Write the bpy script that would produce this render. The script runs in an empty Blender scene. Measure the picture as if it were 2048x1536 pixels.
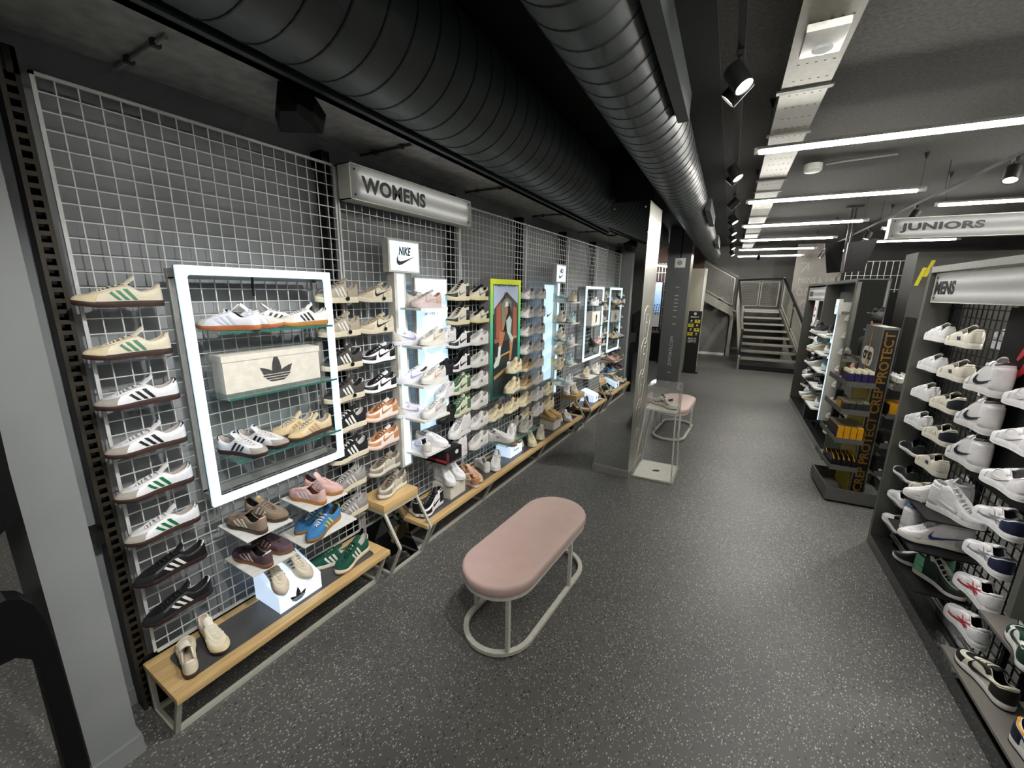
import bpy, bmesh, math, random
import numpy as np
from mathutils import Matrix, Vector

random.seed(7)
sc = bpy.context.scene
COL = sc.collection

# ---------------------------------------------------------------- camera
cam_d = bpy.data.cameras.new('camera')
cam_d.sensor_fit = 'HORIZONTAL'
cam_d.sensor_width = 36.0
cam_d.lens = 36.0 * 816.1336 / 2048.0
cam_d.clip_start = 0.02
cam_d.clip_end = 120
cam = bpy.data.objects.new('camera', cam_d)
COL.objects.link(cam)
_f = Vector((-0.48529085, 0.84568555, -0.22205571))
_r = Vector((0.86549366, 0.500685, 0.01533809))
_u = Vector((-0.12415117, 0.18474437, 0.97491333))
cam.matrix_world = Matrix(((_r.x, _u.x, -_f.x, 2.2245616), (_r.y, _u.y, -_f.y, -0.5402995),
                           (_r.z, _u.z, -_f.z, 1.9694669), (0, 0, 0, 1)))
sc.camera = cam

# ---------------------------------------------------------------- world, view
world = bpy.data.worlds.new('world')
sc.world = world
world.use_nodes = True
world.node_tree.nodes['Background'].inputs[0].default_value = (0.75, 0.82, 0.9, 1)
world.node_tree.nodes['Background'].inputs[1].default_value = 0.06
sc.view_settings.view_transform = 'Standard'
sc.view_settings.look = 'None'
sc.view_settings.exposure = 0.12
sc.view_settings.gamma = 1.0
sc.view_settings.use_curve_mapping = False
sc.cycles.use_denoising = True
sc.cycles.max_bounces = 5
sc.cycles.use_adaptive_sampling = True
sc.cycles.adaptive_threshold = 0.06
sc.cycles.adaptive_min_samples = 20
sc.cycles.use_light_tree = False
sc.cycles.diffuse_bounces = 3
sc.cycles.glossy_bounces = 3
sc.cycles.transparent_max_bounces = 10
sc.cycles.transmission_bounces = 4
sc.cycles.caustics_reflective = False
sc.cycles.caustics_refractive = False
sc.cycles.sample_clamp_indirect = 4.0

# ---------------------------------------------------------------- strengths of the shop's own lamps
TUBE_STRENGTH = 100.0
STRIP_STRENGTH = 1.05
PANEL_STRENGTH = 0.95
SIGN_STRENGTH = 0.6
SPOT_POWER = 115.0

# the right half of the shop, the ceiling services and the tubes stand 2.44 degrees off the women's wall
TH = math.radians(2.44)
RF = Matrix.Translation((3.287, 3.503, 0)) @ Matrix.Rotation(TH, 4, 'Z')
ID = Matrix.Identity(4)

# ---------------------------------------------------------------- helpers
def lin(h):
    if isinstance(h, str):
        h = h.lstrip('#')
        c = [int(h[i:i + 2], 16) / 255 for i in (0, 2, 4)]
    else:
        c = [v / 255 for v in h]
    return tuple((v / 12.92 if v <= 0.04045 else ((v + 0.055) / 1.055) ** 2.4) for v in c) + (1.0,)

MATS = {}
def mat(name, col, rough=0.5, metal=0.0, var=0.06, scale=30.0, bump=0.0, bscale=None, spec=0.5, coat=0.0, sheen=0.0):
    """plain surface with a little procedural variation"""
    if name in MATS:
        return MATS[name]
    m = bpy.data.materials.new(name)
    m.use_nodes = True
    nt = m.node_tree
    b = nt.nodes['Principled BSDF']
    c = lin(col) if not (isinstance(col, tuple) and len(col) == 4) else col
    b.inputs['Roughness'].default_value = rough
    b.inputs['Metallic'].default_value = metal
    b.inputs['Specular IOR Level'].default_value = spec
    if coat: b.inputs['Coat Weight'].default_value = coat
    if sheen: b.inputs['Sheen Weight'].default_value = sheen
    tc = nt.nodes.new('ShaderNodeTexCoord')
    nz = nt.nodes.new('ShaderNodeTexNoise')
    nz.inputs['Scale'].default_value = scale
    nz.inputs['Detail'].default_value = 1
    nt.links.new(tc.outputs['Object'], nz.inputs['Vector'])
    rp = nt.nodes.new('ShaderNodeValToRGB')
    rp.color_ramp.elements[0].position = 0.3
    rp.color_ramp.elements[1].position = 0.7
    rp.color_ramp.elements[0].color = tuple(max(0, v * (1 - var)) for v in c[:3]) + (1,)
    rp.color_ramp.elements[1].color = tuple(min(1, v * (1 + var)) for v in c[:3]) + (1,)
    nt.links.new(nz.outputs['Fac'], rp.inputs['Fac'])
    nt.links.new(rp.outputs['Color'], b.inputs['Base Color'])
    if bump:
        n2 = nt.nodes.new('ShaderNodeTexNoise')
        n2.inputs['Scale'].default_value = bscale or scale * 6
        n2.inputs['Detail'].default_value = 1
        nt.links.new(tc.outputs['Object'], n2.inputs['Vector'])
        bp = nt.nodes.new('ShaderNodeBump')
        bp.inputs['Strength'].default_value = bump
        bp.inputs['Distance'].default_value = 0.002
        nt.links.new(n2.outputs['Fac'], bp.inputs['Height'])
        nt.links.new(bp.outputs['Normal'], b.inputs['Normal'])
    MATS[name] = m
    return m

def emit(name, col, strength, base=(0.8, 0.8, 0.8, 1), lamp=True):
    if name in MATS:
        return MATS[name]
    m = bpy.data.materials.new(name)
    m.use_nodes = True
    b = m.node_tree.nodes['Principled BSDF']
    b.inputs['Base Color'].default_value = base
    b.inputs['Roughness'].default_value = 0.4
    b.inputs['Emission Color'].default_value = lin(col)
    b.inputs['Emission Strength'].default_value = strength
    if not lamp: m.cycles.emission_sampling = 'NONE'
    MATS[name] = m
    return m

def glassy(name, col, rough=0.03, alpha=0.22, edge=0.75):
    """thin clear sheet: mostly see-through, more reflective at grazing angles"""
    if name in MATS:
        return MATS[name]
    m = bpy.data.materials.new(name)
    m.use_nodes = True
    nt = m.node_tree
    for n in list(nt.nodes):
        if n.type != 'OUTPUT_MATERIAL':
            nt.nodes.remove(n)
    out = [n for n in nt.nodes if n.type == 'OUTPUT_MATERIAL'][0]
    tr = nt.nodes.new('ShaderNodeBsdfTransparent')
    tr.inputs[0].default_value = tuple(1 - (1 - v) * 0.35 for v in lin(col)[:3]) + (1,)
    gl = nt.nodes.new('ShaderNodeBsdfGlossy')
    gl.inputs['Roughness'].default_value = rough
    gl.inputs['Color'].default_value = (0.9, 0.95, 0.95, 1)
    df = nt.nodes.new('ShaderNodeBsdfDiffuse')
    df.inputs[0].default_value = lin(col)
    lw = nt.nodes.new('ShaderNodeLayerWeight')
    pw = nt.nodes.new('ShaderNodeMath'); pw.operation = 'POWER'; pw.inputs[1].default_value = 4.0
    nt.links.new(lw.outputs['Facing'], pw.inputs[0])
    fr = nt.nodes.new('ShaderNodeMath'); fr.operation = 'MULTIPLY_ADD'; fr.inputs[1].default_value = 0.6; fr.inputs[2].default_value = 0.03
    nt.links.new(pw.outputs[0], fr.inputs[0])
    m1 = nt.nodes.new('ShaderNodeMixShader')
    m1.inputs[0].default_value = alpha
    m2 = nt.nodes.new('ShaderNodeMixShader')
    nt.links.new(tr.outputs[0], m1.inputs[1]); nt.links.new(df.outputs[0], m1.inputs[2])
    nt.links.new(fr.outputs[0], m2.inputs[0])
    nt.links.new(m1.outputs[0], m2.inputs[1]); nt.links.new(gl.outputs[0], m2.inputs[2])
    nt.links.new(m2.outputs[0], out.inputs[0])
    MATS[name] = m
    return m

WM = {}     # object -> its world matrix (so that parts can be written in room coordinates)
def tag(o, label=None, cat=None, group=None, kind=None):
    if label: o['label'] = label
    if cat: o['category'] = cat
    if group: o['group'] = group
    if kind: o['kind'] = kind
    return o

def thing(name, label, cat, loc, rotz=0.0, group=None, kind=None, fr=ID):
    o = bpy.data.objects.new(name, None)
    o.empty_display_size = 0.05
    COL.objects.link(o)
    M = fr @ Matrix.Translation(loc) @ Matrix.Rotation(rotz, 4, 'Z')
    o.matrix_world = M
    WM[o] = M
    return tag(o, label, cat, group, kind)

class MB:
    """collects simple shapes, written in room coordinates of frame fr, and builds ONE mesh object"""
    def __init__(s, fr=ID):
        s.v, s.f, s.fr = [], [], fr
    def add(s, vs, fs):
        n = len(s.v)
        s.v += [Vector(p) for p in vs]
        s.f += [tuple(i + n for i in f) for f in fs]
        return s
    def box(s, x0, x1, y0, y1, z0, z1):
        return s.add([(x0,y0,z0),(x1,y0,z0),(x1,y1,z0),(x0,y1,z0),(x0,y0,z1),(x1,y0,z1),(x1,y1,z1),(x0,y1,z1)],
                     [(3,2,1,0),(4,5,6,7),(0,1,5,4),(1,2,6,5),(2,3,7,6),(3,0,4,7)])
    def rbox(s, x0, x1, y0, y1, z0, z1, r=0.01, seg=2):
        bm = bmesh.new()
        bmesh.ops.create_cube(bm, size=1)
        for v in bm.verts:
            v.co = Vector((x0 + (v.co.x + .5) * (x1 - x0), y0 + (v.co.y + .5) * (y1 - y0), z0 + (v.co.z + .5) * (z1 - z0)))
        bmesh.ops.bevel(bm, geom=bm.edges[:], offset=r, segments=seg, profile=0.5, affect='EDGES')
        bm.verts.index_update()
        s.add([v.co.copy() for v in bm.verts], [[v.index for v in f.verts] for f in bm.faces])
        bm.free()
        return s
    def bar(s, p, q, w, h=None, up=(0, 0, 1)):
        """rectangular bar from p to q, w across, h along up"""
        h = h or w
        p, q = Vector(p), Vector(q)
        d = (q - p).normalized()
        u = Vector(up)
        if abs(d.dot(u)) > 0.99: u = Vector((0, 1, 0))
        a = d.cross(u).normalized() * (w / 2)
        b = a.cross(d).normalized() * (h / 2)
        return s.add([p-a-b, p+a-b, p+a+b, p-a+b, q-a-b, q+a-b, q+a+b, q-a+b],
                     [(3,2,1,0),(4,5,6,7),(0,1,5,4),(1,2,6,5),(2,3,7,6),(3,0,4,7)])
    def tube(s, pts, r, seg=8, closed=False, cap=True):
        pts = [Vector(p) for p in pts]
        n = len(pts)
        rings = []
        for i, p in enumerate(pts):
            a = pts[(i - 1) % n] if (closed or i > 0) else p
            b = pts[(i + 1) % n] if (closed or i < n - 1) else p
            d = (b - a).normalized()
            u = Vector((0, 0, 1)) if abs(d.z) < 0.95 else Vector((1, 0, 0))
            x = d.cross(u).normalized(); y = x.cross(d).normalized()
            rr = r[i] if isinstance(r, (list, tuple)) else r
            rings.append([p + (x * math.cos(2*math.pi*k/seg) + y * math.sin(2*math.pi*k/seg)) * rr for k in range(seg)])
        vs = [q for g in rings for q in g]
        fs = []
        for i in range(n if closed else n - 1):
            j = (i + 1) % n
            for k in range(seg):
                l = (k + 1) % seg
                fs.append((i*seg+k, i*seg+l, j*seg+l, j*seg+k))
        if cap and not closed:
            fs.append(tuple(range(seg))[::-1]); fs.append(tuple(range((n-1)*seg, n*seg)))
        return s.add(vs, fs)
    def sweep(s, pts, w, h, closed=False):
        """rectangular section (w across in plan, h up) along a plan path"""
        pts = [Vector(p) for p in pts]
        n = len(pts)
        vs = []
        for i, p in enumerate(pts):
            a = pts[(i - 1) % n] if (closed or i > 0) else p
            b = pts[(i + 1) % n] if (closed or i < n - 1) else p
            d = (b - a); d.z = 0; d.normalize()
            x = Vector((d.y, -d.x, 0)) * (w / 2)
            z = Vector((0, 0, h / 2))
            vs += [p - x - z, p + x - z, p + x + z, p - x + z]
        fs = []
        for i in range(n if closed else n - 1):
            j = (i + 1) % n
            for k in range(4):
                l = (k + 1) % 4
                fs.append((i*4+k, i*4+l, j*4+l, j*4+k))
        if not closed:
            fs.append((3, 2, 1, 0)); fs.append(((n-1)*4, (n-1)*4+1, (n-1)*4+2, (n-1)*4+3))
        return s.add(vs, fs)
    def prism(s, poly, axis, d0, d1):
        """polygon extruded along an axis; poly gives the two other coordinates in xyz order"""
        def P(a, b, d):
            return {'x': (d, a, b), 'y': (a, d, b), 'z': (a, b, d)}[axis]
        n = len(poly)
        vs = [P(a, b, d0) for a, b in poly] + [P(a, b, d1) for a, b in poly]
        fs = [tuple(range(n))[::-1], tuple(range(n, 2*n))] + [(i, (i+1) % n, n+(i+1) % n, n+i) for i in range(n)]
        return s.add(vs, fs)
    def poly(s, pts):
        return s.add(pts, [tuple(range(len(pts)))])
    def lathe(s, prof, c, seg=24, axis='z'):
        vs, fs = [], []
        m = len(prof)
        for k in range(seg):
            a = 2*math.pi*k/seg
            for r, h in prof:
                x, y = r*math.cos(a), r*math.sin(a)
                vs.append({'z': (c[0]+x, c[1]+y, c[2]+h), 'y': (c[0]+x, c[1]+h, c[2]+y), 'x': (c[0]+h, c[1]+x, c[2]+y)}[axis])
        for k in range(seg):
            l = (k+1) % seg
            for i in range(m-1):
                fs.append((k*m+i, l*m+i, l*m+i+1, k*m+i+1))
        if prof[0][0] > 1e-6: fs.append(tuple(k*m for k in range(seg))[::-1])
        if prof[-1][0] > 1e-6: fs.append(tuple(k*m+m-1 for k in range(seg)))
        return s.add(vs, fs)
    def build(s, name, m, parent=None, smooth=False, label=None, cat=None, group=None, kind=None):
        me = bpy.data.meshes.new(name)
        W = [s.fr @ p for p in s.v]
        if parent is not None:
            Mi = WM[parent].inverted()
            loc = None
        else:
            xs = [p.x for p in W]; ys = [p.y for p in W]; zs = [p.z for p in W]
            rot = s.fr.to_3x3().to_4x4()
            loc = Matrix.Translation(((min(xs)+max(xs))/2, (min(ys)+max(ys))/2, min(zs))) @ rot
            Mi = loc.inverted()
        me.from_pydata([Mi @ p for p in W], [], s.f)
        bm = bmesh.new(); bm.from_mesh(me)
        bmesh.ops.recalc_face_normals(bm, faces=bm.faces)
        bm.to_mesh(me); bm.free()
        if smooth:
            me.polygons.foreach_set('use_smooth', [True]*len(me.polygons))
            me.set_sharp_from_angle(angle=math.radians(38))
        me.materials.append(m)
        o = bpy.data.objects.new(name, me)
        COL.objects.link(o)
        if parent is not None:
            o.parent = parent
            WM[o] = WM[parent]
        else:
            o.matrix_world = loc
            WM[o] = loc
        return tag(o, label, cat, group, kind)

def text_mesh(s, body, size, extrude=0.002, spacing=1.0, xscale=1.0, shear=0.0, bold=0.0):
    """lettering as vertices and faces in the plane (x right, y up), with its width"""
    cu = bpy.data.curves.new('lettering', 'FONT')
    cu.body = body; cu.size = size; cu.extrude = extrude; cu.space_character = spacing
    cu.shear = shear; cu.offset = bold
    cu.resolution_u = 3
    o = bpy.data.objects.new('lettering', cu)
    COL.objects.link(o)
    bpy.context.view_layer.update()
    dg = bpy.context.evaluated_depsgraph_get()
    me = bpy.data.meshes.new_from_object(o.evaluated_get(dg))
    vs = [(v.co.x * xscale, v.co.y, v.co.z) for v in me.vertices]
    fs = [tuple(p.vertices) for p in me.polygons]
    bpy.data.objects.remove(o); bpy.data.meshes.remove(me); bpy.data.curves.remove(cu)
    x0 = min(v[0] for v in vs); x1 = max(v[0] for v in vs); y0 = min(v[1] for v in vs); y1 = max(v[1] for v in vs)
    return vs, fs, (x0, x1, y0, y1)

def letters(mb, body, size, org, right, up, width=None, height=None, **kw):
    """place lettering with its lower left corner at org; stretched to width/height if given"""
    vs, fs, (x0, x1, y0, y1) = text_mesh(None, body, size, **kw)
    sx = width / (x1 - x0) if width else 1.0
    sy = height / (y1 - y0) if height else (sx if width else 1.0)
    r, u, o = Vector(right), Vector(up), Vector(org)
    n = r.cross(u)
    mb.add([o + r * ((v[0]-x0)*sx) + u * ((v[1]-y0)*sy) + n * (v[2]) for v in vs], fs)
    return mb

def ellipse(cx, cy, rx, ry, n=20, a0=0):
    return [(cx + rx*math.cos(a0+2*math.pi*k/n), cy + ry*math.sin(a0+2*math.pi*k/n)) for k in range(n)]

def rrect(x0, x1, y0, y1, r, n=5):
    P = []
    for cx, cy, a in ((x1-r, y1-r, 0), (x0+r, y1-r, 90), (x0+r, y0+r, 180), (x1-r, y0+r, 270)):
        for k in range(n+1):
            t = math.radians(a + 90*k/n)
            P.append((cx + r*math.cos(t), cy + r*math.sin(t)))
    return P

def decal(mb, poly, org, right, up, th=0.0015):
    """a flat printed shape, a thin sheet standing th proud of the surface"""
    r, u, o = Vector(right), Vector(up), Vector(org)
    n = r.cross(u)
    k = len(poly)
    vs = [o + r*a + u*b for a, b in poly] + [o + r*a + u*b + n*th for a, b in poly]
    mb.add(vs, [tuple(range(k))[::-1], tuple(range(k, 2*k))] + [(i, (i+1) % k, k+(i+1) % k, k+i) for i in range(k)])
    return mb

SWOOSH_OUT = [(.13,.42),(.03,.24),(.025,.08),(.13,0),(.30,.045),(.60,.19),(1,.38)]
SWOOSH_IN = [(.13,.42),(.085,.29),(.10,.18),(.185,.145),(.33,.165),(.60,.245),(1,.38)]
def swoosh_poly(w, flip=False):
    P = SWOOSH_OUT + SWOOSH_IN[-2:0:-1]
    P = [(a*w, b*w) for a, b in P]
    return [(w-a, b) for a, b in P][::-1] if flip else P
ORD = ['top', 'second from top', 'third from top', 'fourth from top', 'fifth from top', 'sixth from top', 'seventh from top', 'eighth from top', 'ninth from top']

# ---------------------------------------------------------------- materials
M_WALL = mat('wall_paint', '#939698', 0.75, var=0.10, scale=5, bump=0.25, bscale=260)
M_PIER = mat('pier_paint', '#898c8c', 0.8, var=0.05, scale=4, bump=0.15, bscale=300)
M_SLAB = mat('slab_concrete', '#aaaaa7', 0.9, var=0.18, scale=14, bump=0.6, bscale=160)
M_CEIL = mat('ceiling_paint', '#403f3b', 0.9, var=0.3, scale=45, bump=0.3, bscale=120)
M_CEILD = mat('ceiling_dark', '#1d1e1d', 0.9, var=0.1, scale=18)
M_DUCT = mat('duct_paint', '#495051', 0.42, var=0.05, scale=9, bump=0.05, bscale=60)
M_SEAM_SHADE = mat('duct_seam_shade', '#2b2f2f', 0.5)  # shading of the raised fold put into the seam's darker colour
M_BLACK = mat('black_metal', '#101010', 0.55, spec=0.3)
M_BLACKP = mat('black_plastic', '#0b0b0c', 0.5, spec=0.25)
M_WIRE = mat('wire_paint', '#caccca', 0.45, metal=0.1)
M_POST = mat('post_front', '#3a352b', 0.5, metal=0.3)
M_STEEL = mat('pale_steel', '#b9b8ad', 0.4, metal=0.15)
M_GREYM = mat('grey_metal', '#a0a09b', 0.4, metal=0.3)
M_DGREY = mat('dark_grey_panel', '#4a4a47', 0.55, var=0.05, scale=6, bump=0.06)
M_GOND = mat('gondola_grey', '#55554f', 0.5, var=0.05, scale=5, bump=0.05)
M_WHITE = mat('white_plastic', '#e6e6e0', 0.4)
M_WHITEM = mat('white_metal', '#d8d7cd', 0.4)
M_INLAY = mat('dark_inlay', '#4a4a4a', 0.35, var=0.1, scale=12)
M_PINK = mat('pink_vinyl', '#cdb0a8', 0.5, var=0.03, scale=12, bump=0.12, bscale=420, sheen=0.1)
M_MIRROR = mat('mirror', '#eef0ef', 0.015, metal=1.0, var=0.0)
M_DMIRROR = mat('smoked_mirror', '#8b9090', 0.03, metal=1.0, var=0.0)
M_GLASS = glassy('shelf_glass', '#b8dcd4', alpha=0.08)
M_GLASSE = mat('glass_edge', '#2f6a60', 0.15, coat=0.5)
M_ACRYL = glassy('clear_acrylic', '#ffffff', alpha=0.025)
M_STRIP = emit('light_strip', '#bfe4ff', STRIP_STRENGTH)
M_PANEL = emit('light_panel', '#b4d9f5', PANEL_STRENGTH)
M_NIKEP = emit('brand_panel_light', '#d2effc', 0.95, lamp=False)
M_TUBE = emit('tube_light', '#fffbf3', TUBE_STRENGTH)
M_LENS = emit('spot_lens', '#fffaf0', 25.0, lamp=False)
M_INK = mat('black_ink', '#101010', 0.5)
M_YEL = mat('yellow_print', '#d9cf2a', 0.5)
M_CREPY = mat('crep_yellow', '#d99a14', 0.45)
M_RED = mat('red_print', '#c8323a', 0.45)
M_CARD = mat('cream_card', '#ebe6d9', 0.6)
M_ALU = mat('brushed_metal', '#9a9a94', 0.35, metal=0.8, var=0.08, scale=8)

def wood():
    m = bpy.data.materials.new('oak_wood'); m.use_nodes = True
    nt = m.node_tree; b = nt.nodes['Principled BSDF']
    tc = nt.nodes.new('ShaderNodeTexCoord')
    mp = nt.nodes.new('ShaderNodeMapping'); mp.inputs['Scale'].default_value = (60, 2.2, 60)
    nz = nt.nodes.new('ShaderNodeTexNoise'); nz.inputs['Scale'].default_value = 2.0; nz.inputs['Detail'].default_value = 6
    nz.inputs['Roughness'].default_value = 0.6
    rp = nt.nodes.new('ShaderNodeValToRGB')
    rp.color_ramp.elements[0].position = 0.32; rp.color_ramp.elements[0].color = lin('#bd9a64')
    rp.color_ramp.elements[1].position = 0.7; rp.color_ramp.elements[1].color = lin('#d9bb88')
    nt.links.new(tc.outputs['Object'], mp.inputs['Vector']); nt.links.new(mp.outputs[0], nz.inputs['Vector'])
    nt.links.new(nz.outputs['Fac'], rp.inputs['Fac']); nt.links.new(rp.outputs['Color'], b.inputs['Base Color'])
    b.inputs['Roughness'].default_value = 0.45
    return m
M_WOOD = wood()

def floor_mat():
    m = bpy.data.materials.new('speckled_vinyl'); m.use_nodes = True
    nt = m.node_tree; b = nt.nodes['Principled BSDF']; L = nt.links.new
    tc = nt.nodes.new('ShaderNodeTexCoord')
    base = nt.nodes.new('ShaderNodeTexNoise'); base.inputs['Scale'].default_value = 1.1; base.inputs['Detail'].default_value = 2
    L(tc.outputs['Object'], base.inputs['Vector'])
    r0 = nt.nodes.new('ShaderNodeValToRGB')
    r0.color_ramp.elements[0].position = 0.3; r0.color_ramp.elements[0].color = lin('#525250')
    r0.color_ramp.elements[1].position = 0.75; r0.color_ramp.elements[1].color = lin('#61615e')
    L(base.outputs['Fac'], r0.inputs['Fac'])
    cur = r0.outputs['Color']
    for k, (scale, lim, pick, colr, rot) in enumerate(((70, 0.20, 0.13, '#bdb9b0', 0.3), (95, 0.24, 0.16, '#96928b', 1.1), (64, 0.26, 0.16, '#3a3937', 2.0), (125, .25, .12, '#b5b0a8', .8))):
        mp = nt.nodes.new('ShaderNodeMapping')
        mp.inputs['Rotation'].default_value = (0, 0, rot); mp.inputs['Scale'].default_value = (1.0, 0.62, 1.0)
        mp.inputs['Location'].default_value = (3.7*k, 1.9*k, 0)
        L(tc.outputs['Object'], mp.inputs['Vector'])
        vo = nt.nodes.new('ShaderNodeTexVoronoi'); vo.inputs['Scale'].default_value = scale
        vo.voronoi_dimensions = '2D'
        L(mp.outputs[0], vo.inputs['Vector'])
        lt = nt.nodes.new('ShaderNodeMath'); lt.operation = 'LESS_THAN'; lt.inputs[1].default_value = lim
        L(vo.outputs['Distance'], lt.inputs[0])
        sp = nt.nodes.new('ShaderNodeSeparateColor'); L(vo.outputs['Color'], sp.inputs[0])
        l2 = nt.nodes.new('ShaderNodeMath'); l2.operation = 'LESS_THAN'; l2.inputs[1].default_value = pick
        L(sp.outputs[0], l2.inputs[0])
        mu = nt.nodes.new('ShaderNodeMath'); mu.operation = 'MULTIPLY'
        L(lt.outputs[0], mu.inputs[0]); L(l2.outputs[0], mu.inputs[1])
        mc = nt.nodes.new('ShaderNodeMixRGB'); mc.inputs[2].default_value = lin(colr)
        L(mu.outputs[0], mc.inputs[0]); L(cur, mc.inputs[1])
        cur = mc.outputs[0]
    L(cur, b.inputs['Base Color'])
    b.inputs['Roughness'].default_value = 0.42
    return m
M_FLOOR = floor_mat()

def diffuser():
    """frosted sheet of the sign boxes: lit from behind by the tubes inside"""
    m = bpy.data.materials.new('frosted_sheet'); m.use_nodes = True
    nt = m.node_tree
    for n in list(nt.nodes):
        if n.type != 'OUTPUT_MATERIAL': nt.nodes.remove(n)
    out = [n for n in nt.nodes if n.type == 'OUTPUT_MATERIAL'][0]
    tc = nt.nodes.new('ShaderNodeTexCoord'); nz = nt.nodes.new('ShaderNodeTexNoise'); nz.inputs['Scale'].default_value = 40
    rp = nt.nodes.new('ShaderNodeValToRGB'); rp.color_ramp.elements[0].color = (.78, .78, .76, 1); rp.color_ramp.elements[1].color = (.86, .86, .85, 1)
    nt.links.new(tc.outputs['Object'], nz.inputs['Vector']); nt.links.new(nz.outputs['Fac'], rp.inputs['Fac'])
    t = nt.nodes.new('ShaderNodeBsdfTranslucent'); d = nt.nodes.new('ShaderNodeBsdfDiffuse'); d.inputs[0].default_value = lin('#7d7d7d')
    nt.links.new(rp.outputs[0], t.inputs[0])
    mx = nt.nodes.new('ShaderNodeMixShader'); mx.inputs[0].default_value = 0.45
    nt.links.new(t.outputs[0], mx.inputs[1]); nt.links.new(d.outputs[0], mx.inputs[2]); nt.links.new(mx.outputs[0], out.inputs[0])
    return m
M_FROST = diffuser()
M_SIGNTUBE = emit('sign_tube', '#fdfdff', 4.6)

# ---------------------------------------------------------------- the room
MB().box(-6, 10, -7, 19, -0.1, 0).build('floor', M_FLOOR, kind='structure')
MB().box(-0.24, -0.126, -0.285, 9.3, 0, 3.4).build('wall_left', M_WALL, kind='structure')
MB().box(-0.126, -0.112, -0.14, 9.3, 0, 0.085).build('baseboard_left', M_PIER, kind='structure')
MB().box(-0.24, 0.176, -0.285, -0.142, 0, 2.83).build('wall_end_pier', M_PIER, kind='structure')
MB().box(-0.1, 0.188, -0.297, -0.13, 0, 0.09).build('baseboard_pier', M_PIER, kind='structure')
# low concrete slab over the women's wall, ending in a steel edge beside the ducts
P0 = RF.inverted() @ Vector((-6, -7, 0)); 
def w2(xp, y):      # room X of the line X' = xp at room Y
    return 3.287 + xp*math.cos(TH) - (y - 3.503 - xp*math.sin(TH)) * math.tan(TH)
mb = MB()
a0, a1 = w2(-2.976, -7), w2(-2.976, 9.3)
mb.add([(-6,-7,2.83),(a0,-7,2.83),(a1,9.3,2.83),(-6,9.3,2.83),(-6,-7,3.4),(a0,-7,3.4),(a1,9.3,3.4),(-6,9.3,3.4)],
       [(3,2,1,0),(4,5,6,7),(0,1,5,4),(1,2,6,5),(2,3,7,6),(3,0,4,7)])
mb.build('ceiling_slab', M_SLAB, kind='structure')
mb = MB(RF); mb.box(-2.976, -2.93, -8, 6.0, 2.80, 2.875); mb.box(-2.976, -2.90, -8, 6.0, 2.80, 2.81)
mb.build('trim_1', M_DUCT, kind='structure')
MB(RF).box(-6, 8, -11, 9.9, 3.34, 3.5).build('ceiling', M_CEIL, kind='structure')
MB(RF).box(-6, -1.45, -11, 9.9, 3.325, 3.34).build('ceiling_service_zone', M_CEILD, kind='structure')
# far end of the shop: wall behind the stairs, side walls, the wall behind the camera
MB(RF).box(-8, 8, 13.2, 13.3, 0, 5.2).build('wall_back', mat('back_wall_paint', '#6f6e69', 0.8, var=0.08, scale=3, bump=0.2), kind='structure')
MB(RF).box(-6, 8, 9.9, 13.3, 5.1, 5.2).build('ceiling_stairwell', M_CEIL, kind='structure')
MB(RF).box(4.9, 5.0, -11, 13.3, 0, 5.2).build('wall_right', M_DGREY, kind='structure')
MB(RF).box(-9, 5, -9.6, -9.5, 0, 3.5).build('wall_front', mat('front_wall_paint', '#5a5a58', 0.8), kind='structure')
MB(RF).box(-9, -8.9, -9.6, 13.3, 0, 5.2).build('wall_far_left', M_DGREY, kind='structure')
MB(RF).box(-8, 8, 9.9, 10.0, 3.34, 5.2).build('wall_bulkhead', M_CEILD, kind='structure')

# ---------------------------------------------------------------- wall grid panels and their slotted uprights
def grid_panel(i):
    y0, y1 = i*1.2 + 0.004, (i+1)*1.2 - 0.004
    z0, z1 = 0.283, 2.676
    where = ['at the left end behind the lit three-shelf frame', 'behind the WOMENS sign', 'behind the tall advert light box',
             'third from the mirrored column', 'behind the farther lit totem', 'farthest along the wall beside the mirrored column'][i]
    t = thing('grid_panel', 'pale wire grid panel, ' + where, 'grid panel', (0, y0, z0), group='wire grid wall panels')
    f = MB()
    r = 0.006
    f.box(-r, r, y0, y0+2*r, z0, z1); f.box(-r, r, y1-2*r, y1, z0, z1); f.box(-r, r, y0, y1, z1-2*r, z1); f.box(-r, r, y0, y1, z0, z0+2*r)
    f.build('frame', M_WIRE, t)
    g = MB()
    w = 0.0022
    for k in range(1, 20):
        y = y0 + (y1-y0)*k/20
        g.box(-w, w, y-w, y+w, z0, z1)
    for k in range(1, 40):
        z = z0 + (z1-z0)*k/40
        g.box(0.001, 0.001+2*w, y0, y1, z-w, z+w)
    g.build('wire_grid', M_WIRE, t, kind='stuff')
for i in range(6): grid_panel(i)

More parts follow.
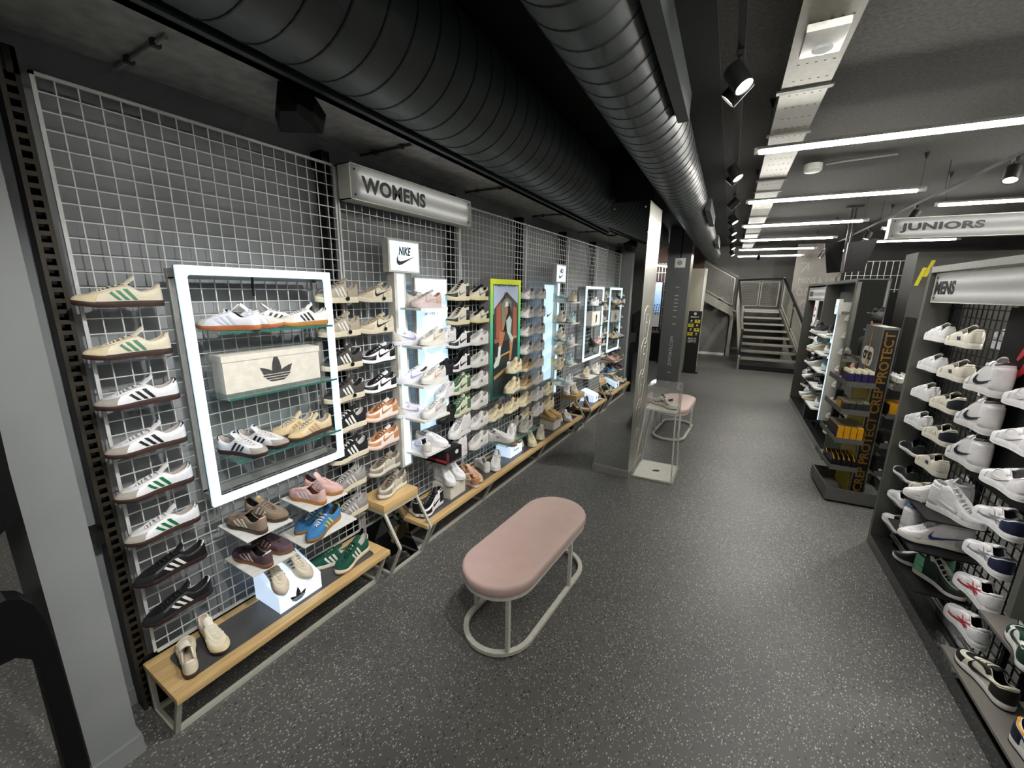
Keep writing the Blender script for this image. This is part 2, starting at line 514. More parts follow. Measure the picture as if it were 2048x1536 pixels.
def upright(i):
    y = i*1.2 - 0.035
    t = thing('upright_post', 'black slotted upright post, ' + ('first at the left end of the grid wall' if i == 0 else '%s of those seen through the wire grid' % ['', 'first', 'second', 'third', 'fourth', 'fifth'][i]),
              'upright', (-0.06, y, 0), group='slotted uprights of the grid wall')
    z1 = 2.74
    mb = MB(); mb.box(-0.10, -0.03, y-0.026, y-0.018, 0, z1); mb.box(-0.10, -0.03, y+0.018, y+0.026, 0, z1); mb.box(-0.10, -0.096, y-0.026, y+0.026, 0, z1)
    mb.build('channel', M_BLACK, t)
    mb = MB(); mb.box(-0.032, -0.028, y-0.026, y-0.013, 0, z1); mb.box(-0.032, -0.028, y+0.013, y+0.026, 0, z1)
    mb.box(-0.032, -0.028, y-0.004, y+0.026, 2.66, z1)
    for k in range(66):
        z = 0.02 + k*0.04
        mb.box(-0.032, -0.028, y-0.014, y+0.014, z, z+0.016)
    mb.build('slotted_face', M_POST if i == 0 else M_BLACK, t)
    MB().box(-0.126, -0.03, y-0.026, y+0.026, 2.665, 2.745).build('top_bracket', M_BLACK, t)
    if i == 0:
        MB().box(-0.126, -0.03, y-0.05, y-0.026, 0.9, 0.955).build('side_bracket', M_BLACK, t)
for i in range(6): upright(i)

# ---------------------------------------------------------------- low wooden benches under the grid wall
def bench(y0, y1, legs, label, xf=0.335, left_open=True):
    t = thing('display_bench', label, 'bench', ((xf)/2, (y0+y1)/2, 0), group='low oak benches under the grid wall')
    zt, th = 0.27, 0.034
    mb = MB(); mb.rbox(0.0, 0.055, y0, y1, zt-th, zt, 0.004); mb.rbox(xf-0.06, xf, y0, y1, zt-th, zt, 0.004)
    mb.rbox(0.05, xf-0.055, y0, y0+0.085, zt-th, zt, 0.004); mb.rbox(0.05, xf-0.055, y1-0.085, y1, zt-th, zt, 0.004)
    mb.box(0.05, xf-0.055, y0+0.08, y1-0.08, zt-th, zt-0.004)
    mb.build('wooden_top', M_WOOD, t, smooth=True)
    MB().prism(rrect(0.052, xf-0.058, y0+0.075, y1-0.075, 0.035), 'z', zt-0.006, zt+0.0008).build('inlay', M_INLAY, t)
    s = 0.02
    xr = 0.215
    for y in legs:
        mb = MB()
        mb.bar((xr, y, 0.0), (xf-0.02, y, zt-th), s, s, up=(0, 1, 0))
        mb.bar((0.02, y, 0), (0.02, y, zt-th), s, s, up=(0, 1, 0))
        mb.bar((0.02, y, 0.012), (xr, y, 0.012), s, s)
        mb.build('leg_frame', M_STEEL, t)
    mb = MB(); mb.box(xr-s/2, xr+s/2, y0+0.02, y1-0.02, 0.001, 0.022)
    mb.build('front_rail', M_STEEL, t)
    MB().box(0.01, 0.03, y0+0.02, y1-0.02, 0.001, 0.022).build('back_rail', M_STEEL, t)
bench(-0.042, 1.155, (-0.03, 1.12), 'short oak display bench with dark inlay, nearest to the grey wall end')
bench(1.50, 4.76, (1.62, 2.42, 3.58, 4.66), 'long oak display bench with dark inlay between the two angled pedestals', xf=0.352)
bench(5.08, 7.3, (5.2, 6.2, 7.1), 'oak display bench behind the mirrored column, farthest along the wall', xf=0.352)
for y0, y1 in ((-0.03, 7.2),):
    MB().box(-0.03, -0.01, y0, y1, 0.0, 0.275).build('under_bench_dark_sheet', M_BLACK, kind='structure')  # black sheet added so the space under the benches reads dark

def pedestal(yc, label):
    t = thing('angled_pedestal', label, 'pedestal', (0.12, yc, 0), group='oak topped angled pedestals')
    y0, y1 = yc-0.165, yc+0.165
    MB().rbox(-0.005, 0.235, y0, y1, 0.475, 0.535, 0.003).build('wooden_top', M_WOOD, t, smooth=True)
    s = 0.017
    for y in (y0+0.01, y1-0.01):
        mb = MB()
        mb.bar((0.225, y, 0.468), (0.36, y, 0.25), s, s, up=(0, 1, 0)); mb.bar((0.36, y, 0.25), (0.25, y, 0.0), s, s, up=(0, 1, 0))
        mb.bar((0.01, y, 0.475), (0.01, y, 0.0), s, s, up=(0, 1, 0)); mb.bar((0.01, y, 0.01), (0.25, y, 0.01), s, s); mb.bar((0.01, y, 0.467), (0.225, y, 0.467), s, s)
        mb.build('side_frame', M_STEEL, t)
    MB().bar((0.25, y0, 0.01), (0.25, y1, 0.01), s).build('cross_rail', M_STEEL, t); MB().bar((0.225, y0, 0.467), (0.225, y1, 0.467), s).build('cross_rail', M_STEEL, t)
    mb = MB(); mb.add([(0.20, y0+0.02, 0.455), (0.20, y1-0.02, 0.455), (0.10, y1-0.02, 0.22), (0.10, y0+0.02, 0.22)], [(0, 1, 2, 3)])
    mb.add([(0.10, y0+0.02, 0.22), (0.10, y1-0.02, 0.22), (0.235, y1-0.02, 0.02), (0.235, y0+0.02, 0.02)], [(0, 1, 2, 3)])
    mb.build('mirror_facet', M_DMIRROR, t)
pedestal(1.375, 'angled steel pedestal with oak top between the two nearest benches')
pedestal(4.93, 'angled steel pedestal with oak top farther along, left of the mirrored column')

# ---------------------------------------------------------------- lit three-shelf frames
def ring_prism(mb, outer, inner, axis, d0, d1):
    n = len(outer)
    def P(a, b, d): return {'x': (d, a, b), 'y': (a, d, b)}[axis]
    vs = [P(*q, d0) for q in outer] + [P(*q, d0) for q in inner] + [P(*q, d1) for q in outer] + [P(*q, d1) for q in inner]
    fs = []
    for i in range(n):
        j = (i+1) % n
        fs += [(i, j, n+j, n+i), (2*n+i, 3*n+i, 3*n+j, 2*n+j), (i, 2*n+i, 2*n+j, j), (n+i, n+j, 3*n+j, 3*n+i)]
    return mb.add(vs, fs)

def light_frame(y0, y1, label, shelves):
    z0, z1 = 0.95, 2.055
    t = thing('shelf_display', label, 'light frame', (0.07, (y0+y1)/2, z0), group='lit three-shelf frames')
    mb = MB()
    o = rrect(y0, y1, z0, z1, 0.004); i_ = rrect(y0+0.02, y1-0.02, z0+0.02, z1-0.02, 0.004)
    ring_prism(mb, o, i_, 'x', 0.115, 0.128)
    s = 0.022
    for y in (y0+s/2+0.012, y1-s/2-0.012):
        mb.box(0.006, 0.006+s, y-s/2, y+s/2, z0+0.02, z1-0.02)
        mb.box(0.006, 0.116, y-s/2, y+s/2, z1-0.02-s*1.3, z1-0.012)
        mb.box(0.006, 0.116, y-s/2, y+s/2, z0+0.012, z0+0.02+s)
    mb.box(0.006, 0.028, y0+0.01, y1-0.01, z1-0.055, z1-0.012)
    mb.box(0.006, 0.028, y0+0.01, y1-0.01, z0+0.012, z0+0.05)
    mb.build('frame', M_GREYM, t)
    mb = MB(); w = 0.038
    ring_prism(mb, rrect(y0, y1, z0, z1, 0.006), rrect(y0+w, y1-w, z0+w, z1-w, 0.014), 'x', 0.128, 0.143)
    mb.build('light_border', M_STRIP, t)
    for z in shelves:
        g = MB().box(0.02, 0.245, y0+0.085, y1-0.085, z-0.010, z).build('glass_shelf', M_GLASS, t)
        MB().box(0.245, 0.2475, y0+0.085, y1-0.085, z-0.010, z).build('glass_edge', M_GLASSE, g)
        for y in (y0+0.13, y1-0.13):
            MB().prism([(0.03, z-0.01), (0.17, z-0.01), (0.17, z-0.022), (0.03, z-0.05)], 'y', y-0.004, y+0.004).build('bracket', M_ACRYL, g)
    MB().box(0.02, 0.03, (y0+y1)/2-0.004, (y0+y1)/2+0.004, z1-0.13, z1-0.03).build('hook', M_BLACK, t)
FR1 = (0.277, 1.005); FR2 = (5.20, 6.02)
SH = (1.775, 1.475, 1.172)
light_frame(*FR1, 'tall white lit frame with three glass shelves and a trefoil box, nearest the left', SH)
light_frame(*FR2, 'tall white lit frame with glass shelves far along the wall beside the mirrored column', SH)

# ---------------------------------------------------------------- lit totems with stepped shelves, and light panels
def nike_mark(mb, org, right, up, w):
    r, u, o = Vector(right), Vector(up), Vector(org)
    letters(mb, 'NIKE', 0.1, o + r*0.14*w + u*0.36*w, right, up, width=0.62*w, height=0.30*w, shear=0.25, bold=0.003, extrude=0.0008)
    decal(mb, [(a*w, b*w) for a, b in [(q[0]/w, q[1]/w) for q in swoosh_poly(w)]], o, right, up, 0.001)
    return mb

def totem(y0, label, zs):
    t = thing('lit_totem', label, 'display totem', (0.06, y0+0.15, 0.6), group='lit brand totems')
    MB().box(0.03, 0.085, y0-0.06, y0+0.24, 2.083, 2.30).build('sign_box', M_WHITEM, t)
    sp = MB().box(0.085, 0.088, y0-0.045, y0+0.225, 2.096, 2.287).build('lit_sign', M_NIKEP, t)
    nike_mark(MB(), (0.0885, y0+0.005, 2.13), (0, 1, 0), (0, 0, 1), 0.19).build('brand_mark', M_INK, t)
    MB().box(0.01, 0.075, y0-0.008, y0+0.10, 0.64, 2.083).build('column', M_WHITEM, t)
    MB().box(0.075, 0.079, y0+0.018, y0+0.078, 0.655, 2.07).build('light_strip', M_STRIP, t)
    for z in zs:
        MB().box(0.01, 0.275, y0+0.03, y0+0.32, z-0.016, z).build('shelf', M_WHITE, t)
TZ = (1.845, 1.578, 1.295, 1.035, 0.765)
totem(1.565, 'white lit totem with swoosh sign and five white shelves, right of the nearest lit frame', TZ)
totem(4.31, 'white lit totem with swoosh sign and five shelves, farther along the wall', TZ)

def light_panel(y0, y1, label, mark):
    t = thing('backlit_board', label, 'light panel', (0.03, (y0+y1)/2, 0.85), group='tall lit panels behind the totems')
    ring = MB(); ring_prism(ring, rrect(y0, y1, 0.85, 2.057, 0.003), rrect(y0+0.008, y1-0.008, 0.858, 2.049, 0.003), 'x', 0.008, 0.034)
    ring.build('edge', M_WHITEM, t)
    MB().box(0.01, 0.032, y0+0.006, y1-0.006, 0.856, 2.051).build('lit_face', M_PANEL, t)
    if mark == 'af':
        letters(MB(), 'AIR  FORCE  1', 0.04, (0.0325, y0+0.10, 1.775), (0, 1, 0), (0, 0, 1), width=0.15, height=0.022, extrude=0.0006).build('lettering', M_INK, t)
    else:
        decal(MB(), swoosh_poly(0.17), (0.0325, y0+0.1, 1.66), (0, 1, 0), (0, 0, 1)).build('swoosh', M_INK, t)
light_panel(1.80, 2.18, 'tall pale blue lit panel behind the nearer totem, reading AIR FORCE 1', 'af')
light_panel(4.02, 4.40, 'tall pale blue lit panel with black swoosh beside the farther totem', 'sw')

# ---------------------------------------------------------------- WOMENS sign
def sign_box(name_label, y0, y1, z0, z1, word, wy0, wh, fr, axis, pos, depth, lw):
    """box sign with a frosted front lit by two tubes; axis x faces +x, axis y faces -y, axis -x faces -x"""
    t = thing('department_sign', name_label, 'sign', {'x': (pos-depth/2, (y0+y1)/2, z0), '-x': (pos+depth/2, (y0+y1)/2, z0), 'y': ((y0+y1)/2, pos+depth/2, z0)}[axis], fr=fr, group='lit department signs')
    def B(mb, a0, a1, d0, d1, c0, c1):      # a along the sign, d depth behind the face, c height
        if axis == 'x': return mb.box(pos-d1, pos-d0, a0, a1, c0, c1)
        if axis == '-x': return mb.box(pos+d0, pos+d1, a0, a1, c0, c1)
        return mb.box(a0, a1, pos+d0, pos+d1, c0, c1)
    mb = MB(fr); w = 0.006
    B(mb, y0, y1, depth-w, depth, z0, z1); B(mb, y0, y1, 0, depth, z0, z0+w); B(mb, y0, y1, 0, depth, z1-w, z1); B(mb, y0, y0+w, 0, depth, z0, z1); B(mb, y1-w, y1, 0, depth, z0, z1)
    mb.build('case', M_WHITEM, t)
    B(MB(fr), y0+w, y1-w, 0.002, 0.006, z0+w, z1-w).build('frosted_face', M_FROST, t)
    zm, dz = (z0+z1)/2, (z1-z0)*0.22
    for z in (zm-dz, zm+dz):
        B(MB(fr), y0+0.07, y1-0.05, 0.016, 0.026, z-0.005, z+0.005).build('tube', M_SIGNTUBE, t)
    right, up = {'x': ((0, 1, 0), (0, 0, 1)), '-x': ((0, -1, 0), (0, 0, 1)), 'y': ((1, 0, 0), (0, 0, 1))}[axis]
    org = {'x': (pos-0.0015, wy0, zm-wh/2), '-x': (pos+0.0015, wy0, zm-wh/2), 'y': (wy0, pos+0.0015, zm-wh/2)}[axis]
    letters(MB(fr), word, 0.1, org, right, up, width=lw, height=wh, bold=0.004, extrude=0.0015, spacing=1.05).build('lettering', M_INK, t)
    for a in (y0+0.035, y1-0.035):
        for z in (z0+0.03, z1-0.03):
            if axis == 'x': MB(fr).lathe([(0, 0), (0.006, 0), (0.006, 0.004), (0, 0.005)], (pos-0.002, a, z), 10, 'x').build('bolt', M_BLACK, t)
            elif axis == '-x': MB(fr).lathe([(0, 0), (0.006, 0), (0.006, -0.004), (0, -0.005)], (pos+0.002, a, z), 10, 'x').build('bolt', M_BLACK, t)
            else: MB(fr).lathe([(0, 0), (0.006, 0), (0.006, -0.004), (0, -0.005)], (a, pos+0.002, z), 10, 'y').build('bolt', M_BLACK, t)
    return t
sign_box('long lit box sign reading WOMENS on the grid wall', 1.205, 2.40, 2.482, 2.68, 'WOMENS', 1.29, 0.092, ID, 'x', 0.12, 0.11, 0.56)

# ---------------------------------------------------------------- tall advert light box
def advert():
    y0, y1, z0, z1 = 2.70, 3.28, 0.912, 2.079
    t = thing('advert_light_box', 'tall green edged advert light box with a seated woman on steps', 'light box', (0.06, 2.99, z0))
    MB().box(0.008, 0.118, y0, y1, z0, z1).build('case', M_GREYM, t)
    m = bpy.data.materials.new('advert_border'); m.use_nodes = True
    nt = m.node_tree; b = nt.nodes['Principled BSDF']
    tc = nt.nodes.new('ShaderNodeTexCoord'); sp = nt.nodes.new('ShaderNodeSeparateXYZ'); rp = nt.nodes.new('ShaderNodeValToRGB')
    nt.links.new(tc.outputs['Generated'], sp.inputs[0]); nt.links.new(sp.outputs['Z'], rp.inputs[0])
    e = rp.color_ramp.elements
    e[0].position = 0.1; e[0].color = lin('#1f4a42'); e[1].position = 1.0; e[1].color = lin('#d8e010')
    x = e.new(0.55); x.color = lin('#37b08a'); x = e.new(0.85); x.color = lin('#86cc4c')
    nt.links.new(rp.outputs[0], b.inputs['Base Color']); nt.links.new(rp.outputs[0], b.inputs['Emission Color']); b.inputs['Emission Strength'].default_value = 0.28; m.cycles.emission_sampling = 'NONE'
    MB().box(0.118, 0.122, y0, y1, z0, z1).build('lit_border', m, t)
    def flat(name, colr, polys, k, e=0.16):
        mm = emit('advert_' + name, colr, e, base=lin(colr), lamp=False)
        mb = MB()
        for p in polys:
            decal(mb, p, (0.122 + 0.0006*k, y0, z0), (0, 1, 0), (0, 0, 1), 0.0006)
        o = mb.build(name, mm, t)
    W, H = y1-y0, z1-z0
    flat('night_ground', '#24302f', [rrect(0.045, W-0.05, 0.03, H-0.05, 0.004)], 0)
    flat('sky', '#b9c6dc', [[(0.05, H*0.72), (0.25, H*0.80), (W-0.07, H*0.72), (W-0.06, H-0.06), (0.05, H-0.06)]], 1)
    flat('gable', '#4a3f38', [[(0.06, H*0.42), (W-0.07, H*0.46), (W-0.07, H*0.80), (0.29, H*0.90), (0.06, H*0.76)]], 2)
    flat('brick_pier', '#a8604a', [[(0.10, H*.52), (0.19, H*.52), (0.19, H*.82), (0.10, H*.77)]], 3)
    flat('brick_wall', '#a8604a', [[(0.07, H*.48), (0.2, H*.48), (0.2, H*.515), (0.07, H*.515)]], 3)
    flat('brick_gable', '#9a5844', [[(0.42, H*.5), (0.5, H*.5), (0.5, H*.76), (0.42, H*.78)]], 3)
    flat('window', '#7d8a7c', [[(0.2, H*.6), (0.38, H*.6), (0.38, H*.82), (0.28, H*.86), (0.2, H*.8)]], 3)
    flat('dark_step', '#22282a', [[(0.05, H*.40), (W-0.06, H*.44), (W-0.06, H*.5), (0.05, H*.48)], [(0.05, H*.28), (W-0.06, H*.36), (W-0.06, H*.40), (0.05, H*.34)]], 4)
    flat('stone_edge', '#b08e5c', [[(0.08, H*.33), (0.4, H*.37), (0.4, H*.40), (0.08, H*.36)], [(0.06, H*.17), (0.3, H*.23), (0.3, H*.26), (0.06, H*.20)], [(0.4, H*.46), (0.5, H*.47), (0.5, H*.52), (0.4, H*.51)]], 4)
    flat('hair', '#191516', [[(0.25, H*.66), (0.31, H*.80), (0.35, H*.80), (0.39, H*.70), (0.38, H*.60), (0.32, H*.56), (0.23, H*.58)]], 5)
    flat('skin', '#b07a54', [ellipse(0.285, H*.745, 0.028, 0.05), [(0.255, H*.70), (0.29, H*.70), (0.23, H*.58), (0.19, H*.58)],
                         [(0.36, H*.64), (0.39, H*.64), (0.37, H*.48), (0.345, H*.49)], [(0.165, H*.58), (0.26, H*.56), (0.20, H*.44), (0.15, H*.44), (0.155, H*.56)],
                         [(0.34, H*.52), (0.43, H*.50), (0.405, H*.40), (0.385, H*.31), (0.35, H*.31), (0.36, H*.42)]], 6)
    flat('top_and_shorts', '#a9c8c6', [[(0.28, H*.66), (0.35, H*.70), (0.39, H*.66), (0.36, H*.56), (0.43, H*.50), (0.40, H*.46), (0.30, H*.56)]], 7)
    flat('cap', '#e4e6e4', [[(0.25, H*.775), (0.27, H*.82), (0.31, H*.82), (0.325, H*.78)]], 7)
    flat('sock', '#e2e6ea', [[(0.14, H*.45), (0.185, H*.45), (0.17, H*.36), (0.125, H*.36)], [(0.31, H*.30), (0.37, H*.30), (0.33, H*.20), (0.29, H*.20)]], 7)
    flat('trainer', '#c9d2c6', [[(0.12, H*.37), (0.185, H*.36), (0.14, H*.29), (0.06, H*.27), (0.05, H*.30)]], 8)
    mb = MB(); letters(mb, 'JD', 0.08, (0.1275, y0+0.22, z0+H-0.20), (0, 1, 0), (0, 0, 1), width=0.09, height=0.075, extrude=0.0004, shear=0.2)
    mb.build('brand_letters', M_INK, t)
    mb = MB(); letters(mb, 'NEW ERA', 0.05, (0.1275, y0+0.08, z0+H-0.07), (0, 1, 0), (0, 0, 1), width=0.38, height=0.022, extrude=0.0004)
    mb.build('slogan', M_INK, t)
advert()

# ---------------------------------------------------------------- ceiling services
def duct(cx, cz, r, y0, y1, label, pitch=0.137, phase=0.0):
    t = thing('spiral_duct', label, 'duct', (cx, (y0+y1)/2, cz), fr=RF, group='spiral ventilation ducts')
    mb = MB(RF)
    n, seg = 12, 48
    vs, fs = [], []
    for i in range(n+1):
        for k in range(seg):
            a = 2*math.pi*k/seg
            vs.append((cx+r*math.cos(a), y0+(y1-y0)*i/n, cz+r*math.sin(a)))
    for i in range(n):
        for k in range(seg):
            fs.append((i*seg+k, i*seg+(k+1) % seg, (i+1)*seg+(k+1) % seg, (i+1)*seg+k))
    fs.append(tuple(range(seg))); fs.append(tuple(range(n*seg, (n+1)*seg)))
    mb.add(vs, fs).build('duct_skin', M_DUCT, t, smooth=True)
    # one continuous raised lock seam winding along the whole pipe
    ya = max(y0, -4.2)
    turns = int((y1-ya)/pitch); m = 40
    vs, fs = [], []
    for i in range(turns*m+1):
        a = 2*math.pi*i/m + phase
        y = ya + pitch*i/m
        for dr, dy in ((-0.001, -0.006), (0.0035, -0.003), (0.0035, 0.003), (-0.001, 0.006)):
            vs.append((cx+(r+dr)*math.cos(a), y+dy, cz+(r+dr)*math.sin(a)))
    for i in range(turns*m):
        for k in range(3):
            fs.append((i*4+k, i*4+k+1, i*4+k+5, i*4+k+4))
    MB(RF).add(vs, fs).build('lock_seam', M_SEAM_SHADE, t)
    return t
duct(-2.68, 3.03, 0.28, -9.0, 4.6, 'wide grey spiral duct above the women\'s wall, beside the concrete slab')
rd = duct(-1.811, 3.055, 0.21, -9.0, 9.0, 'narrower grey spiral duct running beside the spotlight track')
for ya, yb in ((-2.75, -1.25), (1.6, 2.9), (5.0, 6.2)):
    mb = MB(RF)
    mb.box(-1.615, -1.555, ya, yb, 2.92, 3.06)
    mb.build('air_grille', M_DUCT, rd)
# conduits with clips on the concrete slab
for k, y in enumerate((0.285, 1.495, 2.64, 3.95, 5.4)):
    t = thing('conduit', 'thin conduit with clips under the concrete slab, %s from the left end' % ['first', 'second', 'third', 'fourth', 'fifth'][k], 'conduit', (0.15, y, 2.81), group='conduits under the slab')
    MB().tube([(-0.11, y, 2.818), (0.33, y, 2.818)], 0.008, 8).build('pipe', M_SLAB if k < 1 else M_DGREY, t, smooth=True)
    for x in (0.02, 0.25): MB().box(x-0.012, x+0.012, y-0.014, y+0.014, 2.806, 2.83).build('clip', M_DGREY, t)

def tube_light(x0, x1, y, label, z=3.0, zc=3.29):
    t = thing('tube_light', label, 'tube light', ((x0+x1)/2, y, z), fr=RF, group='suspended tube lights')
    MB(RF).prism([(y-.030, z+.012), (y-.012, z+.036), (y+.012, z+.036), (y+.030, z+.012), (y+.026, z+.012), (y+.010, z+.030), (y-.010, z+.030), (y-.026, z+.012)], 'x', x0+.02, x1-.02).build('housing', M_GREYM, t)
    MB(RF).tube([(x0+0.035, y, z), (x1-0.07, y, z)], 0.0165, 12).build('lamp', M_TUBE, t, smooth=True)
    for xa, xb in ((x0, x0+0.035), (x1-0.07, x1)):
        MB(RF).box(xa, xb, y-0.012, y+0.012, z-0.012, z+0.03).build('end_cap', M_GREYM, t)
    for x in (x0+0.08, x1-0.05):
        w = MB(RF).tube([(x, y, z+0.03), (x, y, zc)], 0.0018, 5).build('wire', M_BLACK, t)
        MB(RF).lathe([(0.006, 0), (0.02, 0.05), (0.02, 0.054)], (x, y, zc-.004), 12).build('ceiling_cone', M_BLACK, t, smooth=True)
TL = ['nearest in front of the spotlight track', 'second of the left row', 'third of the left row', 'fourth of the left row', 'fifth of the left row', 'farthest of the left row']
for k in range(6):
    tube_light(-1.20, 0.35, -0.2+1.92*k, 'bright suspended tube light, ' + TL[k])
tube_light(-1.20, 0.35, -2.12, 'bright tube light over the camera, only its end seen at the top edge')
tube_light(-1.20, 0.35, -4.04, 'bright tube light behind the camera')
tube_light(-1.20, 0.35, -5.96, 'bright tube light farther behind the camera')
RL = ['above the JUNIORS sign at the right edge', 'half hidden behind the JUNIORS sign', 'just under the JUNIORS sign', 'farthest of the right row']
for k, y in enumerate((2.68, 4.6, 6.52, 8.3)):
    tube_light(0.72 if k < 2 else 0.9, 2.3, y, 'bright suspended tube light ' + RL[k])
tube_light(-5.4, -3.9, -3.4, 'bright tube light beyond the end of the women\'s wall, nearer', z=2.62, zc=2.77)  # added out of view to brighten the floor past the wall end
tube_light(-7.2, -5.7, -2.4, 'bright tube light beyond the end of the women\'s wall, farther', z=2.62, zc=2.77)  # second unseen tube added for the same floor
tube_light(0.72, 2.3, 0.76, 'bright tube light out of view above the MENS stand')
tube_light(0.72, 2.3, -1.16, 'bright tube light out of view over the right unit')

def spot(track_x, y, z, aim, label, power, size=62, lit=True):
    """cylinder head on a short arm, with the lamp inside it"""
    t = thing('track_spotlight', label, 'spotlight', (track_x, y, z), fr=RF, group='black track spotlights')
    MB(RF).box(track_x-0.012, track_x+0.012, y-0.03, y+0.03, z+0.085, z+0.11).build('adapter', M_BLACK, t)
    MB(RF).tube([(track_x, y, z+0.09), (track_x, y, z+0.02)], 0.008, 8).build('arm', M_BLACK, t)
    d = (Vector(aim) - Vector((track_x, y, z))).normalized()
    c = Vector((track_x, y, z))
    a = d.cross(Vector((0, 0, 1))).normalized(); b = a.cross(d)
    def ring(h, r): return [c + d*h + (a*math.cos(2*math.pi*k/20) + b*math.sin(2*math.pi*k/20))*r for k in range(20)]
    prof = [(-0.055, 0.0005), (-0.055, 0.046), (0.06, 0.046), (0.06, 0.040), (0.052, 0.040)]
    vs = [p for h, r in prof for p in ring(h, r)]
    fs = [(i*20+k, i*20+(k+1) % 20, (i+1)*20+(k+1) % 20, (i+1)*20+k) for i in range(4) for k in range(20)]
    MB(RF).add(vs, fs).build('head', M_BLACK, t, smooth=True)
    MB(RF).add(ring(0.0515, 0.041), [tuple(range(20))]).build('lens', M_LENS, t)
    if lit:
        ld = bpy.data.lights.new('spot_lamp', 'SPOT')
        ld.energy = power; ld.spot_size = math.radians(size); ld.spot_blend = 0.7; ld.shadow_soft_size = 0.03; ld.color = (1.0, 0.985, 0.96)
        lo = bpy.data.objects.new('lamp', ld); COL.objects.link(lo)
        R = d.to_track_quat('-Z', 'Y').to_matrix().to_4x4()
        lo.parent = t
        lo.matrix_parent_inverse = Matrix.Identity(4)
        lo.matrix_basis = WM[t].inverted() @ RF @ Matrix.Translation(c + d*0.065) @ R
def track(x, y0, y1, z, label, arms):
    t = thing('lighting_track', label, 'track', (x, (y0+y1)/2, z), fr=RF, group='black lighting tracks')
    MB(RF).box(x-0.016, x+0.016, y0, y1, z, z+0.03).build('rail', M_BLACK, t)
    for y in arms: MB(RF).tube([(x, y, z+0.03), (x, y, 3.34)], 0.003, 6).build('drop_wire', M_BLACK, t)
track(-1.32, -6, 9.0, 3.075, 'long black lighting track with spotlights beside the narrow duct', (-3, 0, 3, 6, 8.5))
track(0.60, -3, 8.9, 3.03, 'black lighting track above the right hand stands', (0.15, 2.1, 4.2, 6.4, 8.2))
WALLAIM = lambda y, z=1.0: RF.inverted() @ Vector((0.1, y, z))
NTH = ['nearest', 'second nearest', 'third nearest', 'fourth nearest', 'fifth nearest', 'sixth nearest', 'seventh nearest', 'eighth nearest']
ya = [(-1.55, 1), (-1.42, 0), (0.20, 1), (0.34, 0), (1.55, 0), (2.65, 1), (2.80, 0), (3.85, 1), (4.8, 1), (6.3, 1), (8.0, 1)]
for k, (y, face) in enumerate(ya):
    lab = 'black track spotlight beside the narrow duct, %s along the track' % (['first', 'second', 'third', 'fourth', 'fifth', 'sixth', 'seventh', 'eighth', 'ninth', 'tenth', 'last'][k])
    if face:   # turned towards the right hand stands
        spot(-1.32, y, 2.97, (0.0, y-0.6, 0.9), lab, SPOT_POWER*(0.8 if k in (0, 2) else 1.4), lit=k in (0, 2, 7))
    else:
        p = WALLAIM(y+3.6, 1.0)
        spot(-1.32, y, 2.97, p, lab, SPOT_POWER, lit=True)
for k, y in enumerate((-3.6, -2.75)):
    spot(-1.32, y, 2.97, WALLAIM((0.35, 1.0)[k], 0.9), 'black track spotlight behind the camera, aimed at the women\'s wall, ' + ['farther', 'nearer'][k], SPOT_POWER)
for k, (y, ax, ay) in enumerate(((0.87, 0.1, -0.3), (2.82, -0.6, 2.0), (4.72, -0.2, 4.6), (6.6, -0.5, 6.4), (8.6, -0.5, 8.6))):
    spot(0.60, y, 2.92, (ax, ay, 0.3), 'black track spotlight above the right hand stands, ' + NTH[k], SPOT_POWER*(0.8 if k < 2 else 1.2), lit=k in (0, 1, 3))
spot(-0.68, 9.3, 2.95, (-.9, 12.5, 1.4), 'black spotlight aimed at the wall above the stairs', SPOT_POWER*.8, size=90)
spot(0.60, 7.6, 2.92, (.3, 10.4, 1.6), 'black track spotlight aimed at the lettered wall', SPOT_POWER*1.2, size=80)
spot(-1.32, 7.2, 2.97, (-1.2, 9.8, .6), 'black track spotlight aimed at the staircase', SPOT_POWER*.5, size=80)
spot(0.60, -1.2, 2.92, (0.0, -0.9, 0.6), 'black track spotlight above the MENS stand out of view', SPOT_POWER)

# cable tray with straps, emergency light, smoke plate
t = thing('cable_tray', 'pale perforated cable tray with dark straps under the ceiling', 'cable tray', (-0.97, 2, 3.2), fr=RF)
M_TRAY = mat('tray_paint', '#77756a', 0.5, metal=0.2)
mb = MB(RF); mb.box(-1.10, -0.86, -7, 9.8, 3.200, 3.204); mb.box(-1.104, -1.10, -7, 9.8, 3.20, 3.25); mb.box(-0.86, -0.856, -7, 9.8, 3.20, 3.25)
mb.build('tray', M_TRAY, t)
for k, y in enumerate((-2.4, -0.68, 0.12, 1.6, 2.2, 4.05, 6.2, 8.0)):
    MB(RF).box(-1.125, -0.835, y-0.022, y+0.022, 3.188, 3.20).build('strap', M_DGREY, t)
mb = MB(RF)
for i in range(60):
    for k in range(5):
        x = -1.05+0.04*k; y = -4+0.2*i
        mb.box(x-0.006, x+0.006, y-0.002, y+0.002, 3.1985, 3.2)
mb.build('perforation', M_BLACK, t, kind='stuff')
t = thing('emergency_light', 'white square emergency light plate under the cable tray', 'emergency light', (-0.97, -1.31, 3.13), fr=RF)
MB(RF).rbox(-1.065, -0.895, -1.43, -1.18, 3.15, 3.185, 0.006).build('plate', M_WHITE, t, smooth=True)
MB(RF).lathe([(0.045, 0.003), (0.04, -0.012), (0.018, -0.02), (0, -0.02)], (-0.975, -1.25, 3.15), 20).build('lens', glassy('emergency_lens', '#cfd6d6', alpha=0.5), t, smooth=True)
t = thing('ceiling_plate', 'white oval plate with cable clip on the ceiling beyond the first tube', 'ceiling plate', (-0.6, 1.72, 3.3), fr=RF)
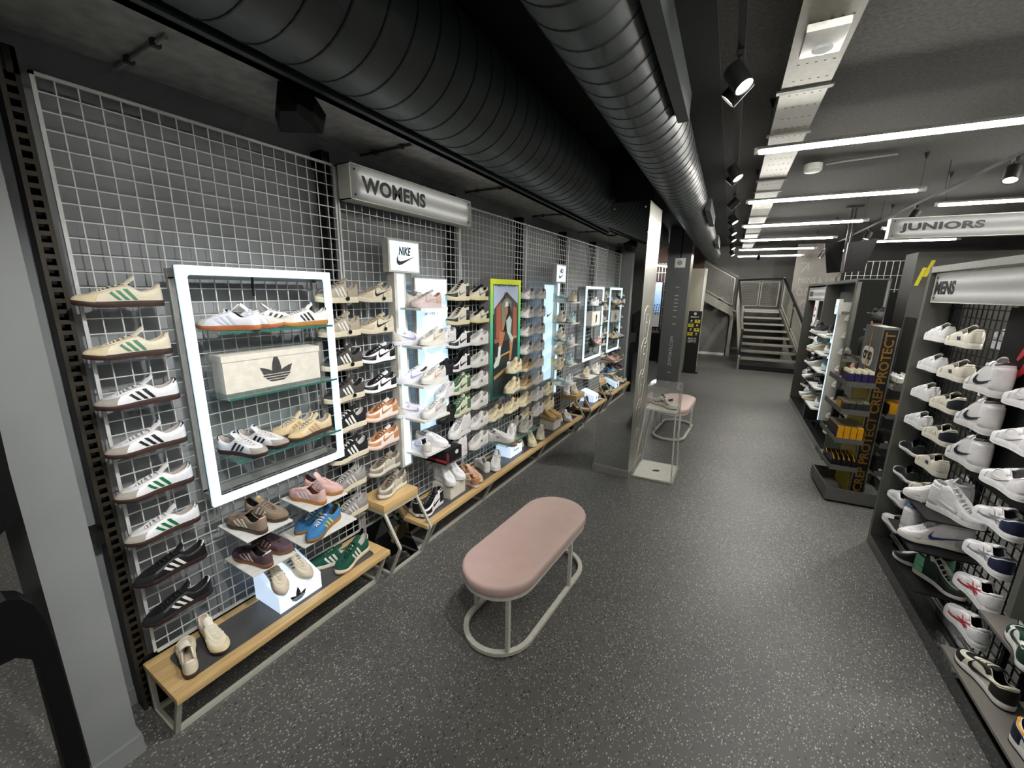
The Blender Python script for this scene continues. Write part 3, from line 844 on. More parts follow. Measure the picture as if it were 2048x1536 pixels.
MB(RF).lathe([(0, -0.03), (0.07, -0.028), (0.085, -0.01), (0.085, 0.05)], (-0.61, 1.72, 3.29), 24).build('disc', M_WHITE, t, smooth=True)
MB(RF).tube([(-0.5, 1.7, 3.32), (-0.38, 1.6, 3.31), (-0.2, 1.62, 3.32), (0.05, 1.6, 3.325)], 0.008, 6).build('cable', M_GREYM, t, smooth=True)

# black loudspeaker hanging beside the slab edge
t = thing('loudspeaker', 'black loudspeaker hanging under the concrete slab beside the wide duct', 'speaker', (0.40, 0.72, 2.62))
import mathutils
def speaker():
    prof = [(-0.10, 0.075), (0.10, 0.075), (0.085, -0.01), (0.045, -0.085), (-0.045, -0.085), (-0.085, -0.01)]
    mb = MB(); n = len(prof)
    R = Matrix.Translation((0.36, 0.74, 2.745)) @ Matrix.Rotation(math.radians(35), 4, 'Z') @ Matrix.Rotation(math.radians(-25), 4, 'X')
    vs = []
    for zz, sc_ in ((-0.075, 0.72), (-0.055, 0.95), (0.05, 1.0), (0.07, 0.85)):
        vs += [R @ Vector((a*sc_, b*sc_, zz)) for a, b in prof]
    fs = [tuple(range(n))[::-1], tuple(range(3*n, 4*n))] + [(i*n+k, i*n+(k+1) % n, (i+1)*n+(k+1) % n, (i+1)*n+k) for i in range(3) for k in range(n)]
    mb.add(vs, fs).build('cabinet', M_BLACKP, t)
    MB().bar((0.37, 0.75, 2.80), (0.37, 0.75, 2.83), 0.05, 0.03).build('bracket', M_BLACK, t)
speaker()

# JUNIORS hanging sign
sign_box('long lit box sign reading JUNIORS hanging from the ceiling', 0.10, 1.55, 2.54, 2.735, 'JUNIORS', 0.185, 0.09, RF, 'y', 1.6, 0.09, 0.60)

# ceiling mounted screens on a pole
t = thing('ceiling_screens', 'pair of black screens on a ceiling pole behind the tubes', 'screen', (0.32, 4.5, 2.35), fr=RF)
MB(RF).box(0.29, 0.315, 4.48, 4.52, 2.65, 3.34).build('pole', M_BLACK, t)
MB(RF).box(0.335, 0.36, 4.48, 4.52, 2.65, 3.34).build('pole', M_BLACK, t)
MB(RF).box(0.22, 0.43, 4.44, 4.56, 3.315, 3.34).build('ceiling_mount', M_BLACK, t)
mb = MB(RF); mb.add([(0.0, 4.35, 2.78), (0.28, 4.52, 2.83), (0.30, 4.55, 2.35), (0.10, 4.38, 2.33), (0.0, 4.39, 2.78), (0.28, 4.56, 2.83), (0.30, 4.59, 2.35), (0.10, 4.42, 2.33)],
       [(0,1,2,3),(7,6,5,4),(0,4,5,1),(1,5,6,2),(2,6,7,3),(3,7,4,0)]); mb.build('screen', M_BLACKP, t)
mb = MB(RF); mb.add([(0.33, 4.5, 2.80), (0.66, 4.36, 2.84), (0.56, 4.40, 2.36), (0.335, 4.5, 2.34), (0.33, 4.57, 2.80), (0.66, 4.43, 2.84), (0.56, 4.47, 2.36), (0.335, 4.57, 2.34)],
       [(0,1,2,3),(7,6,5,4),(0,4,5,1),(1,5,6,2),(2,6,7,3),(3,7,4,0)]); mb.build('screen', M_BLACKP, t)
MB(RF).tube([(0.31, 4.5, 2.36), (0.26, 4.52, 2.25), (0.27, 4.5, 2.12), (0.30, 4.5, 2.05)], 0.008, 6).build('cable', M_BLACK, t, smooth=True)

# ---------------------------------------------------------------- trainers: a lofted upper between the sole outline and the opening
def catmull(P, n):
    """closed Catmull-Rom curve through P, n samples, sample k falls on control point k*len/n"""
    P = np.array(P, float); m = len(P)
    out = []
    for k in range(n):
        t = k*m/n; i = int(t); f = t-i
        p0, p1, p2, p3 = P[(i-1) % m], P[i % m], P[(i+1) % m], P[(i+2) % m]
        out.append(0.5*((2*p1) + (-p0+p2)*f + (2*p0-5*p1+4*p2-p3)*f*f + (-p0+3*p1-3*p2+p3)*f**3))
    return np.array(out)

SOLE_HALF = [(0.0, 0.0), (0.022, .070), (0.11, .112), (0.30, .108), (0.50, .118), (0.66, .158), (0.80, .160), (0.905, .120), (0.975, .055), (1.0, .0)]
# opening loop for the same stations: x, half width, height
OPEN = {
    'low':    [(.030, 0, .318), (.042, .048, .314), (.120, .078, .248), (.270, .078, .208), (.395, .066, .290), (.505, .052, .268), (.595, .046, .235), (.665, .036, .205), (.705, .018, .188), (.715, 0, .186)],
    'campus': [(.025, 0, .385), (.038, .052, .380), (.125, .084, .300), (.265, .082, .255), (.355, .072, .380), (.475, .056, .345), (.580, .050, .288), (.655, .040, .240), (.695, .020, .208), (.705, 0, .206)],
    'dunk':   [(.030, 0, .372), (.043, .054, .368), (.125, .083, .308), (.262, .081, .268), (.352, .072, .360), (.468, .060, .326), (.570, .052, .276), (.650, .043, .236), (.695, .022, .208), (.705, 0, .206)],
    'high':   [(.050, 0, .590), (.058, .062, .588), (.135, .088, .565), (.255, .086, .550), (.320, .068, .580), (.440, .060, .450), (.555, .052, .325), (.650, .044, .250), (.695, .022, .212), (.705, 0, .210)],
    'mid':    [(.055, 0, .480), (.062, .058, .478), (.135, .082, .462), (.255, .080, .455), (.330, .066, .470), (.450, .058, .375), (.560, .050, .285), (.650, .042, .235), (.695, .022, .212), (.705, 0, .210)],
    'runner': [(.018, 0, .385), (.035, .050, .380), (.125, .080, .302), (.265, .078, .258), (.370, .072, .335), (.480, .058, .312), (.580, .050, .272), (.660, .040, .236), (.705, .020, .216), (.715, 0, .214)],
}
SOLE_Z = {'low': (.082, .070), 'campus': (.105, .092), 'dunk': (.108, .092), 'high': (.112, .095), 'mid': (.112, .095), 'runner': (.150, .098)}
NS, NT = 54, 9
MIRROR9 = [1, 2, 3, 4, 5, 6, 7, 8]

class Last:
    """one shoe shape of unit length, toe towards +x"""
    def __init__(s, kind, side):
        s.kind = kind
        sh = SOLE_HALF; op = OPEN[kind]
        wf = {'low': .94, 'campus': 1.02, 'dunk': 1.03, 'high': 1.03, 'mid': 1.03, 'runner': 1.06}[kind]
        zs_h, zs_t = SOLE_Z[kind]
        B = [(x, w*wf) for x, w in sh] + [(sh[i][0], -sh[i][1]*wf*(0.97 if i > 3 else 1.0)) for i in MIRROR9[::-1]]
        T = [(x, w, z) for x, w, z in op] + [(op[i][0], -op[i][1], op[i][2]) for i in MIRROR9[::-1]]
        b = catmull(B, NS); t = catmull(T, NS)
        # the ball of the foot swings inwards
        sw = lambda x: 0.035*np.clip((x-.45)/.55, 0, 1)**1.5*side
        b[:, 1] += sw(b[:, 0]); t[:, 1] += sw(t[:, 0])*0.8
        s.b, s.t = b, t
        s.spring = lambda x: 0.035*np.clip((x-.72)/.28, 0, 1)**2
        s.zs = zs_h + (zs_t-zs_h)*np.clip((b[:, 0]-.2)/.6, 0, 1) + s.spring(b[:, 0])
        s.zfun = lambda x: zs_h + (zs_t-zs_h)*np.clip((x-.2)/.6, 0, 1) + s.spring(x)
    def P(s, u, v):
        """u: position round the outline in samples, v: 0 at the sole .. 1 at the opening"""
        u = np.asarray(u, float) % NS; v = np.asarray(v, float)
        i = np.floor(u).astype(int) % NS; j = (i+1) % NS; f = (u-np.floor(u))[..., None]
        b = s.b[i]*(1-f)+s.b[j]*f; t = s.t[i]*(1-f)+s.t[j]*f
        z0 = s.zs[i]*(1-f[..., 0])+s.zs[j]*f[..., 0]-0.006
        c = 1-np.cos(v*math.pi/2); q = np.sin(v*math.pi/2)
        bul = 0.010*np.sin(v*math.pi)
        x = b[..., 0]*0.985+0.006 + (t[..., 0]-b[..., 0])*c
        y = b[..., 1]*0.97 + (t[..., 1]-b[..., 1]*0.97)*c
        y = y + np.sign(y)*bul*np.minimum(1, np.abs(y)/.06)
        z = z0 + (t[..., 2]-z0)*q
        return np.stack([x, y, z], -1)
    def N(s, u, v):
        e = 0.02
        du = s.P(u+e*5, v)-s.P(u-e*5, v); dv = s.P(u, np.minimum(1, v+e))-s.P(u, np.maximum(0, v-e))
        n = np.cross(du, dv); n /= (np.linalg.norm(n, axis=-1, keepdims=True)+1e-9)
        return -n if True else n
    def side_table(s, sgn):
        if not hasattr(s, 'tab'): s.tab = {}
        if sgn not in s.tab:
            us = np.linspace(0.5, NS/2-0.5, 240) if sgn > 0 else np.linspace(NS/2+0.5, NS-0.5, 240)
            vs = np.linspace(0.02, 1.0, 70)
            U, V = np.meshgrid(us, vs)
            s.tab[sgn] = (U.ravel(), V.ravel(), s.P(U.ravel(), V.ravel()))
        return s.tab[sgn]
    def on_side(s, x, z, sgn, off):
        U, V, Q = s.side_table(sgn)
        k = int(np.argmin((Q[:, 0]-x)**2 + (Q[:, 2]-z)**2))
        p = s.P(U[k], V[k]); n = s.N(U[k], V[k])
        if n[1]*sgn < 0: n = -n
        return p + n*off

def mesh_np(name, vs, fs, smooth=True, L=1.0, ang=40):
    me = bpy.data.meshes.new(name)
    me.from_pydata([tuple(float(c)*L for c in v) for v in vs], [], fs)
    bm = bmesh.new(); bm.from_mesh(me)
    bmesh.ops.remove_doubles(bm, verts=bm.verts, dist=1e-6)
    bmesh.ops.recalc_face_normals(bm, faces=bm.faces)
    bm.to_mesh(me); bm.free()
    if smooth:
        me.polygons.foreach_set('use_smooth', [True]*len(me.polygons))
        me.set_sharp_from_angle(angle=math.radians(ang))
    return me

def grid_faces(nu, nv, closed=True):
    fs = []
    for j in range(nv-1):
        for i in range(nu if closed else nu-1):
            fs.append((j*nu+i, j*nu+(i+1) % nu, (j+1)*nu+(i+1) % nu, (j+1)*nu+i))
    return fs

def overlay(l, u0, u1, v0, v1, off=0.011, nu=10, nv=5):
    """a panel lying on the upper between two places round the outline"""
    u0, u1 = round(u0), round(u1)
    us = np.array([u0, u0+.15] + list(range(u0+1, u1)) + [u1-.15, u1], float); nu = len(us)
    k0, k1 = round(v0*(NT-1)), round(v1*(NT-1)); lv = [k/(NT-1) for k in range(k0, k1+1)]
    vs = np.array([lv[0], lv[0]*.85+lv[1]*.15] + lv[1:-1] + [lv[-1]*.85+lv[-2]*.15, lv[-1]]); nv = len(vs)
    U, V = np.meshgrid(us, vs)
    p = l.P(U.ravel(), V.ravel()); n = l.N(U.ravel(), V.ravel())
    c = np.array([0.5, 0, 0.12])
    sg = np.sign(((p-c)*n).sum(-1, keepdims=True)); n = n*np.where(sg == 0, 1, sg)
    edge = ((U == us[0]) | (U == us[-1]) | (V == vs[0]) | (V == vs[-1])).ravel()
    o = np.where(edge, -0.002, off)[:, None]
    # a rim just inside the border gives the panel a thickness
    return (p + n*o).tolist(), grid_faces(nu, nv, False)

def strip_on_side(l, pairs, sgn, off=0.008):
    vs = []
    for (xa, za), (xb, zb) in pairs:
        vs.append(l.on_side(xa, za, sgn, off)); vs.append(l.on_side(xb, zb, sgn, off))
    fs = [(2*i, 2*i+1, 2*i+3, 2*i+2) for i in range(len(pairs)-1)]
    n = len(vs)
    vs2 = [np.array(l.on_side(p[0], p[2], sgn, -0.004)) for p in vs]
    k = len(pairs)
    ring = [2*i for i in range(k)] + [2*i+1 for i in range(k-1, -1, -1)]
    fs += [(ring[i], ring[(i+1) % len(ring)], n+ring[(i+1) % len(ring)], n+ring[i]) for i in range(len(ring))]
    return [list(v) for v in vs] + [list(v) for v in vs2], fs

class Acc:
    def __init__(s): s.v, s.f = [], []
    def add(s, vs, fs):
        n = len(s.v); s.v += [list(v) for v in vs]; s.f += [tuple(i+n for i in f) for f in fs]

MESH_CACHE = {}
def shoe_meshes(kind, side, deco):
    """part name -> mesh, of unit length"""
    key = (kind, side, deco)
    if key in MESH_CACHE: return MESH_CACHE[key]
    l = Last(kind, side)
    out = {}
    # upper with a thin rim at the opening
    U = np.arange(NS)
    rows = [l.P(U, np.full(NS, v)) for v in np.linspace(0, 1, NT)]
    rim = rows[-1].copy()
    cx = np.stack([np.clip(rim[:, 0], .12, .66), rim[:, 1]*0, rim[:, 2]], -1)
    inn = rim + (cx-rim)*0.16; inn[:, 2] += 0.004
    vs = np.concatenate(rows+[inn]); out['upper'] = mesh_np('upper', vs, grid_faces(NS, NT+1))
    # lining and insole
    low = rim + (cx-rim)*0.28; low[:, 2] = np.minimum(low[:, 2]-.02, np.maximum(.15, low[:, 2]*0.62))
    bot = rim + (cx-rim)*0.42; bot[:, 2] = l.zfun(bot[:, 0])+.035
    vs = np.concatenate([inn, low, bot]); fs = grid_faces(NS, 3) + [tuple(range(2*NS, 3*NS))]
    out['lining'] = mesh_np('lining', vs, fs)
    # sole
    def outline(k, z):
        c = np.array([0.5, 0.0]); q = c + (l.b-c)*np.array([1+(k-1)*.6, k])
        return np.concatenate([q, z[:, None]], -1)
    zs = l.zs
    sp = l.spring(l.b[:, 0])
    if kind == 'runner':
        wav = 0.008*np.sin(l.b[:, 0]*22)
        flare = 1.05
        R = [outline(.97, sp*.9+.0), outline(flare, sp*.9+.02), outline(flare+.02, zs*.5+wav), outline(flare-.03, zs*.62+wav*.6), outline(1.03, zs*.85), outline(1.0, zs+.02), outline(.93, zs+.022)]
    elif kind in ('low',):
        R = [outline(.96, sp*.9), outline(1.0, sp*.9+.012), outline(1.02, zs*.6), outline(1.02, zs*.92), outline(.985, zs+.004), outline(.95, zs+.004)]
    else:
        R = [outline(.97, sp*.9), outline(1.015, sp*.9+.014), outline(1.03, zs*.5), outline(1.03, zs*.90), outline(1.0, zs+.008), outline(.95, zs+.008)]
    vs = np.concatenate(R); k = len(R)
    fs = grid_faces(NS, k) + [tuple(range(NS))[::-1], tuple(range((k-1)*NS, k*NS))]
    out['sole'] = mesh_np('sole', vs, fs, ang=50)
    if kind in ('campus', 'dunk', 'high', 'mid', 'runner'):    # outsole tread under the midsole
        R = [outline(.95, sp*.9-.004), outline(1.028, sp*.9-.002), outline(1.032, sp*.9+.02), outline(.97, sp*.9+.022)]
        vs = np.concatenate(R); out['outsole'] = mesh_np('outsole', vs, grid_faces(NS, 4) + [tuple(range(NS))[::-1], tuple(range(3*NS, 4*NS))])
    # tongue: a padded plate rising out of the throat
    hi = {'low': (.315, .425), 'campus': (.250, .495), 'dunk': (.260, .455), 'mid': (.275, .560), 'high': (.265, .665), 'runner': (.290, .465)}[kind]
    fat = {'low': .010, 'campus': .020, 'dunk': .016, 'high': .018, 'mid': .018, 'runner': .016}[kind]
    st = [(.715, .180, .020), (.64, .222, .040), (.55, .262, .050), (.45, .302, .060), (.37, hi[1]*.90 if kind not in ('high', 'mid') else (.50 if kind == 'high' else .42), .066), (hi[0]+.015, hi[1]*.97, .066), (hi[0], hi[1], .050)]
    if kind == 'mid': st[3] = (.45, .375, .060); st[2] = (.55, .30, .05)
    if kind == 'high': st[3] = (.44, .455, .060); st[2] = (.55, .345, .05); st[1] = (.64, .262, .04)
    if kind in ('campus', 'dunk'): st[3] = (.45, .345, .060); st[2] = (.55, .292, .05); st[1] = (.64, .242, .04)
    a = Acc(); nv = 9
    for lay in (0, 1):
        for x, z, w in st:
            for k_ in range(nv):
                q = -1+2*k_/(nv-1)
                zz = z - 0.055*w/.06*q*q*0.55 + (0.008 if lay == 0 else -fat*(1-.5*q*q))
                a.v.append([x + (0 if lay == 0 else -fat*.4), w*q + .02*side*max(0, (x-.45)/.55)**1.5, zz])
    m_ = len(st)
    for lay in (0, 1):
        o = lay*m_*nv
        a.f += [tuple(o+i for i in f) for f in grid_faces(nv, m_, False)]
    o = m_*nv
    for k_ in range(nv-1): a.f.append(((m_-1)*nv+k_, (m_-1)*nv+k_+1, o+(m_-1)*nv+k_+1, o+(m_-1)*nv+k_))
    for r_ in range(m_-1):
        for e in (0, nv-1): a.f.append((r_*nv+e, (r_+1)*nv+e, o+(r_+1)*nv+e, o+r_*nv+e))
    out['tongue'] = mesh_np('tongue', a.v, a.f)
    # woven label near the top of the tongue
    (xa, za, wa), (xb, zb, wb) = st[4], st[5]
    lv = []
    for e_ in (0.05, .9):
        x, z, w = xa+(xb-xa)*e_, za+(zb-za)*e_, .028
        lv += [[x, -w, z+.010], [x, 0, z+.0125], [x, w, z+.010]]
    out['tongue_label'] = mesh_np('tongue_label', lv, [(0, 1, 4, 3), (1, 2, 5, 4)])
    # laces: crossing bars over the throat
    a = Acc()
    nl = 7 if kind in ('high', 'mid') else 6
    for q in range(nl):
        f = (q+.5)/nl
        iu = 8.05/18*NS - f*(8.05-4.15)/18*NS      # from throat front to the top eyelets
        pa = l.P(iu, .93); pb = l.P(NS-iu, .93)
        top = max(pa[2], pb[2]) + .022
        wdt = .0135
        pts = []
        for e in np.linspace(0, 1, 7):
            p = pa*(1-e)+pb*e; arch = 1-(2*e-1)**2
            p = p.copy(); p[2] = max(pa[2], pb[2])*1.0 + .012 + (.020)*arch; p[0] += (.012 if q % 2 else -.012)*(e-.5)
            pts.append(p)
        for p in pts:
            a.v += [[p[0]-wdt, p[1], p[2]-.006], [p[0]-wdt*.7, p[1], p[2]+.009], [p[0]+wdt*.7, p[1], p[2]+.009], [p[0]+wdt, p[1], p[2]-.006]]
        n0 = len(a.v)-len(pts)*4
        for i in range(len(pts)-1):
            for k_ in range(4): a.f.append((n0+i*4+k_, n0+i*4+(k_+1) % 4, n0+(i+1)*4+(k_+1) % 4, n0+(i+1)*4+k_))
    out['laces'] = mesh_np('laces', a.v, a.f)
    S = NS/18.0      # samples per control station
    def ov(name, *specs, **kw):
        a = Acc()
        for sp_ in specs: a.add(*overlay(l, *sp_, **kw))
        out[name] = mesh_np(name, a.v, a.f, ang=60)
    if kind in ('low', 'campus'):
        ov('toe_guard', (6.1*S, 11.9*S, 0.0, .46 if kind == 'low' else .30), nu=20)
        ov('heel_tab', (-1.6*S, 1.6*S, .70, 1.0), nu=9)
        ov('eyestay', (4.0*S, 14.0*S, .80, 1.0), nu=28, nv=4)
    elif kind in ('dunk', 'high', 'mid'):
        ov('toe_guard', (5.2*S, 12.8*S, 0.0, .36), nu=20)
        ov('heel_counter', (-2.5*S, 2.5*S, 0.0, .66), nu=12)
        ov('collar_panel', (-2.6*S, 2.6*S, .74, 1.0), nu=12)
        ov('eyestay', (3.4*S, 14.6*S, .62, 1.0), nu=28, nv=4)
    else:
        ov('toe_guard', (7.0*S, 11.0*S, 0.0, .30), nu=18)
        ov('heel_counter', (-2.0*S, 2.0*S, 0.02, .72), nu=12)
        ov('eyestay', (4.0*S, 14.0*S, .74, 1.0), nu=28, nv=4)
    def put(name, pr, sgn, off):
        a = Acc(); a.add(*strip_on_side(l, pr, sgn, off=off))
        k = name
        while k in out: k += '+'
        out[k] = mesh_np(name, a.v, a.f, smooth=False)
    if deco == 'stripes':
        z0 = SOLE_Z[kind][0]
        z1 = {'low': .245, 'campus': .315}.get(kind, .24)
        xs = {'low': (.350, .44, .53), 'campus': (.345, .435, .525)}.get(kind, (.38, .46, .54))
        wd = .024 if kind == 'low' else .026
        for sgn in (1, -1):
            for x in xs:
                pr = []
                for e in np.linspace(0, 1, 6):
                    xx = x + .105*e; zz = z0+.012 + (z1-.02*(xs.index(x))-z0-.012)*e
                    pr.append(((xx-wd, zz), (xx+wd, zz)))
                put('side_stripe', pr, sgn, .008)
    elif deco == 'swoosh':
        for sgn in (1, -1):
            W = .50 if kind == 'dunk' else .54
            x0, z0 = .62, (.132 if kind == 'dunk' else .14)
            oc = catmull_open(SWOOSH_OUT, 15); ic = catmull_open(SWOOSH_IN, 15)
            pr = [((x0-p[0]*W, z0+p[1]*W*.75), (x0-q[0]*W, z0+q[1]*W*.75)) for p, q in zip(oc, ic)]
            put('swoosh', pr, sgn, .012)
    elif deco == 'letter':
        for sgn in (1, -1):
            pts = [(.47, .13), (.485, .205), (.40, .135), (.415, .21)]
            pr = []
            for (xa, za), (xb, zb) in zip(pts[:-1], pts[1:]):
                pr += [((xa+(xb-xa)*e-.012, za+(zb-za)*e), (xa+(xb-xa)*e+.012, za+(zb-za)*e)) for e in (0, .33, .67)]
            pr.append(((.403, .21), (.427, .21)))
            put('side_letter', pr, sgn, .012)
    elif deco == 'waves':
        for sgn in (1, -1):
            for j, (xa, za, xb, zb) in enumerate(((.16, .19, .62, .15), (.20, .25, .52, .21), (.50, .12, .78, .17), (.30, .14, .44, .27))):
                pr = []
                for e in np.linspace(0, 1, 7):
                    xx = xa+(xb-xa)*e; zz = za+(zb-za)*e + .018*math.sin(e*math.pi*1.5+j)
                    w_ = .014*(1-.5*abs(2*e-1))
                    pr.append(((xx, zz-w_), (xx, zz+w_)))
                put('side_overlay', pr, sgn, .010)
    MESH_CACHE[key] = out
    return out

def catmull_open(P, n):
    P = [P[0]]+list(P)+[P[-1]]; P = np.array(P, float); m = len(P)-3
    out = []
    for k in range(n):
        t = min(k*m/(n-1), m-1e-6); i = int(t); f = t-i
        p0, p1, p2, p3 = P[i], P[i+1], P[i+2], P[i+3]
        out.append(0.5*((2*p1) + (-p0+p2)*f + (2*p0-5*p1+4*p2-p3)*f*f + (-p0+3*p1-3*p2+p3)*f**3))
    return out

SM = {}
def smat(hexcol, kind='leather'):
    k = (hexcol, kind)
    if k not in SM:
        rough, bump, bs, sheen = {'leather': (.5, 0, 90, 0), 'suede': (.9, 0, 160, 0), 'rubber': (.6, 0, 60, 0), 'mesh': (.8, .5, 260, 0), 'lace': (.85, 0, 200, 0)}[kind]
        SM[k] = mat('%s_%s' % (kind, hexcol.lstrip('#')), hexcol, rough, var=.05, scale=14, bump=bump, bscale=bs, sheen=sheen)
    return SM[k]

PART_KEYS = {'upper': 'u', 'lining': 'n', 'sole': 's', 'outsole': 'o', 'tongue': 't', 'laces': 'l', 'toe_guard': 'g', 'heel_tab': 'h', 'heel_counter': 'h',
             'collar_panel': 'c', 'eyestay': 'e', 'side_stripe': 'x', 'swoosh': 'x', 'side_letter': 'x', 'side_overlay': 'x', 'tongue_label': 'lab'}
def cw(style, deco, **c):
    """a colourway; missing colours fall back on the upper"""
    d = dict(style=style, deco=deco); d.update(c)
    u = d['u']
    for k, f in (('g', u), ('h', u), ('e', u), ('c', d.get('h', u)), ('t', u), ('n', '#b9b4ab'), ('l', u), ('s', '#d8d6d0'), ('o', d.get('s', '#d8d6d0')), ('x', u)):
        d.setdefault(k, f)
    d.setdefault('tex', 'leather')
    return d

N_SHOES = [0]
def shoe(loc, yaw, cw_, label, L=0.285, side=1, group=None, roll=0.0, pitch=0.0, cat='trainer', fr=ID, simple=False, tagged=False):
    """toe points along +x turned by yaw (radians) about z; loc is the middle of the sole on its support"""
    name = {'high': 'high_top_trainer', 'mid': 'high_top_trainer', 'runner': 'running_trainer'}.get(cw_['style'], 'low_top_trainer')
    o = bpy.data.objects.new(name, None); o.empty_display_size = .03
    COL.objects.link(o)
    Mx = fr @ Matrix.Translation(loc) @ Matrix.Rotation(yaw, 4, 'Z') @ Matrix.Rotation(pitch, 4, 'Y') @ Matrix.Rotation(roll, 4, 'X')
    o.matrix_world = Mx
    WM[o] = Mx
    tag(o, label, cat, group)
    M2 = Matrix.Diagonal((L, L, L, 1)) @ Matrix.Translation((-.5, 0, 0.004))
    for key_, me in shoe_meshes(cw_['style'], side, cw_['deco']).items():
        part = key_.rstrip('+')
        if simple and part in ('lining', 'eyestay', 'outsole'): continue
        if part == 'tongue_label' and 'lab' not in cw_: continue
        if not me.materials: me.materials.append(None)
        c = bpy.data.objects.new(part, me)
        COL.objects.link(c)
        c.parent = o
        c.matrix_basis = M2
        tex = cw_['tex']
        if part in ('sole', 'outsole'): tex = 'rubber'
        elif part == 'laces': tex = 'lace'
        elif part == 'lining': tex = 'mesh'
        elif part in ('side_stripe', 'swoosh', 'side_letter', 'side_overlay'): tex = 'leather'
        elif part == 'toe_guard' and cw_.get('gtex'): tex = cw_['gtex']
        c.material_slots[0].link = 'OBJECT'
        c.material_slots[0].material = smat(cw_[PART_KEYS[part]], tex)
    N_SHOES[0] += 1
    if tagged:
        MB(Mx).lathe([(0, .004), (.0115, .003), (.0115, -.003), (0, -.004)], (-.16*L, .128*L+.006, .085*L), 14, 'y').build('security_tag', M_BLACKP, o, smooth=True)
        MB(Mx).tube([(-.16*L, .132*L, .115*L), (-.14*L, .115*L, .22*L), (-.10*L, .075*L, .31*L)], .0009, 5).build('tag_cord', M_BLACKP, o)
        MB(Mx).tube([(-.16*L, .132*L, .115*L), (-.19*L, .115*L, .22*L), (-.17*L, .09*L, .27*L)], .0009, 5).build('tag_cord', M_BLACKP, o)
    return o
YM = -math.pi/2      # toe towards the camera end of the wall
YP = math.pi/2
GUM = '#3a2620'; GUML = '#a8703c'
C_SAMBA_CREAM_GREEN = cw('low', 'stripes', u='#dfd6be', g='#d8cba8', gtex='suede', x='#4d8a6c', s=GUM, l='#e4dccb', h='#d9d0b8', t='#e2dac4', n='#c9bfae')
C_SAMBA_WHITE_BLACK = cw('low', 'stripes', u='#e9eaee', g='#a39c93', gtex='suede', x='#15171a', s=GUM, l='#dcdad6', h='#15171a', t='#dedcda', n='#bdb4ad', lab='#1f3f9a')
C_SAMBA_WHITE_GREEN = cw('low', 'stripes', u='#e9eaee', g='#a8a198', gtex='suede', x='#0f6a3c', s=GUM, l='#dcdad6', h='#0f6a3c', t='#e0dedc', n='#b9ada4')
C_SAMBA_BLACK = cw('low', 'stripes', u='#0e1013', g='#101418', gtex='suede', x='#e8e6e0', s='#2a1a17', l='#111214', h='#e8e6e0', t='#15161a', n='#1a1a1c')
C_SAMBA_CREAM = cw('low', 'stripes', u='#e5dcc4', g='#d9cba6', gtex='suede', x='#ded3b6', s='#3c2c24', l='#ece6d6', h='#e2d8be', t='#e8e0ce', n='#cbbcae', lab='#e8e6e2')
C_SAMBA_TAN = cw('low', 'stripes', u='#dcc9a2', g='#d3bd90', gtex='suede', x='#caa07c', s='#46332a', l='#d8d2c6', h='#d9c59c', t='#dccba8', n='#b5aca4')
C_SAMBA_WHITE_GUM = cw('low', 'stripes', u='#e6e8ee', g='#cfc8bf', gtex='suede', x='#c9d4e2', s='#a8643c', l='#e6e6e8', h='#d8d2c8', t='#e4e4e6', n='#16181c')
C_SAMBA_WHITE_DGREEN = cw('low', 'stripes', u='#e8e8e4', g='#cdc7bc', gtex='suede', x='#12261f', s='#a8783c', l='#e6e4e0', h='#143424', t='#e8e6e2', n='#d8d6d2', lab='#2a4fa8')
C_GAZ_TAUPE = cw('low', 'stripes', u='#8d7d6c', g='#84735f', gtex='suede', x='#d6cfc2', s='#4a382f', l='#6d5f52', h='#c79e88', t='#8d7d6a', tex='suede', n='#1c1a1a', lab='#c8b050')
C_GAZ_PLUM = cw('low', 'stripes', u='#54414a', g='#5f4a50', gtex='suede', x='#cbb9b4', s='#80563c', l='#4a363f', h='#d8d2d0', t='#54414a', tex='suede', n='#17171c')
C_GAZ_PINK = cw('low', 'stripes', u='#d9b3ac', g='#d3aaa4', gtex='suede', x='#d6d3da', s='#b5793f', l='#e2c0ba', h='#c9b4ae', t='#dcb6b0', tex='suede', n='#5a3a38')
C_GAZ_BLUE = cw('low', 'stripes', u='#3f7fb5', g='#3a78ae', gtex='suede', x='#e6cf4a', s='#9a6f35', l='#dfe3e4', h='#e6cf4a', t='#3c74ae', tex='suede', n='#6a6460')
C_SUPER_CREAM = cw('low', 'stripes', u='#d8cdb9', g='#d2c6b4', gtex='suede', x='#16171a', s='#cfc6b2', l='#dcd4c4', h='#141414', t='#d9d0be', n='#c0b6a6', lab='#2a2418')
C_CAMPUS_GREEN = cw('campus', 'stripes', u='#114b38', x='#e2e0d6', s='#e2dccb', o='#8a6038', l='#0f4634', t='#114b38', tex='suede', n='#d2cfc8', h='#e0ddd4')
C_CAMPUS_SAND = cw('campus', 'stripes', u='#a89f8c', x='#e3e0da', s='#d9cfb6', l='#cfc8b8', t='#a89f8c', e='#938b7c', tex='suede', n='#b8ae9c')
C_CAMPUS_CHAR = cw('campus', 'stripes', u='#43403e', x='#e2e0da', s='#d6ccb4', l='#3a3836', t='#3f3c3a', tex='suede', n='#161616', h='#d8d5ce')
C_CAMPUS_BLACK = cw('campus', 'stripes', u='#101216', x='#ebe9e4', s='#dcd3bc', l='#e6e4de', t='#131519', tex='suede', n='#cfccc6')
C_CAMPUS_GREY = cw('campus', 'stripes', u='#8f8b88', x='#cfcac8', s='#d8d0b4', l='#c9c6c4', t='#8f8b88', tex='suede', n='#c0bdbb')
C_DUNK_SAND = cw('dunk', 'swoosh', u='#d6ccb6', g='#b9ad93', e='#a9a086', h='#cfc6b2', x='#1c1a18', s='#d2c9b4', l='#cfc7b4', t='#c8bda6', n='#cfc8ba')
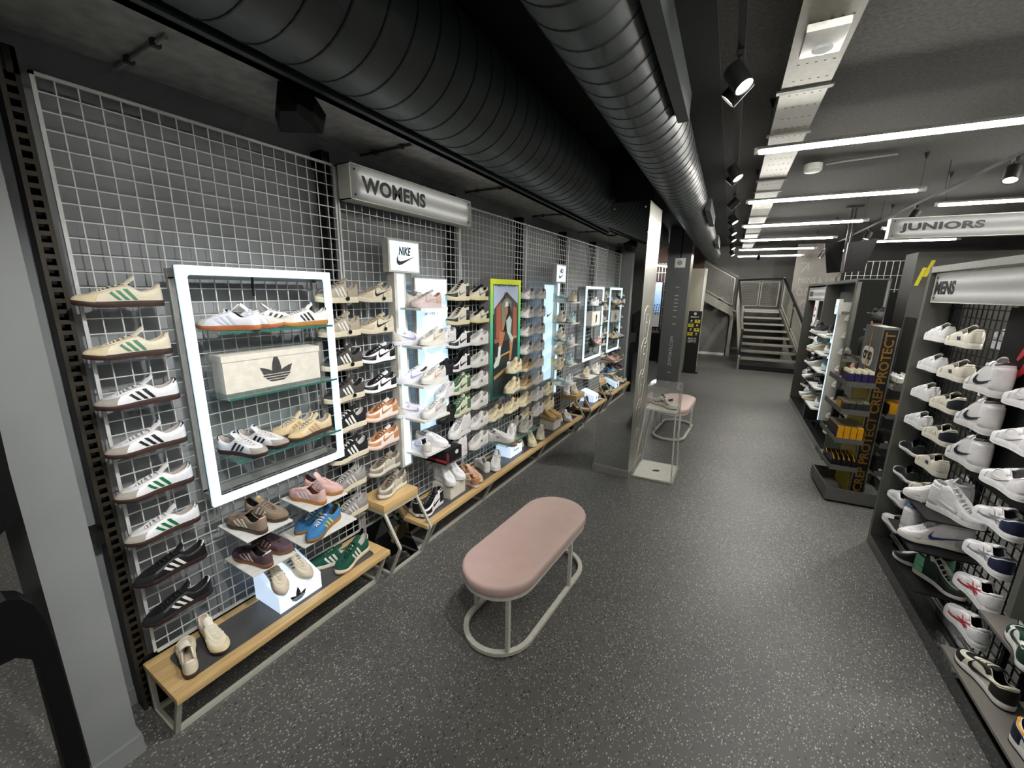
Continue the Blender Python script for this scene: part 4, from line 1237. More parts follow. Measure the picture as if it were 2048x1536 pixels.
C_DUNK_PANDA = cw('dunk', 'swoosh', u='#ecebee', g='#0e0e10', e='#0e0e10', h='#0e0e10', x='#0e0e10', s='#ecebec', o='#0e0e10', l='#111113', t='#dedde0', n='#1a1a1c', c='#0e0e10')
C_DUNK_ORANGE = cw('dunk', 'swoosh', u='#ece3dd', g='#c08352', e='#b97d50', h='#c08352', x='#bf8250', s='#e9ded8', o='#dcae98', l='#8a5740', t='#ddd0c6', n='#b07a58', c='#c08352')
C_DUNK_TAUPE = cw('dunk', 'swoosh', u='#c3c0b2', g='#857969', e='#7d7264', h='#8a8072', x='#b5ad98', s='#dcd7c8', o='#9a9488', l='#6f6152', t='#8d8476', n='#7d746a', c='#857b6d')
C_DUNK_GREEN = cw('dunk', 'swoosh', u='#eceae4', g='#123a2c', e='#123a2c', h='#123a2c', x='#123a2c', s='#eae8e2', o='#1f2a24', l='#123a2c', t='#1a4a34', n='#1c5a38', c='#123a2c')
C_DUNK_CREAMBLK = cw('dunk', 'swoosh', u='#dedbc6', g='#141311', e='#141311', h='#141311', x='#141311', s='#ece6e2', o='#171614', l='#e2ddcc', t='#171614', n='#141311', c='#d8d4c0')
C_DUNK_NAVY = cw('dunk', 'swoosh', u='#ecebe6', g='#101b30', e='#101b30', h='#101b30', x='#101b30', s='#eceae6', o='#0f1420', l='#101b30', t='#d8a020', n='#101b30', c='#e8a21c')
C_AF1_WHITE = cw('dunk', 'swoosh', u='#eceaec', s='#eceaea', x='#e2dfe0', l='#eceaea', n='#d6d4d4')
C_AF1_LILAC = cw('dunk', 'swoosh', u='#e4e6ee', s='#e2e4ec', x='#b0a6cc', l='#e8e8ee', n='#4a4a50', h='#d3cfc6')
C_AF1_CREAM = cw('dunk', 'swoosh', u='#ddd8cd', s='#dcd8d0', x='#b9ad98', l='#e4e2dc', n='#cfcac0')
C_AF1_PINKSW = cw('dunk', 'swoosh', u='#dedcd4', s='#dcdad6', x='#d6a79c', l='#e8e6e2', n='#cfcac4')
C_AF1_LILACSW = cw('dunk', 'swoosh', u='#dad9d6', s='#d6d6d4', x='#a79cb4', l='#e4e4e2', n='#cfccca')
C_AF1_MAUVE = cw('dunk', 'swoosh', u='#c9b8b4', s='#c2b3b4', x='#b39f9c', l='#d8cfca', n='#d09a86', h='#c9a59a', e='#d8cfc8')
C_AF1_BLACK = cw('dunk', 'swoosh', u='#101012', s='#101012', x='#1a1a1c', l='#141416', n='#0c0c0e')
C_J1_BLACKSAND = cw('mid', 'swoosh', u='#d9d3c2', g='#1a191a', e='#d3ccb8', h='#17171a', c='#d6cfbe', x='#8d8c88', s='#e0d6b4', l='#cfc9ba', t='#17171a', n='#17171a')
C_J1_PANDA = cw('mid', 'swoosh', u='#ebebee', g='#0f0f11', e='#0f0f11', h='#0f0f11', c='#141416', x='#0f0f11', s='#e8e8ea', o='#0f0f11', l='#101012', t='#101012', n='#141416')
C_J1_GREEN = cw('mid', 'swoosh', u='#e4e0cc', g='#5d8a5e', e='#4f7a52', h='#4f7a52', c='#557f57', x='#2f5a3a', s='#e2dfc8', o='#d8d2b0', l='#4a7550', t='#e6e2d2', n='#4f7a52')
C_J1_LOWSAND = cw('dunk', 'swoosh', u='#ddd6c2', g='#d0c8b0', e='#d6cfba', h='#1d1c1c', x='#7d7b77', s='#d6cc9a', l='#1c1b1b', t='#1c1b1b', n='#1c1b1b', c='#d9d2be')
C_J1_WHITE = cw('high', 'swoosh', u='#ecebec', s='#ebeae8', x='#e2e0e0', l='#ecebea', n='#d8d6d4')
C_J1_WHITEBLK = cw('high', 'swoosh', u='#ebe9ea', s='#eae7e4', x='#1c222a', c='#26241f', h='#ebe9ea', l='#e8e6e4', t='#e8e6e4', n='#2a2824')
C_J1_BLUE = cw('high', 'swoosh', u='#e6e3e4', s='#dfdccb', o='#1a2440', x='#1f3a70', c='#24528c', h='#dfdcdd', l='#ece9e6', t='#e8e6e4', n='#245a96')
C_J1_GREENBLK = cw('high', 'swoosh', u='#10231a', g='#10231a', e='#dfe0d8', h='#7ec8a0', c='#e8e6e2', x='#12291f', s='#eadedb', o='#0f1512', l='#d8d6c8', t='#0f1512', n='#0f1512')
C_J1_PEACH = cw('dunk', 'swoosh', u='#e0b89c', g='#cfa284', e='#d8a888', h='#b9875f', x='#e8d6c8', s='#e6dcd2', o='#b08a66', l='#e8c6b0', t='#e2bfa6', n='#a8784e')
C_RUN_WHITE = cw('runner', 'waves', u='#dcdad8', s='#dad8d4', x='#a8a6a2', l='#e4e2e0', g='#d0cecc', h='#d4d2d0', tex='mesh', n='#8a8886')
C_RUN_WHITE2 = cw('runner', 'waves', u='#e2e1df', s='#e6e4e0', x='#cfcdca', l='#eceae8', tex='mesh', n='#b0aeac')
C_RUN_CREAM = cw('runner', 'waves', u='#ddd0ae', s='#e2d8ba', x='#c4b48a', l='#e8dec2', g='#d3c49a', h='#d8caa2', tex='mesh', n='#a89c80')
C_RUN_SAND = cw('runner', 'waves', u='#cfc2a4', s='#ddd2b8', x='#a8987a', l='#d8ccb0', g='#c2b490', tex='mesh', n='#8a8070')
C_RUN_BROWN = cw('runner', 'waves', u='#a38a68', s='#d2c29c', x='#8a7050', l='#b09a78', g='#96805e', tex='mesh', n='#6a5a44')
C_RUN_GREY = cw('runner', 'waves', u='#97958f', s='#b4b0a4', x='#6f6d69', l='#a8a6a0', g='#8a8884', tex='mesh', n='#55534f')
C_RUN_BLACKCREAM = cw('runner', 'waves', u='#ded6c2', s='#e4dcc8', x='#1c1b1b', l='#e2dac8', g='#d6ccb4', h='#1c1b1b', tex='mesh', n='#1a1a1a')
C_RUN_AQUA = cw('runner', 'waves', u='#b9d3d6', s='#d2dcd8', x='#6f8c90', l='#d8e4e4', g='#a8c4c8', tex='mesh', n='#5a6a6c')
C_RUN_GOLD = cw('runner', 'waves', u='#cfae72', s='#d8bf8c', x='#a8844a', l='#dcc08a', g='#c2a062', tex='mesh', n='#8a6e44')
C_RUN_MULTI = cw('runner', 'waves', u='#e2e0e2', s='#e6e4e2', x='#b05a4a', l='#ecebea', g='#c8d0da', tex='mesh', n='#5a5a60')
C_RUN_BLACKW = cw('runner', 'waves', u='#17181a', s='#e6e4e2', x='#3a3a3e', l='#1a1a1c', g='#121214', tex='mesh', n='#0f0f10')
C_TENNIS_WHITE = cw('dunk', 'letter', u='#e6e4e0', s='#e2dfda', x='#8a8884', l='#e8e6e2', n='#c8c5c0')
C_VAPOR_WHITE = cw('low', 'plain', u='#e2e0da', s='#dcdad2', l='#e6e4de', n='#cfccc6')
C_PLAIN_WHITE = cw('dunk', 'plain', u='#e8e7e6', s='#e6e4e4', l='#eae9e8', n='#8f8d8b')
C_NB_CREAM = cw('dunk', 'letter', u='#e4dfd0', s='#e2ddd0', x='#3f4650', g='#ddd6c4', e='#6a675f', l='#e2ddcf', h='#e2dccb', n='#2c2b2a')
C_NB_BLACK = cw('dunk', 'letter', u='#e2dcca', s='#e4decf', x='#e2dccb', g='#ddd6c2', e='#22252a', h='#1c2026', c='#e2dccb', l='#22252a', n='#1a1c20')
C_SB_BLACK = cw('low', 'plain', u='#121316', s='#ebe9e8', g='#e2e0e0', e='#17181b', h='#1a1b1e', l='#16171a', n='#0e0e10')
C_SB_WHITE = cw('low', 'plain', u='#e6e5e6', s='#ebe9e8', l='#e8e7e6', h='#1a1b1f', n='#6a6866')
C_CEMENT = cw('dunk', 'waves', u='#ebe9ea', s='#eceaea', g='#e6e4e4', h='#1c2440', x='#8a8a92', l='#e8e6e6', c='#1a2034', n='#55565c', e='#e4e2e2')
C_JRED = cw('dunk', 'waves', u='#ebe9ea', s='#eceaea', x='#a8202c', l='#e8e6e6', n='#2a0e12', c='#e2e0e0')

# ---------------------------------------------------------------- trainers on the women's wall
ROWS = (1.885, 1.685, 1.485, 1.285, 1.09, 0.89, 0.69, 0.49)
def wall_shelf(y, z, where):
    mb = MB()
    mb.box(0.008, 0.135, y-0.085, y+0.085, z-0.004, z)
    mb.box(0.005, 0.009, y-0.085, y+0.085, z-0.004, z+0.03)
    mb.build('acrylic_shelf', M_ACRYL, label='clear acrylic shelf, ' + where, cat='shelf', group='clear shoe shelves on the grid wall')
def wall_shoe(y, row, c, desc, col, L=0.285, tagged=False, x=0.072, tilt=0.0, yaw=0.0, z=None, shelf=True, roworder=None):
    zz = (ROWS[row] if z is None else z)
    where = '%s, %s' % (ORD[row if roworder is None else roworder], col)
    if shelf: wall_shelf(y, zz, where)
    shoe((x, y, zz), YM+yaw, c, '%s, %s' % (desc, where), L=L, group='trainers on the women\'s grid wall', tagged=tagged)

COLA = 'column left of the nearest lit frame'
for r, (c, d) in enumerate(((C_SAMBA_CREAM_GREEN, 'cream low-top with green stripes'), (C_SAMBA_CREAM_GREEN, 'cream low-top with green stripes'),
                            (C_SAMBA_WHITE_BLACK, 'white low-top with black stripes'), (C_SAMBA_WHITE_BLACK, 'white low-top with black stripes'),
                            (C_SAMBA_WHITE_GREEN, 'white low-top with green stripes'), (C_SAMBA_WHITE_GREEN, 'white low-top with green stripes'),
                            (C_SAMBA_BLACK, 'black low-top with white stripes'), (C_SAMBA_BLACK, 'black low-top with white stripes'))):
    wall_shoe(0.105, r, c, d, COLA, L=0.278)
COLB = 'column right of the nearest lit frame'
for r, (c, d) in enumerate(((C_CAMPUS_SAND, 'sand suede trainer'), (C_CAMPUS_SAND, 'sand suede trainer'), (C_CAMPUS_CHAR, 'charcoal suede trainer'), (C_CAMPUS_CHAR, 'charcoal suede trainer'),
                            (C_CAMPUS_BLACK, 'black suede trainer'), (C_CAMPUS_BLACK, 'black suede trainer'), (C_CAMPUS_GREY, 'grey suede trainer'), (C_CAMPUS_GREY, 'grey suede trainer'))):
    o = wall_shoe(1.09 if r < 6 else 1.065, r, c, d + ' with white stripes', COLB, L=0.295 if r < 6 else 0.28, tagged=r < 4)
COLC = 'column left of the nearer totem'
for r, (c, d) in enumerate(((C_DUNK_SAND, 'sand low-top with black swoosh'), (C_DUNK_SAND, 'sand low-top with black swoosh'), (C_DUNK_PANDA, 'black and white low-top'), (C_DUNK_PANDA, 'black and white low-top'),
                            (C_DUNK_ORANGE, 'orange and white low-top'), (C_DUNK_ORANGE, 'orange and white low-top'), (C_DUNK_TAUPE, 'taupe and grey low-top'))):
    wall_shoe(1.377, r, c, d, COLC, L=0.287, tagged=r < 2)
shoe((0.12, 1.395, 0.536), YM+0.12, C_DUNK_TAUPE, 'taupe and grey low-top standing on the nearer oak pedestal', L=0.30, group='trainers on the women\'s grid wall')
COLE = 'column right of the AIR FORCE panel'
for r, (c, d, L) in enumerate(((C_J1_BLACKSAND, 'black and cream high-top', .30), (C_J1_BLACKSAND, 'black and cream high-top', .30), (C_J1_PANDA, 'black and white high-top', .31), (C_J1_PANDA, 'black and white high-top', .31),
                            (C_J1_GREEN, 'green and cream high-top', .31), (C_J1_GREEN, 'green and cream high-top', .31), (C_J1_WHITE, 'white high-top', .31), (C_J1_WHITE, 'white high-top', .31))):
    wall_shoe(2.262 if r < 7 else 2.20, r, c, d, COLE, L=L)
COLF = 'column left of the tall advert'
for r in range(8):
    c, d = (C_J1_LOWSAND, 'cream and black low-top') if r < 2 else (C_TENNIS_WHITE, 'plain white low-top')
    wall_shoe(2.555 if r != 1 else 2.575, r, c, d, COLF, L=0.305)
COLG = 'first column right of the advert'
for r in range(6):
    c, d = ((C_RUN_WHITE, 'pale grey running trainer'), (C_RUN_BROWN, 'brown running trainer'))[r > 3]
    wall_shoe(3.50, r, c, d, COLG, L=0.30)
COLH = 'column left of the swoosh panel'
for r in range(6):
    wall_shoe(3.795, r, C_RUN_WHITE if r < 4 else C_RUN_WHITE2, 'pale grey running trainer', COLH, L=0.30)
# two cream runners on plates in front of the advert, and the lower rows
def plate(y0, y1, z, label, x0=0.01, x1=0.285, m=None):
    t = MB(); t.box(x0, x1, y0, y1, z-0.006, z); t.box(x0, x0+0.006, y0, y1, z-0.03, z)
    t.build('shoe_plate', m or M_WHITE, label=label, cat='shelf', group='flat shoe plates on the grid wall')
for k, z in enumerate((1.165, 0.965)):
    MB().box(0.123, 0.26, 2.98, 3.14, z-0.004, z).build('acrylic_shelf', M_ACRYL, label='clear acrylic shelf in front of the advert, ' + ('upper', 'lower')[k], cat='shelf', group='clear shoe shelves on the grid wall')
    shoe((0.195, 3.02-0.03*k, z), YM+0.1, C_RUN_CREAM, 'cream running trainer in front of the advert, ' + ('upper', 'lower')[k], L=0.31, group='trainers on the women\'s grid wall')
COLI = 'low row under the advert and panel'
for k, (y, c, d) in enumerate(((2.84, C_RUN_CREAM, 'cream'), (3.17, C_RUN_CREAM, 'cream'), (3.49, C_RUN_CREAM, 'cream'), (3.79, C_RUN_WHITE2, 'white'), (4.10, C_RUN_CREAM, 'cream'))):
    n = ['first', 'second', 'third', 'fourth', 'fifth'][k]
    wall_shelf(y, 0.69, '%s from left, %s' % (n, COLI))
    shoe((0.075, y, 0.69), YM, c, '%s running trainer, %s from left, %s' % (d, n, COLI), L=0.31, group='trainers on the women\'s grid wall')
for k, (y, c, d) in enumerate(((3.53, C_RUN_SAND, 'sand'), (3.81, C_RUN_WHITE2, 'white'), (4.14, C_RUN_CREAM, 'cream'))):
    n = ['first', 'second', 'third'][k]
    wall_shelf(y, 0.49, '%s from left, lowest row under the swoosh panel' % n)
    shoe((0.075, y, 0.49), YM, c, '%s running trainer, %s from left, lowest row under the swoosh panel' % (d, n), L=0.31, group='trainers on the women\'s grid wall')
t = thing('glass_plate', 'smoked glass plate low on the wall holding white and grey runners', 'shelf', (0.15, 3.1, 0.47))
MB().box(0.01, 0.30, 2.72, 3.45, 0.462, 0.47).build('glass_sheet', M_GLASS, t)
MB().box(0.30, 0.303, 2.72, 3.45, 0.462, 0.47).build('glass_edge', M_GLASSE, t)
shoe((0.16, 2.83, 0.471), math.radians(20), C_TENNIS_WHITE, 'white trainer turned outwards at the left of the glass plate', side=-1, group='shoes on the glass plate')
shoe((0.20, 2.98, 0.471), math.radians(-70), C_TENNIS_WHITE, 'white trainer side-on in the middle of the glass plate', group='shoes on the glass plate')
shoe((0.11, 3.22, 0.471), math.radians(-88), C_RUN_GREY, 'grey running trainer at the back of the glass plate', L=.31, group='shoes on the glass plate')
shoe((0.21, 3.28, 0.471), math.radians(-84), C_RUN_GREY, 'grey running trainer at the front right of the glass plate', L=.31, group='shoes on the glass plate')

# second totem neighbourhood: sand runners left of its strip, pairs on its shelves
for k, z in enumerate((1.60, 1.395, 1.195, 1.0)):
    wall_shelf(4.28, z, '%s, beside the farther totem' % ORD[k])
    shoe((0.16, 4.25, z), YM+0.1, C_RUN_BLACKCREAM if k < 2 else C_RUN_SAND, 'sand running trainer, %s, beside the farther totem' % ORD[k], L=.30, group='trainers beside the farther totem')
def totem_shoes(y0, sets):
    for k, z in enumerate(TZ):
        for j, (x, dy, yaw, c, d, side) in enumerate(sets[k]):
            shoe((x, y0+dy, z), math.radians(yaw), c, d, L=0.275, side=side, group='trainers on the lit totems')
OT = ['top', 'second', 'third', 'fourth', 'lowest']
S1 = []
for k in range(5):
    q = OT[k] + ' shelf of the nearer totem'
    if k == 0:
        S1.append([(0.20, 0.16, -100, C_AF1_MAUVE, 'mauve low-top at the front of the ' + q, 1), (0.10, 0.24, 60, C_AF1_CREAM, 'cream low-top behind on the ' + q, -1)])
    elif k == 4:
        S1.append([(0.165, 0.105, 155, C_AF1_LILAC, 'white low-top with lilac swoosh, heel outwards, ' + q, 1), (0.155, 0.24, 18, C_AF1_WHITE, 'white low-top facing out on the ' + q, -1)])
    else:
        c2, d2 = ((C_AF1_CREAM, 'beige'), (C_AF1_PINKSW, 'pink'), (C_AF1_LILACSW, 'mauve'))[k-1]
        S1.append([(0.10, 0.10, 60 if k % 2 else -110, C_AF1_LILAC, 'white low-top with lilac swoosh behind on the ' + q, -1), (0.215, 0.20, -88, c2, 'off-white low-top with %s swoosh, front of the %s' % (d2, q), 1)])
totem_shoes(1.565, S1)
S2 = []
cs = [(C_RUN_SAND, 'sand'), (C_RUN_AQUA, 'pale aqua'), (C_RUN_WHITE, 'white'), (C_RUN_AQUA, 'pale aqua'), (C_RUN_MULTI, 'white and red')]
for k in range(5):
    q = OT[k] + ' shelf of the farther totem'
    S2.append([(0.10, 0.10, 60, C_RUN_CREAM if k % 2 else C_RUN_AQUA, 'running trainer behind on the ' + q, -1), (0.21, 0.19, -80, cs[k][0], cs[k][1] + ' running trainer, front of the ' + q, 1)])
totem_shoes(4.31, S2)
# pieces right of the nearer totem, on the lit panel
for k, (y, z, c, d) in enumerate(((2.06, 1.56, C_AF1_WHITE, 'white low-top'), (2.02, 1.29, C_AF1_BLACK, 'black low-top'), (2.03, 1.10, C_AF1_WHITE, 'white low-top'), (2.05, 0.89, C_AF1_BLACK, 'black low-top'))):
    MB().box(0.034, 0.13, y-0.08, y+0.08, z-0.004, z).build('acrylic_shelf', M_ACRYL, label='clear acrylic shelf on the AIR FORCE panel, ' + ORD[k], cat='shelf', group='clear shoe shelves on the grid wall')
    shoe((0.10, y, z), YM+0.15, c, '%s in front of the AIR FORCE panel, %s of four' % (d, ORD[k]), L=.285, group='trainers in front of the lit panel')

# ---------------------------------------------------------------- on the nearest lit frame
z = SH[0]+0.0005
G = 'shoes on the nearest lit frame'
shoe((0.16, 0.44, z), math.radians(-138), C_SAMBA_WHITE_GUM, 'white trainer with orange sole, heel outwards, top shelf of the lit frame', side=-1, L=.27, group=G)
shoe((0.14, 0.565, z), math.radians(38), C_SAMBA_WHITE_GUM, 'white trainer with orange sole facing out, top shelf of the lit frame', L=.27, group=G)
shoe((0.075, 0.70, z), math.radians(72), C_SAMBA_WHITE_DGREEN, 'white trainer with dark green heel at the back of the top shelf', side=-1, L=.27, group=G)
shoe((0.185, 0.79, z), math.radians(-92), C_SAMBA_WHITE_DGREEN, 'white trainer with dark green stripes at the front of the top shelf', L=.275, group=G)
z = SH[2]+0.0005
shoe((0.165, 0.43, z), math.radians(22), C_SAMBA_WHITE_BLACK, 'white trainer with black stripes facing out, left on the lowest glass shelf', side=-1, L=.265, group=G)
shoe((0.145, 0.535, z), math.radians(24), C_SAMBA_WHITE_BLACK, 'white trainer with black stripes facing out, second on the lowest glass shelf', L=.265, group=G)
shoe((0.085, 0.735, z), math.radians(-82), C_SAMBA_TAN, 'tan trainer at the back of the lowest glass shelf', side=-1, L=.27, group=G)
shoe((0.19, 0.765, z), math.radians(-86), C_SAMBA_TAN, 'tan trainer at the front of the lowest glass shelf', L=.275, group=G)
# shoe box with a trefoil in a clear case on the middle shelf
z = SH[1]+0.0005
t = thing('shoe_box', 'cream shoe box with black trefoil mark on the middle glass shelf', 'shoe box', (0.105, 0.645, z))
MB().box(0.05, 0.15, 0.395, 0.885, z, z+0.15).build('carton', M_CARD, t)
MB().box(0.046, 0.154, 0.391, 0.889, z+0.15, z+0.18).build('lid', M_CARD, t)
def trefoil(mb, org, right, up, w):
    def leaf(cx, cy, ang, l_, wd):
        P = []
        for s_ in (1, -1):
            for k in range(9):
                e = k/8 if s_ > 0 else 1-k/8
                P.append((s_*wd*math.sin(math.pi*e**0.8), e*l_))
        P = P[:9]+P[10:17]
        c_, s2 = math.cos(ang), math.sin(ang)
        return [(cx+a*c_-b*s2, cy+a*s2+b*c_) for a, b in P]
    cut = .30
    for P in (leaf(0.5, .02, 0, .98, .155), leaf(.5, .05, math.radians(47), .74, .15), leaf(.5, .05, math.radians(-47), .74, .15)):
        top = []
        n = len(P)
        for i in range(n):
            a, b = P[i], P[(i+1) % n]
            if a[1] >= cut: top.append(a)
            if (a[1]-cut)*(b[1]-cut) < 0:
                f = (cut-a[1])/(b[1]-a[1]); top.append((a[0]+(b[0]-a[0])*f, cut))
        if len(top) > 2: decal(mb, [(a*w, b*w) for a, b in top], org, right, up, .001)
    for y0, y1, h0, h1 in ((.215, .275, .42, .47), (.13, .19, .33, .39), (.045, .105, .20, .30)):
        decal(mb, [((.5-h0)*w, y0*w), ((.5+h0)*w, y0*w), ((.5+h1)*w, y1*w), ((.5-h1)*w, y1*w)], org, right, up, .001)
    return mb
trefoil(MB(), (0.1505, 0.565, z+0.018), (0, 1, 0), (0, 0, 1), 0.155).build('trefoil_mark', M_INK, t)
t = thing('acrylic_case', 'clear acrylic case around the cream shoe box', 'display case', (0.105, 0.645, z))
for (x0, x1, y0, y1, z0_, z1_) in ((0.036, 0.039, 0.375, 0.905, z, z+.2), (0.165, 0.168, 0.375, 0.905, z, z+.2), (0.039, 0.165, 0.375, 0.378, z, z+.2), (0.039, 0.165, 0.902, 0.905, z, z+.2)):
    MB().box(x0, x1, y0, y1, z0_, z1_).build('pane', M_ACRYL, t)

# ---------------------------------------------------------------- plates under the nearest lit frame
plate(0.33, 0.56, 0.785, 'white shoe plate under the lit frame holding taupe trainers')
plate(0.335, 0.56, 0.592, 'white shoe plate holding plum trainers, below the taupe pair')
plate(0.655, 0.90, 0.785, 'white shoe plate holding pink trainers')
plate(0.62, 0.97, 0.575, 'white shoe plate holding blue and yellow trainers', x1=0.26)
G = 'shoes on the plates under the lit frame'
shoe((0.16, 0.395, .786), math.radians(-170), C_GAZ_TAUPE, 'taupe suede trainer with pale heel turned outwards', side=-1, L=.265, group=G)
shoe((0.145, 0.505, .786), math.radians(12), C_GAZ_TAUPE, 'taupe suede trainer facing outwards beside its mate', L=.265, group=G)
shoe((0.16, 0.40, .593), math.radians(-170), C_GAZ_PLUM, 'dark plum suede trainer with white heel turned outwards', side=-1, L=.265, group=G)
shoe((0.145, 0.51, .593), math.radians(12), C_GAZ_PLUM, 'dark plum suede trainer facing outwards beside its mate', L=.265, group=G)
shoe((0.16, 0.725, .786), math.radians(-170), C_GAZ_PINK, 'pink suede trainer with heel turned outwards', side=-1, L=.265, group=G)
shoe((0.145, 0.84, .786), math.radians(12), C_GAZ_PINK, 'pink suede trainer facing outwards beside its mate', L=.265, group=G)
shoe((0.09, 0.80, .576), math.radians(-74), C_GAZ_BLUE, 'blue suede trainer with yellow stripes, at the back of its plate', side=-1, L=.285, group=G)
shoe((0.195, 0.785, .576), math.radians(-72), C_GAZ_BLUE, 'blue suede trainer with yellow stripes, at the front of its plate', L=.295, group=G)

# ---------------------------------------------------------------- on the nearest bench
zb = 0.2712
G = 'shoes on the nearest bench'
shoe((0.155, 0.075, zb), math.radians(165), C_SAMBA_CREAM, 'cream trainer with heel outwards at the left end of the bench', side=-1, L=.265, group=G)
shoe((0.145, 0.185, zb), math.radians(-8), C_SAMBA_CREAM, 'cream trainer with toe outwards at the left end of the bench', L=.265, group=G)
shoe((0.13, 0.86, zb), math.radians(-128), C_CAMPUS_GREEN, 'dark green suede trainer at the back of the nearest bench', side=-1, L=.27, group=G)
shoe((0.215, 0.945, zb), math.radians(-80), C_CAMPUS_GREEN, 'dark green suede trainer at the front of the nearest bench', L=.29, group=G)
M_LBOX = emit('lit_box', '#c4dcf8', 0.8, lamp=False)
def lit_box(y0, y1, label, mark, x0=0.02, x1=0.255, slope=True):
    t = thing('lit_riser', label, 'light box', ((x0+x1)/2, (y0+y1)/2, zb), group='small lit risers on the benches')
    P = [(x0, zb), (x1, zb), (x1, zb+0.10), (x0+0.02, zb+0.17), (x0, zb+0.17)] if slope else [(x0, zb), (x1, zb), (x1, zb+.11), (x0, zb+.11)]
    MB().prism(P, 'y', y0, y1).build('lit_body', M_LBOX, t)
    mb = MB()
    if mark == 'trefoil': trefoil(mb, (x1+0.0005, (y0+y1)/2-0.06, zb+0.012), (0, 1, 0), (0, 0, 1), 0.085)
    elif mark == 'bar': letters(mb, 'PUMA', 0.05, (x1+0.0005, (y0+y1)/2-0.05, zb+0.045), (0, 1, 0), (0, 0, 1), width=.11, height=.025, extrude=.0006)
    else: decal(mb, [(0, 0), (.03, 0), (.05, .05), (.02, .05)], (x1+.0005, (y0+y1)/2-.02, zb+.03), (0, 1, 0), (0, 0, 1))
    mb.build('mark', M_INK, t)
lit_box(0.455, 0.70, 'small glowing white riser with trefoil on the nearest bench', 'trefoil')
a = math.atan2(0.07, 0.215)
shoe((0.155, 0.50, zb+0.142), math.radians(-6), C_SUPER_CREAM, 'cream trainer with black stripes, left on the glowing riser', side=-1, L=.255, pitch=a, group=G)
shoe((0.155, 0.615, zb+0.142), math.radians(3), C_SUPER_CREAM, 'cream trainer with black stripes, right on the glowing riser', L=.255, pitch=a, group=G)

# ---------------------------------------------------------------- on the long bench
G = 'shoes on the long bench'
shoe((0.10, 1.60, zb), math.radians(165), C_J1_PANDA, 'black and white high-top at the left end of the long bench', side=-1, L=.27, group=G)
shoe((0.225, 1.69, zb), math.radians(-84), C_J1_PANDA, 'black and white high-top at the front left of the long bench', L=.29, group=G)
def acrylic_riser(y0, y1, label, x0=0.06, x1=0.27, h=0.125):
    t = thing('acrylic_riser', label, 'riser', ((x0+x1)/2, (y0+y1)/2, zb), group='clear risers on the benches')
    MB().box(x0, x1, y0, y1, zb+h-.004, zb+h).build('top_sheet', M_ACRYL, t)
    MB().box(x1-.004, x1, y0, y1, zb, zb+h-.004).build('front_sheet', M_ACRYL, t)
    for y in (y0, y1-.004): MB().box(x0, x1-.004, y, y+.004, zb, zb+h-.004).build('side_sheet', M_ACRYL, t)
    MB().box(x0+.01, x1-.008, y0+.02, y1-.02, zb, zb+.115).build('card_insert', M_CARD, t)
acrylic_riser(1.87, 2.11, 'clear acrylic riser under the white high-tops on the long bench')
shoe((0.17, 1.935, zb+.126), math.radians(-12), C_J1_WHITE, 'white high-top facing out, left on the clear riser', side=-1, L=.265, group=G)
shoe((0.165, 2.045, zb+.126), math.radians(-6), C_J1_WHITE, 'white high-top facing out, right on the clear riser', L=.265, group=G)
shoe((0.20, 2.21, zb), math.radians(170), C_J1_PEACH, 'peach low-top with heel outwards on the long bench', side=-1, L=.27, group=G)
shoe((0.175, 2.31, zb), math.radians(-15), C_J1_PEACH, 'peach low-top with toe outwards on the long bench', L=.27, group=G)
shoe((0.115, 2.56, zb), math.radians(150), C_RUN_WHITE2, 'white runner with heel outwards on the long bench', side=-1, L=.28, group=G)
shoe((0.215, 2.66, zb), math.radians(-65), C_RUN_WHITE2, 'white runner side-on at the front of the long bench', L=.30, group=G)
lit_box(2.90, 3.15, 'small glowing white riser with black lettering on the long bench', 'bar', x0=.07, x1=.245, slope=False)
C_TANP = cw('low', 'plain', u='#d8b98c', g='#c8a878', s='#8a5c38', l='#dcc49c', n='#8a6a4a', tex='suede')
shoe((0.15, 2.965, zb+.1105), math.radians(0), C_TANP, 'tan trainer facing out on the lettered glowing riser', L=.26, group=G)
shoe((0.14, 3.09, zb+.1105), math.radians(5), C_TANP, 'tan trainer beside its mate on the lettered glowing riser', side=-1, L=.26, group=G)
shoe((0.10, 3.30, zb), math.radians(-40), C_RUN_BLACKCREAM, 'cream and black runner at the back, right of the lettered riser', side=-1, L=.29, group=G)
shoe((0.225, 3.40, zb), math.radians(-55), C_RUN_CREAM, 'cream runner at the front, right of the lettered riser', L=.29, group=G)
shoe((0.10, 3.62, zb), math.radians(-60), C_RUN_BLACKW, 'black and white runner at the back of the long bench', side=-1, L=.29, group=G)
shoe((0.22, 3.66, zb), math.radians(-70), C_RUN_BLACKCREAM, 'cream and black runner at the front of the long bench', L=.30, group=G)
acrylic_riser(3.92, 4.18, 'clear acrylic riser under the gold runners at the right of the long bench')
shoe((0.16, 3.99, zb+.126), math.radians(-18), C_RUN_GOLD, 'gold runner facing out, left on the clear riser', side=-1, L=.28, group=G)
shoe((0.16, 4.11, zb+.126), math.radians(-12), C_RUN_GOLD, 'gold runner facing out, right on the clear riser', L=.28, group=G)
shoe((0.10, 4.38, zb), math.radians(-30), C_RUN_BLACKCREAM, 'black and white runner at the right end of the long bench, behind', side=-1, L=.28, group=G)
shoe((0.22, 4.46, zb), math.radians(-50), C_RUN_WHITE, 'white runner at the right end of the long bench, in front', L=.28, group=G)

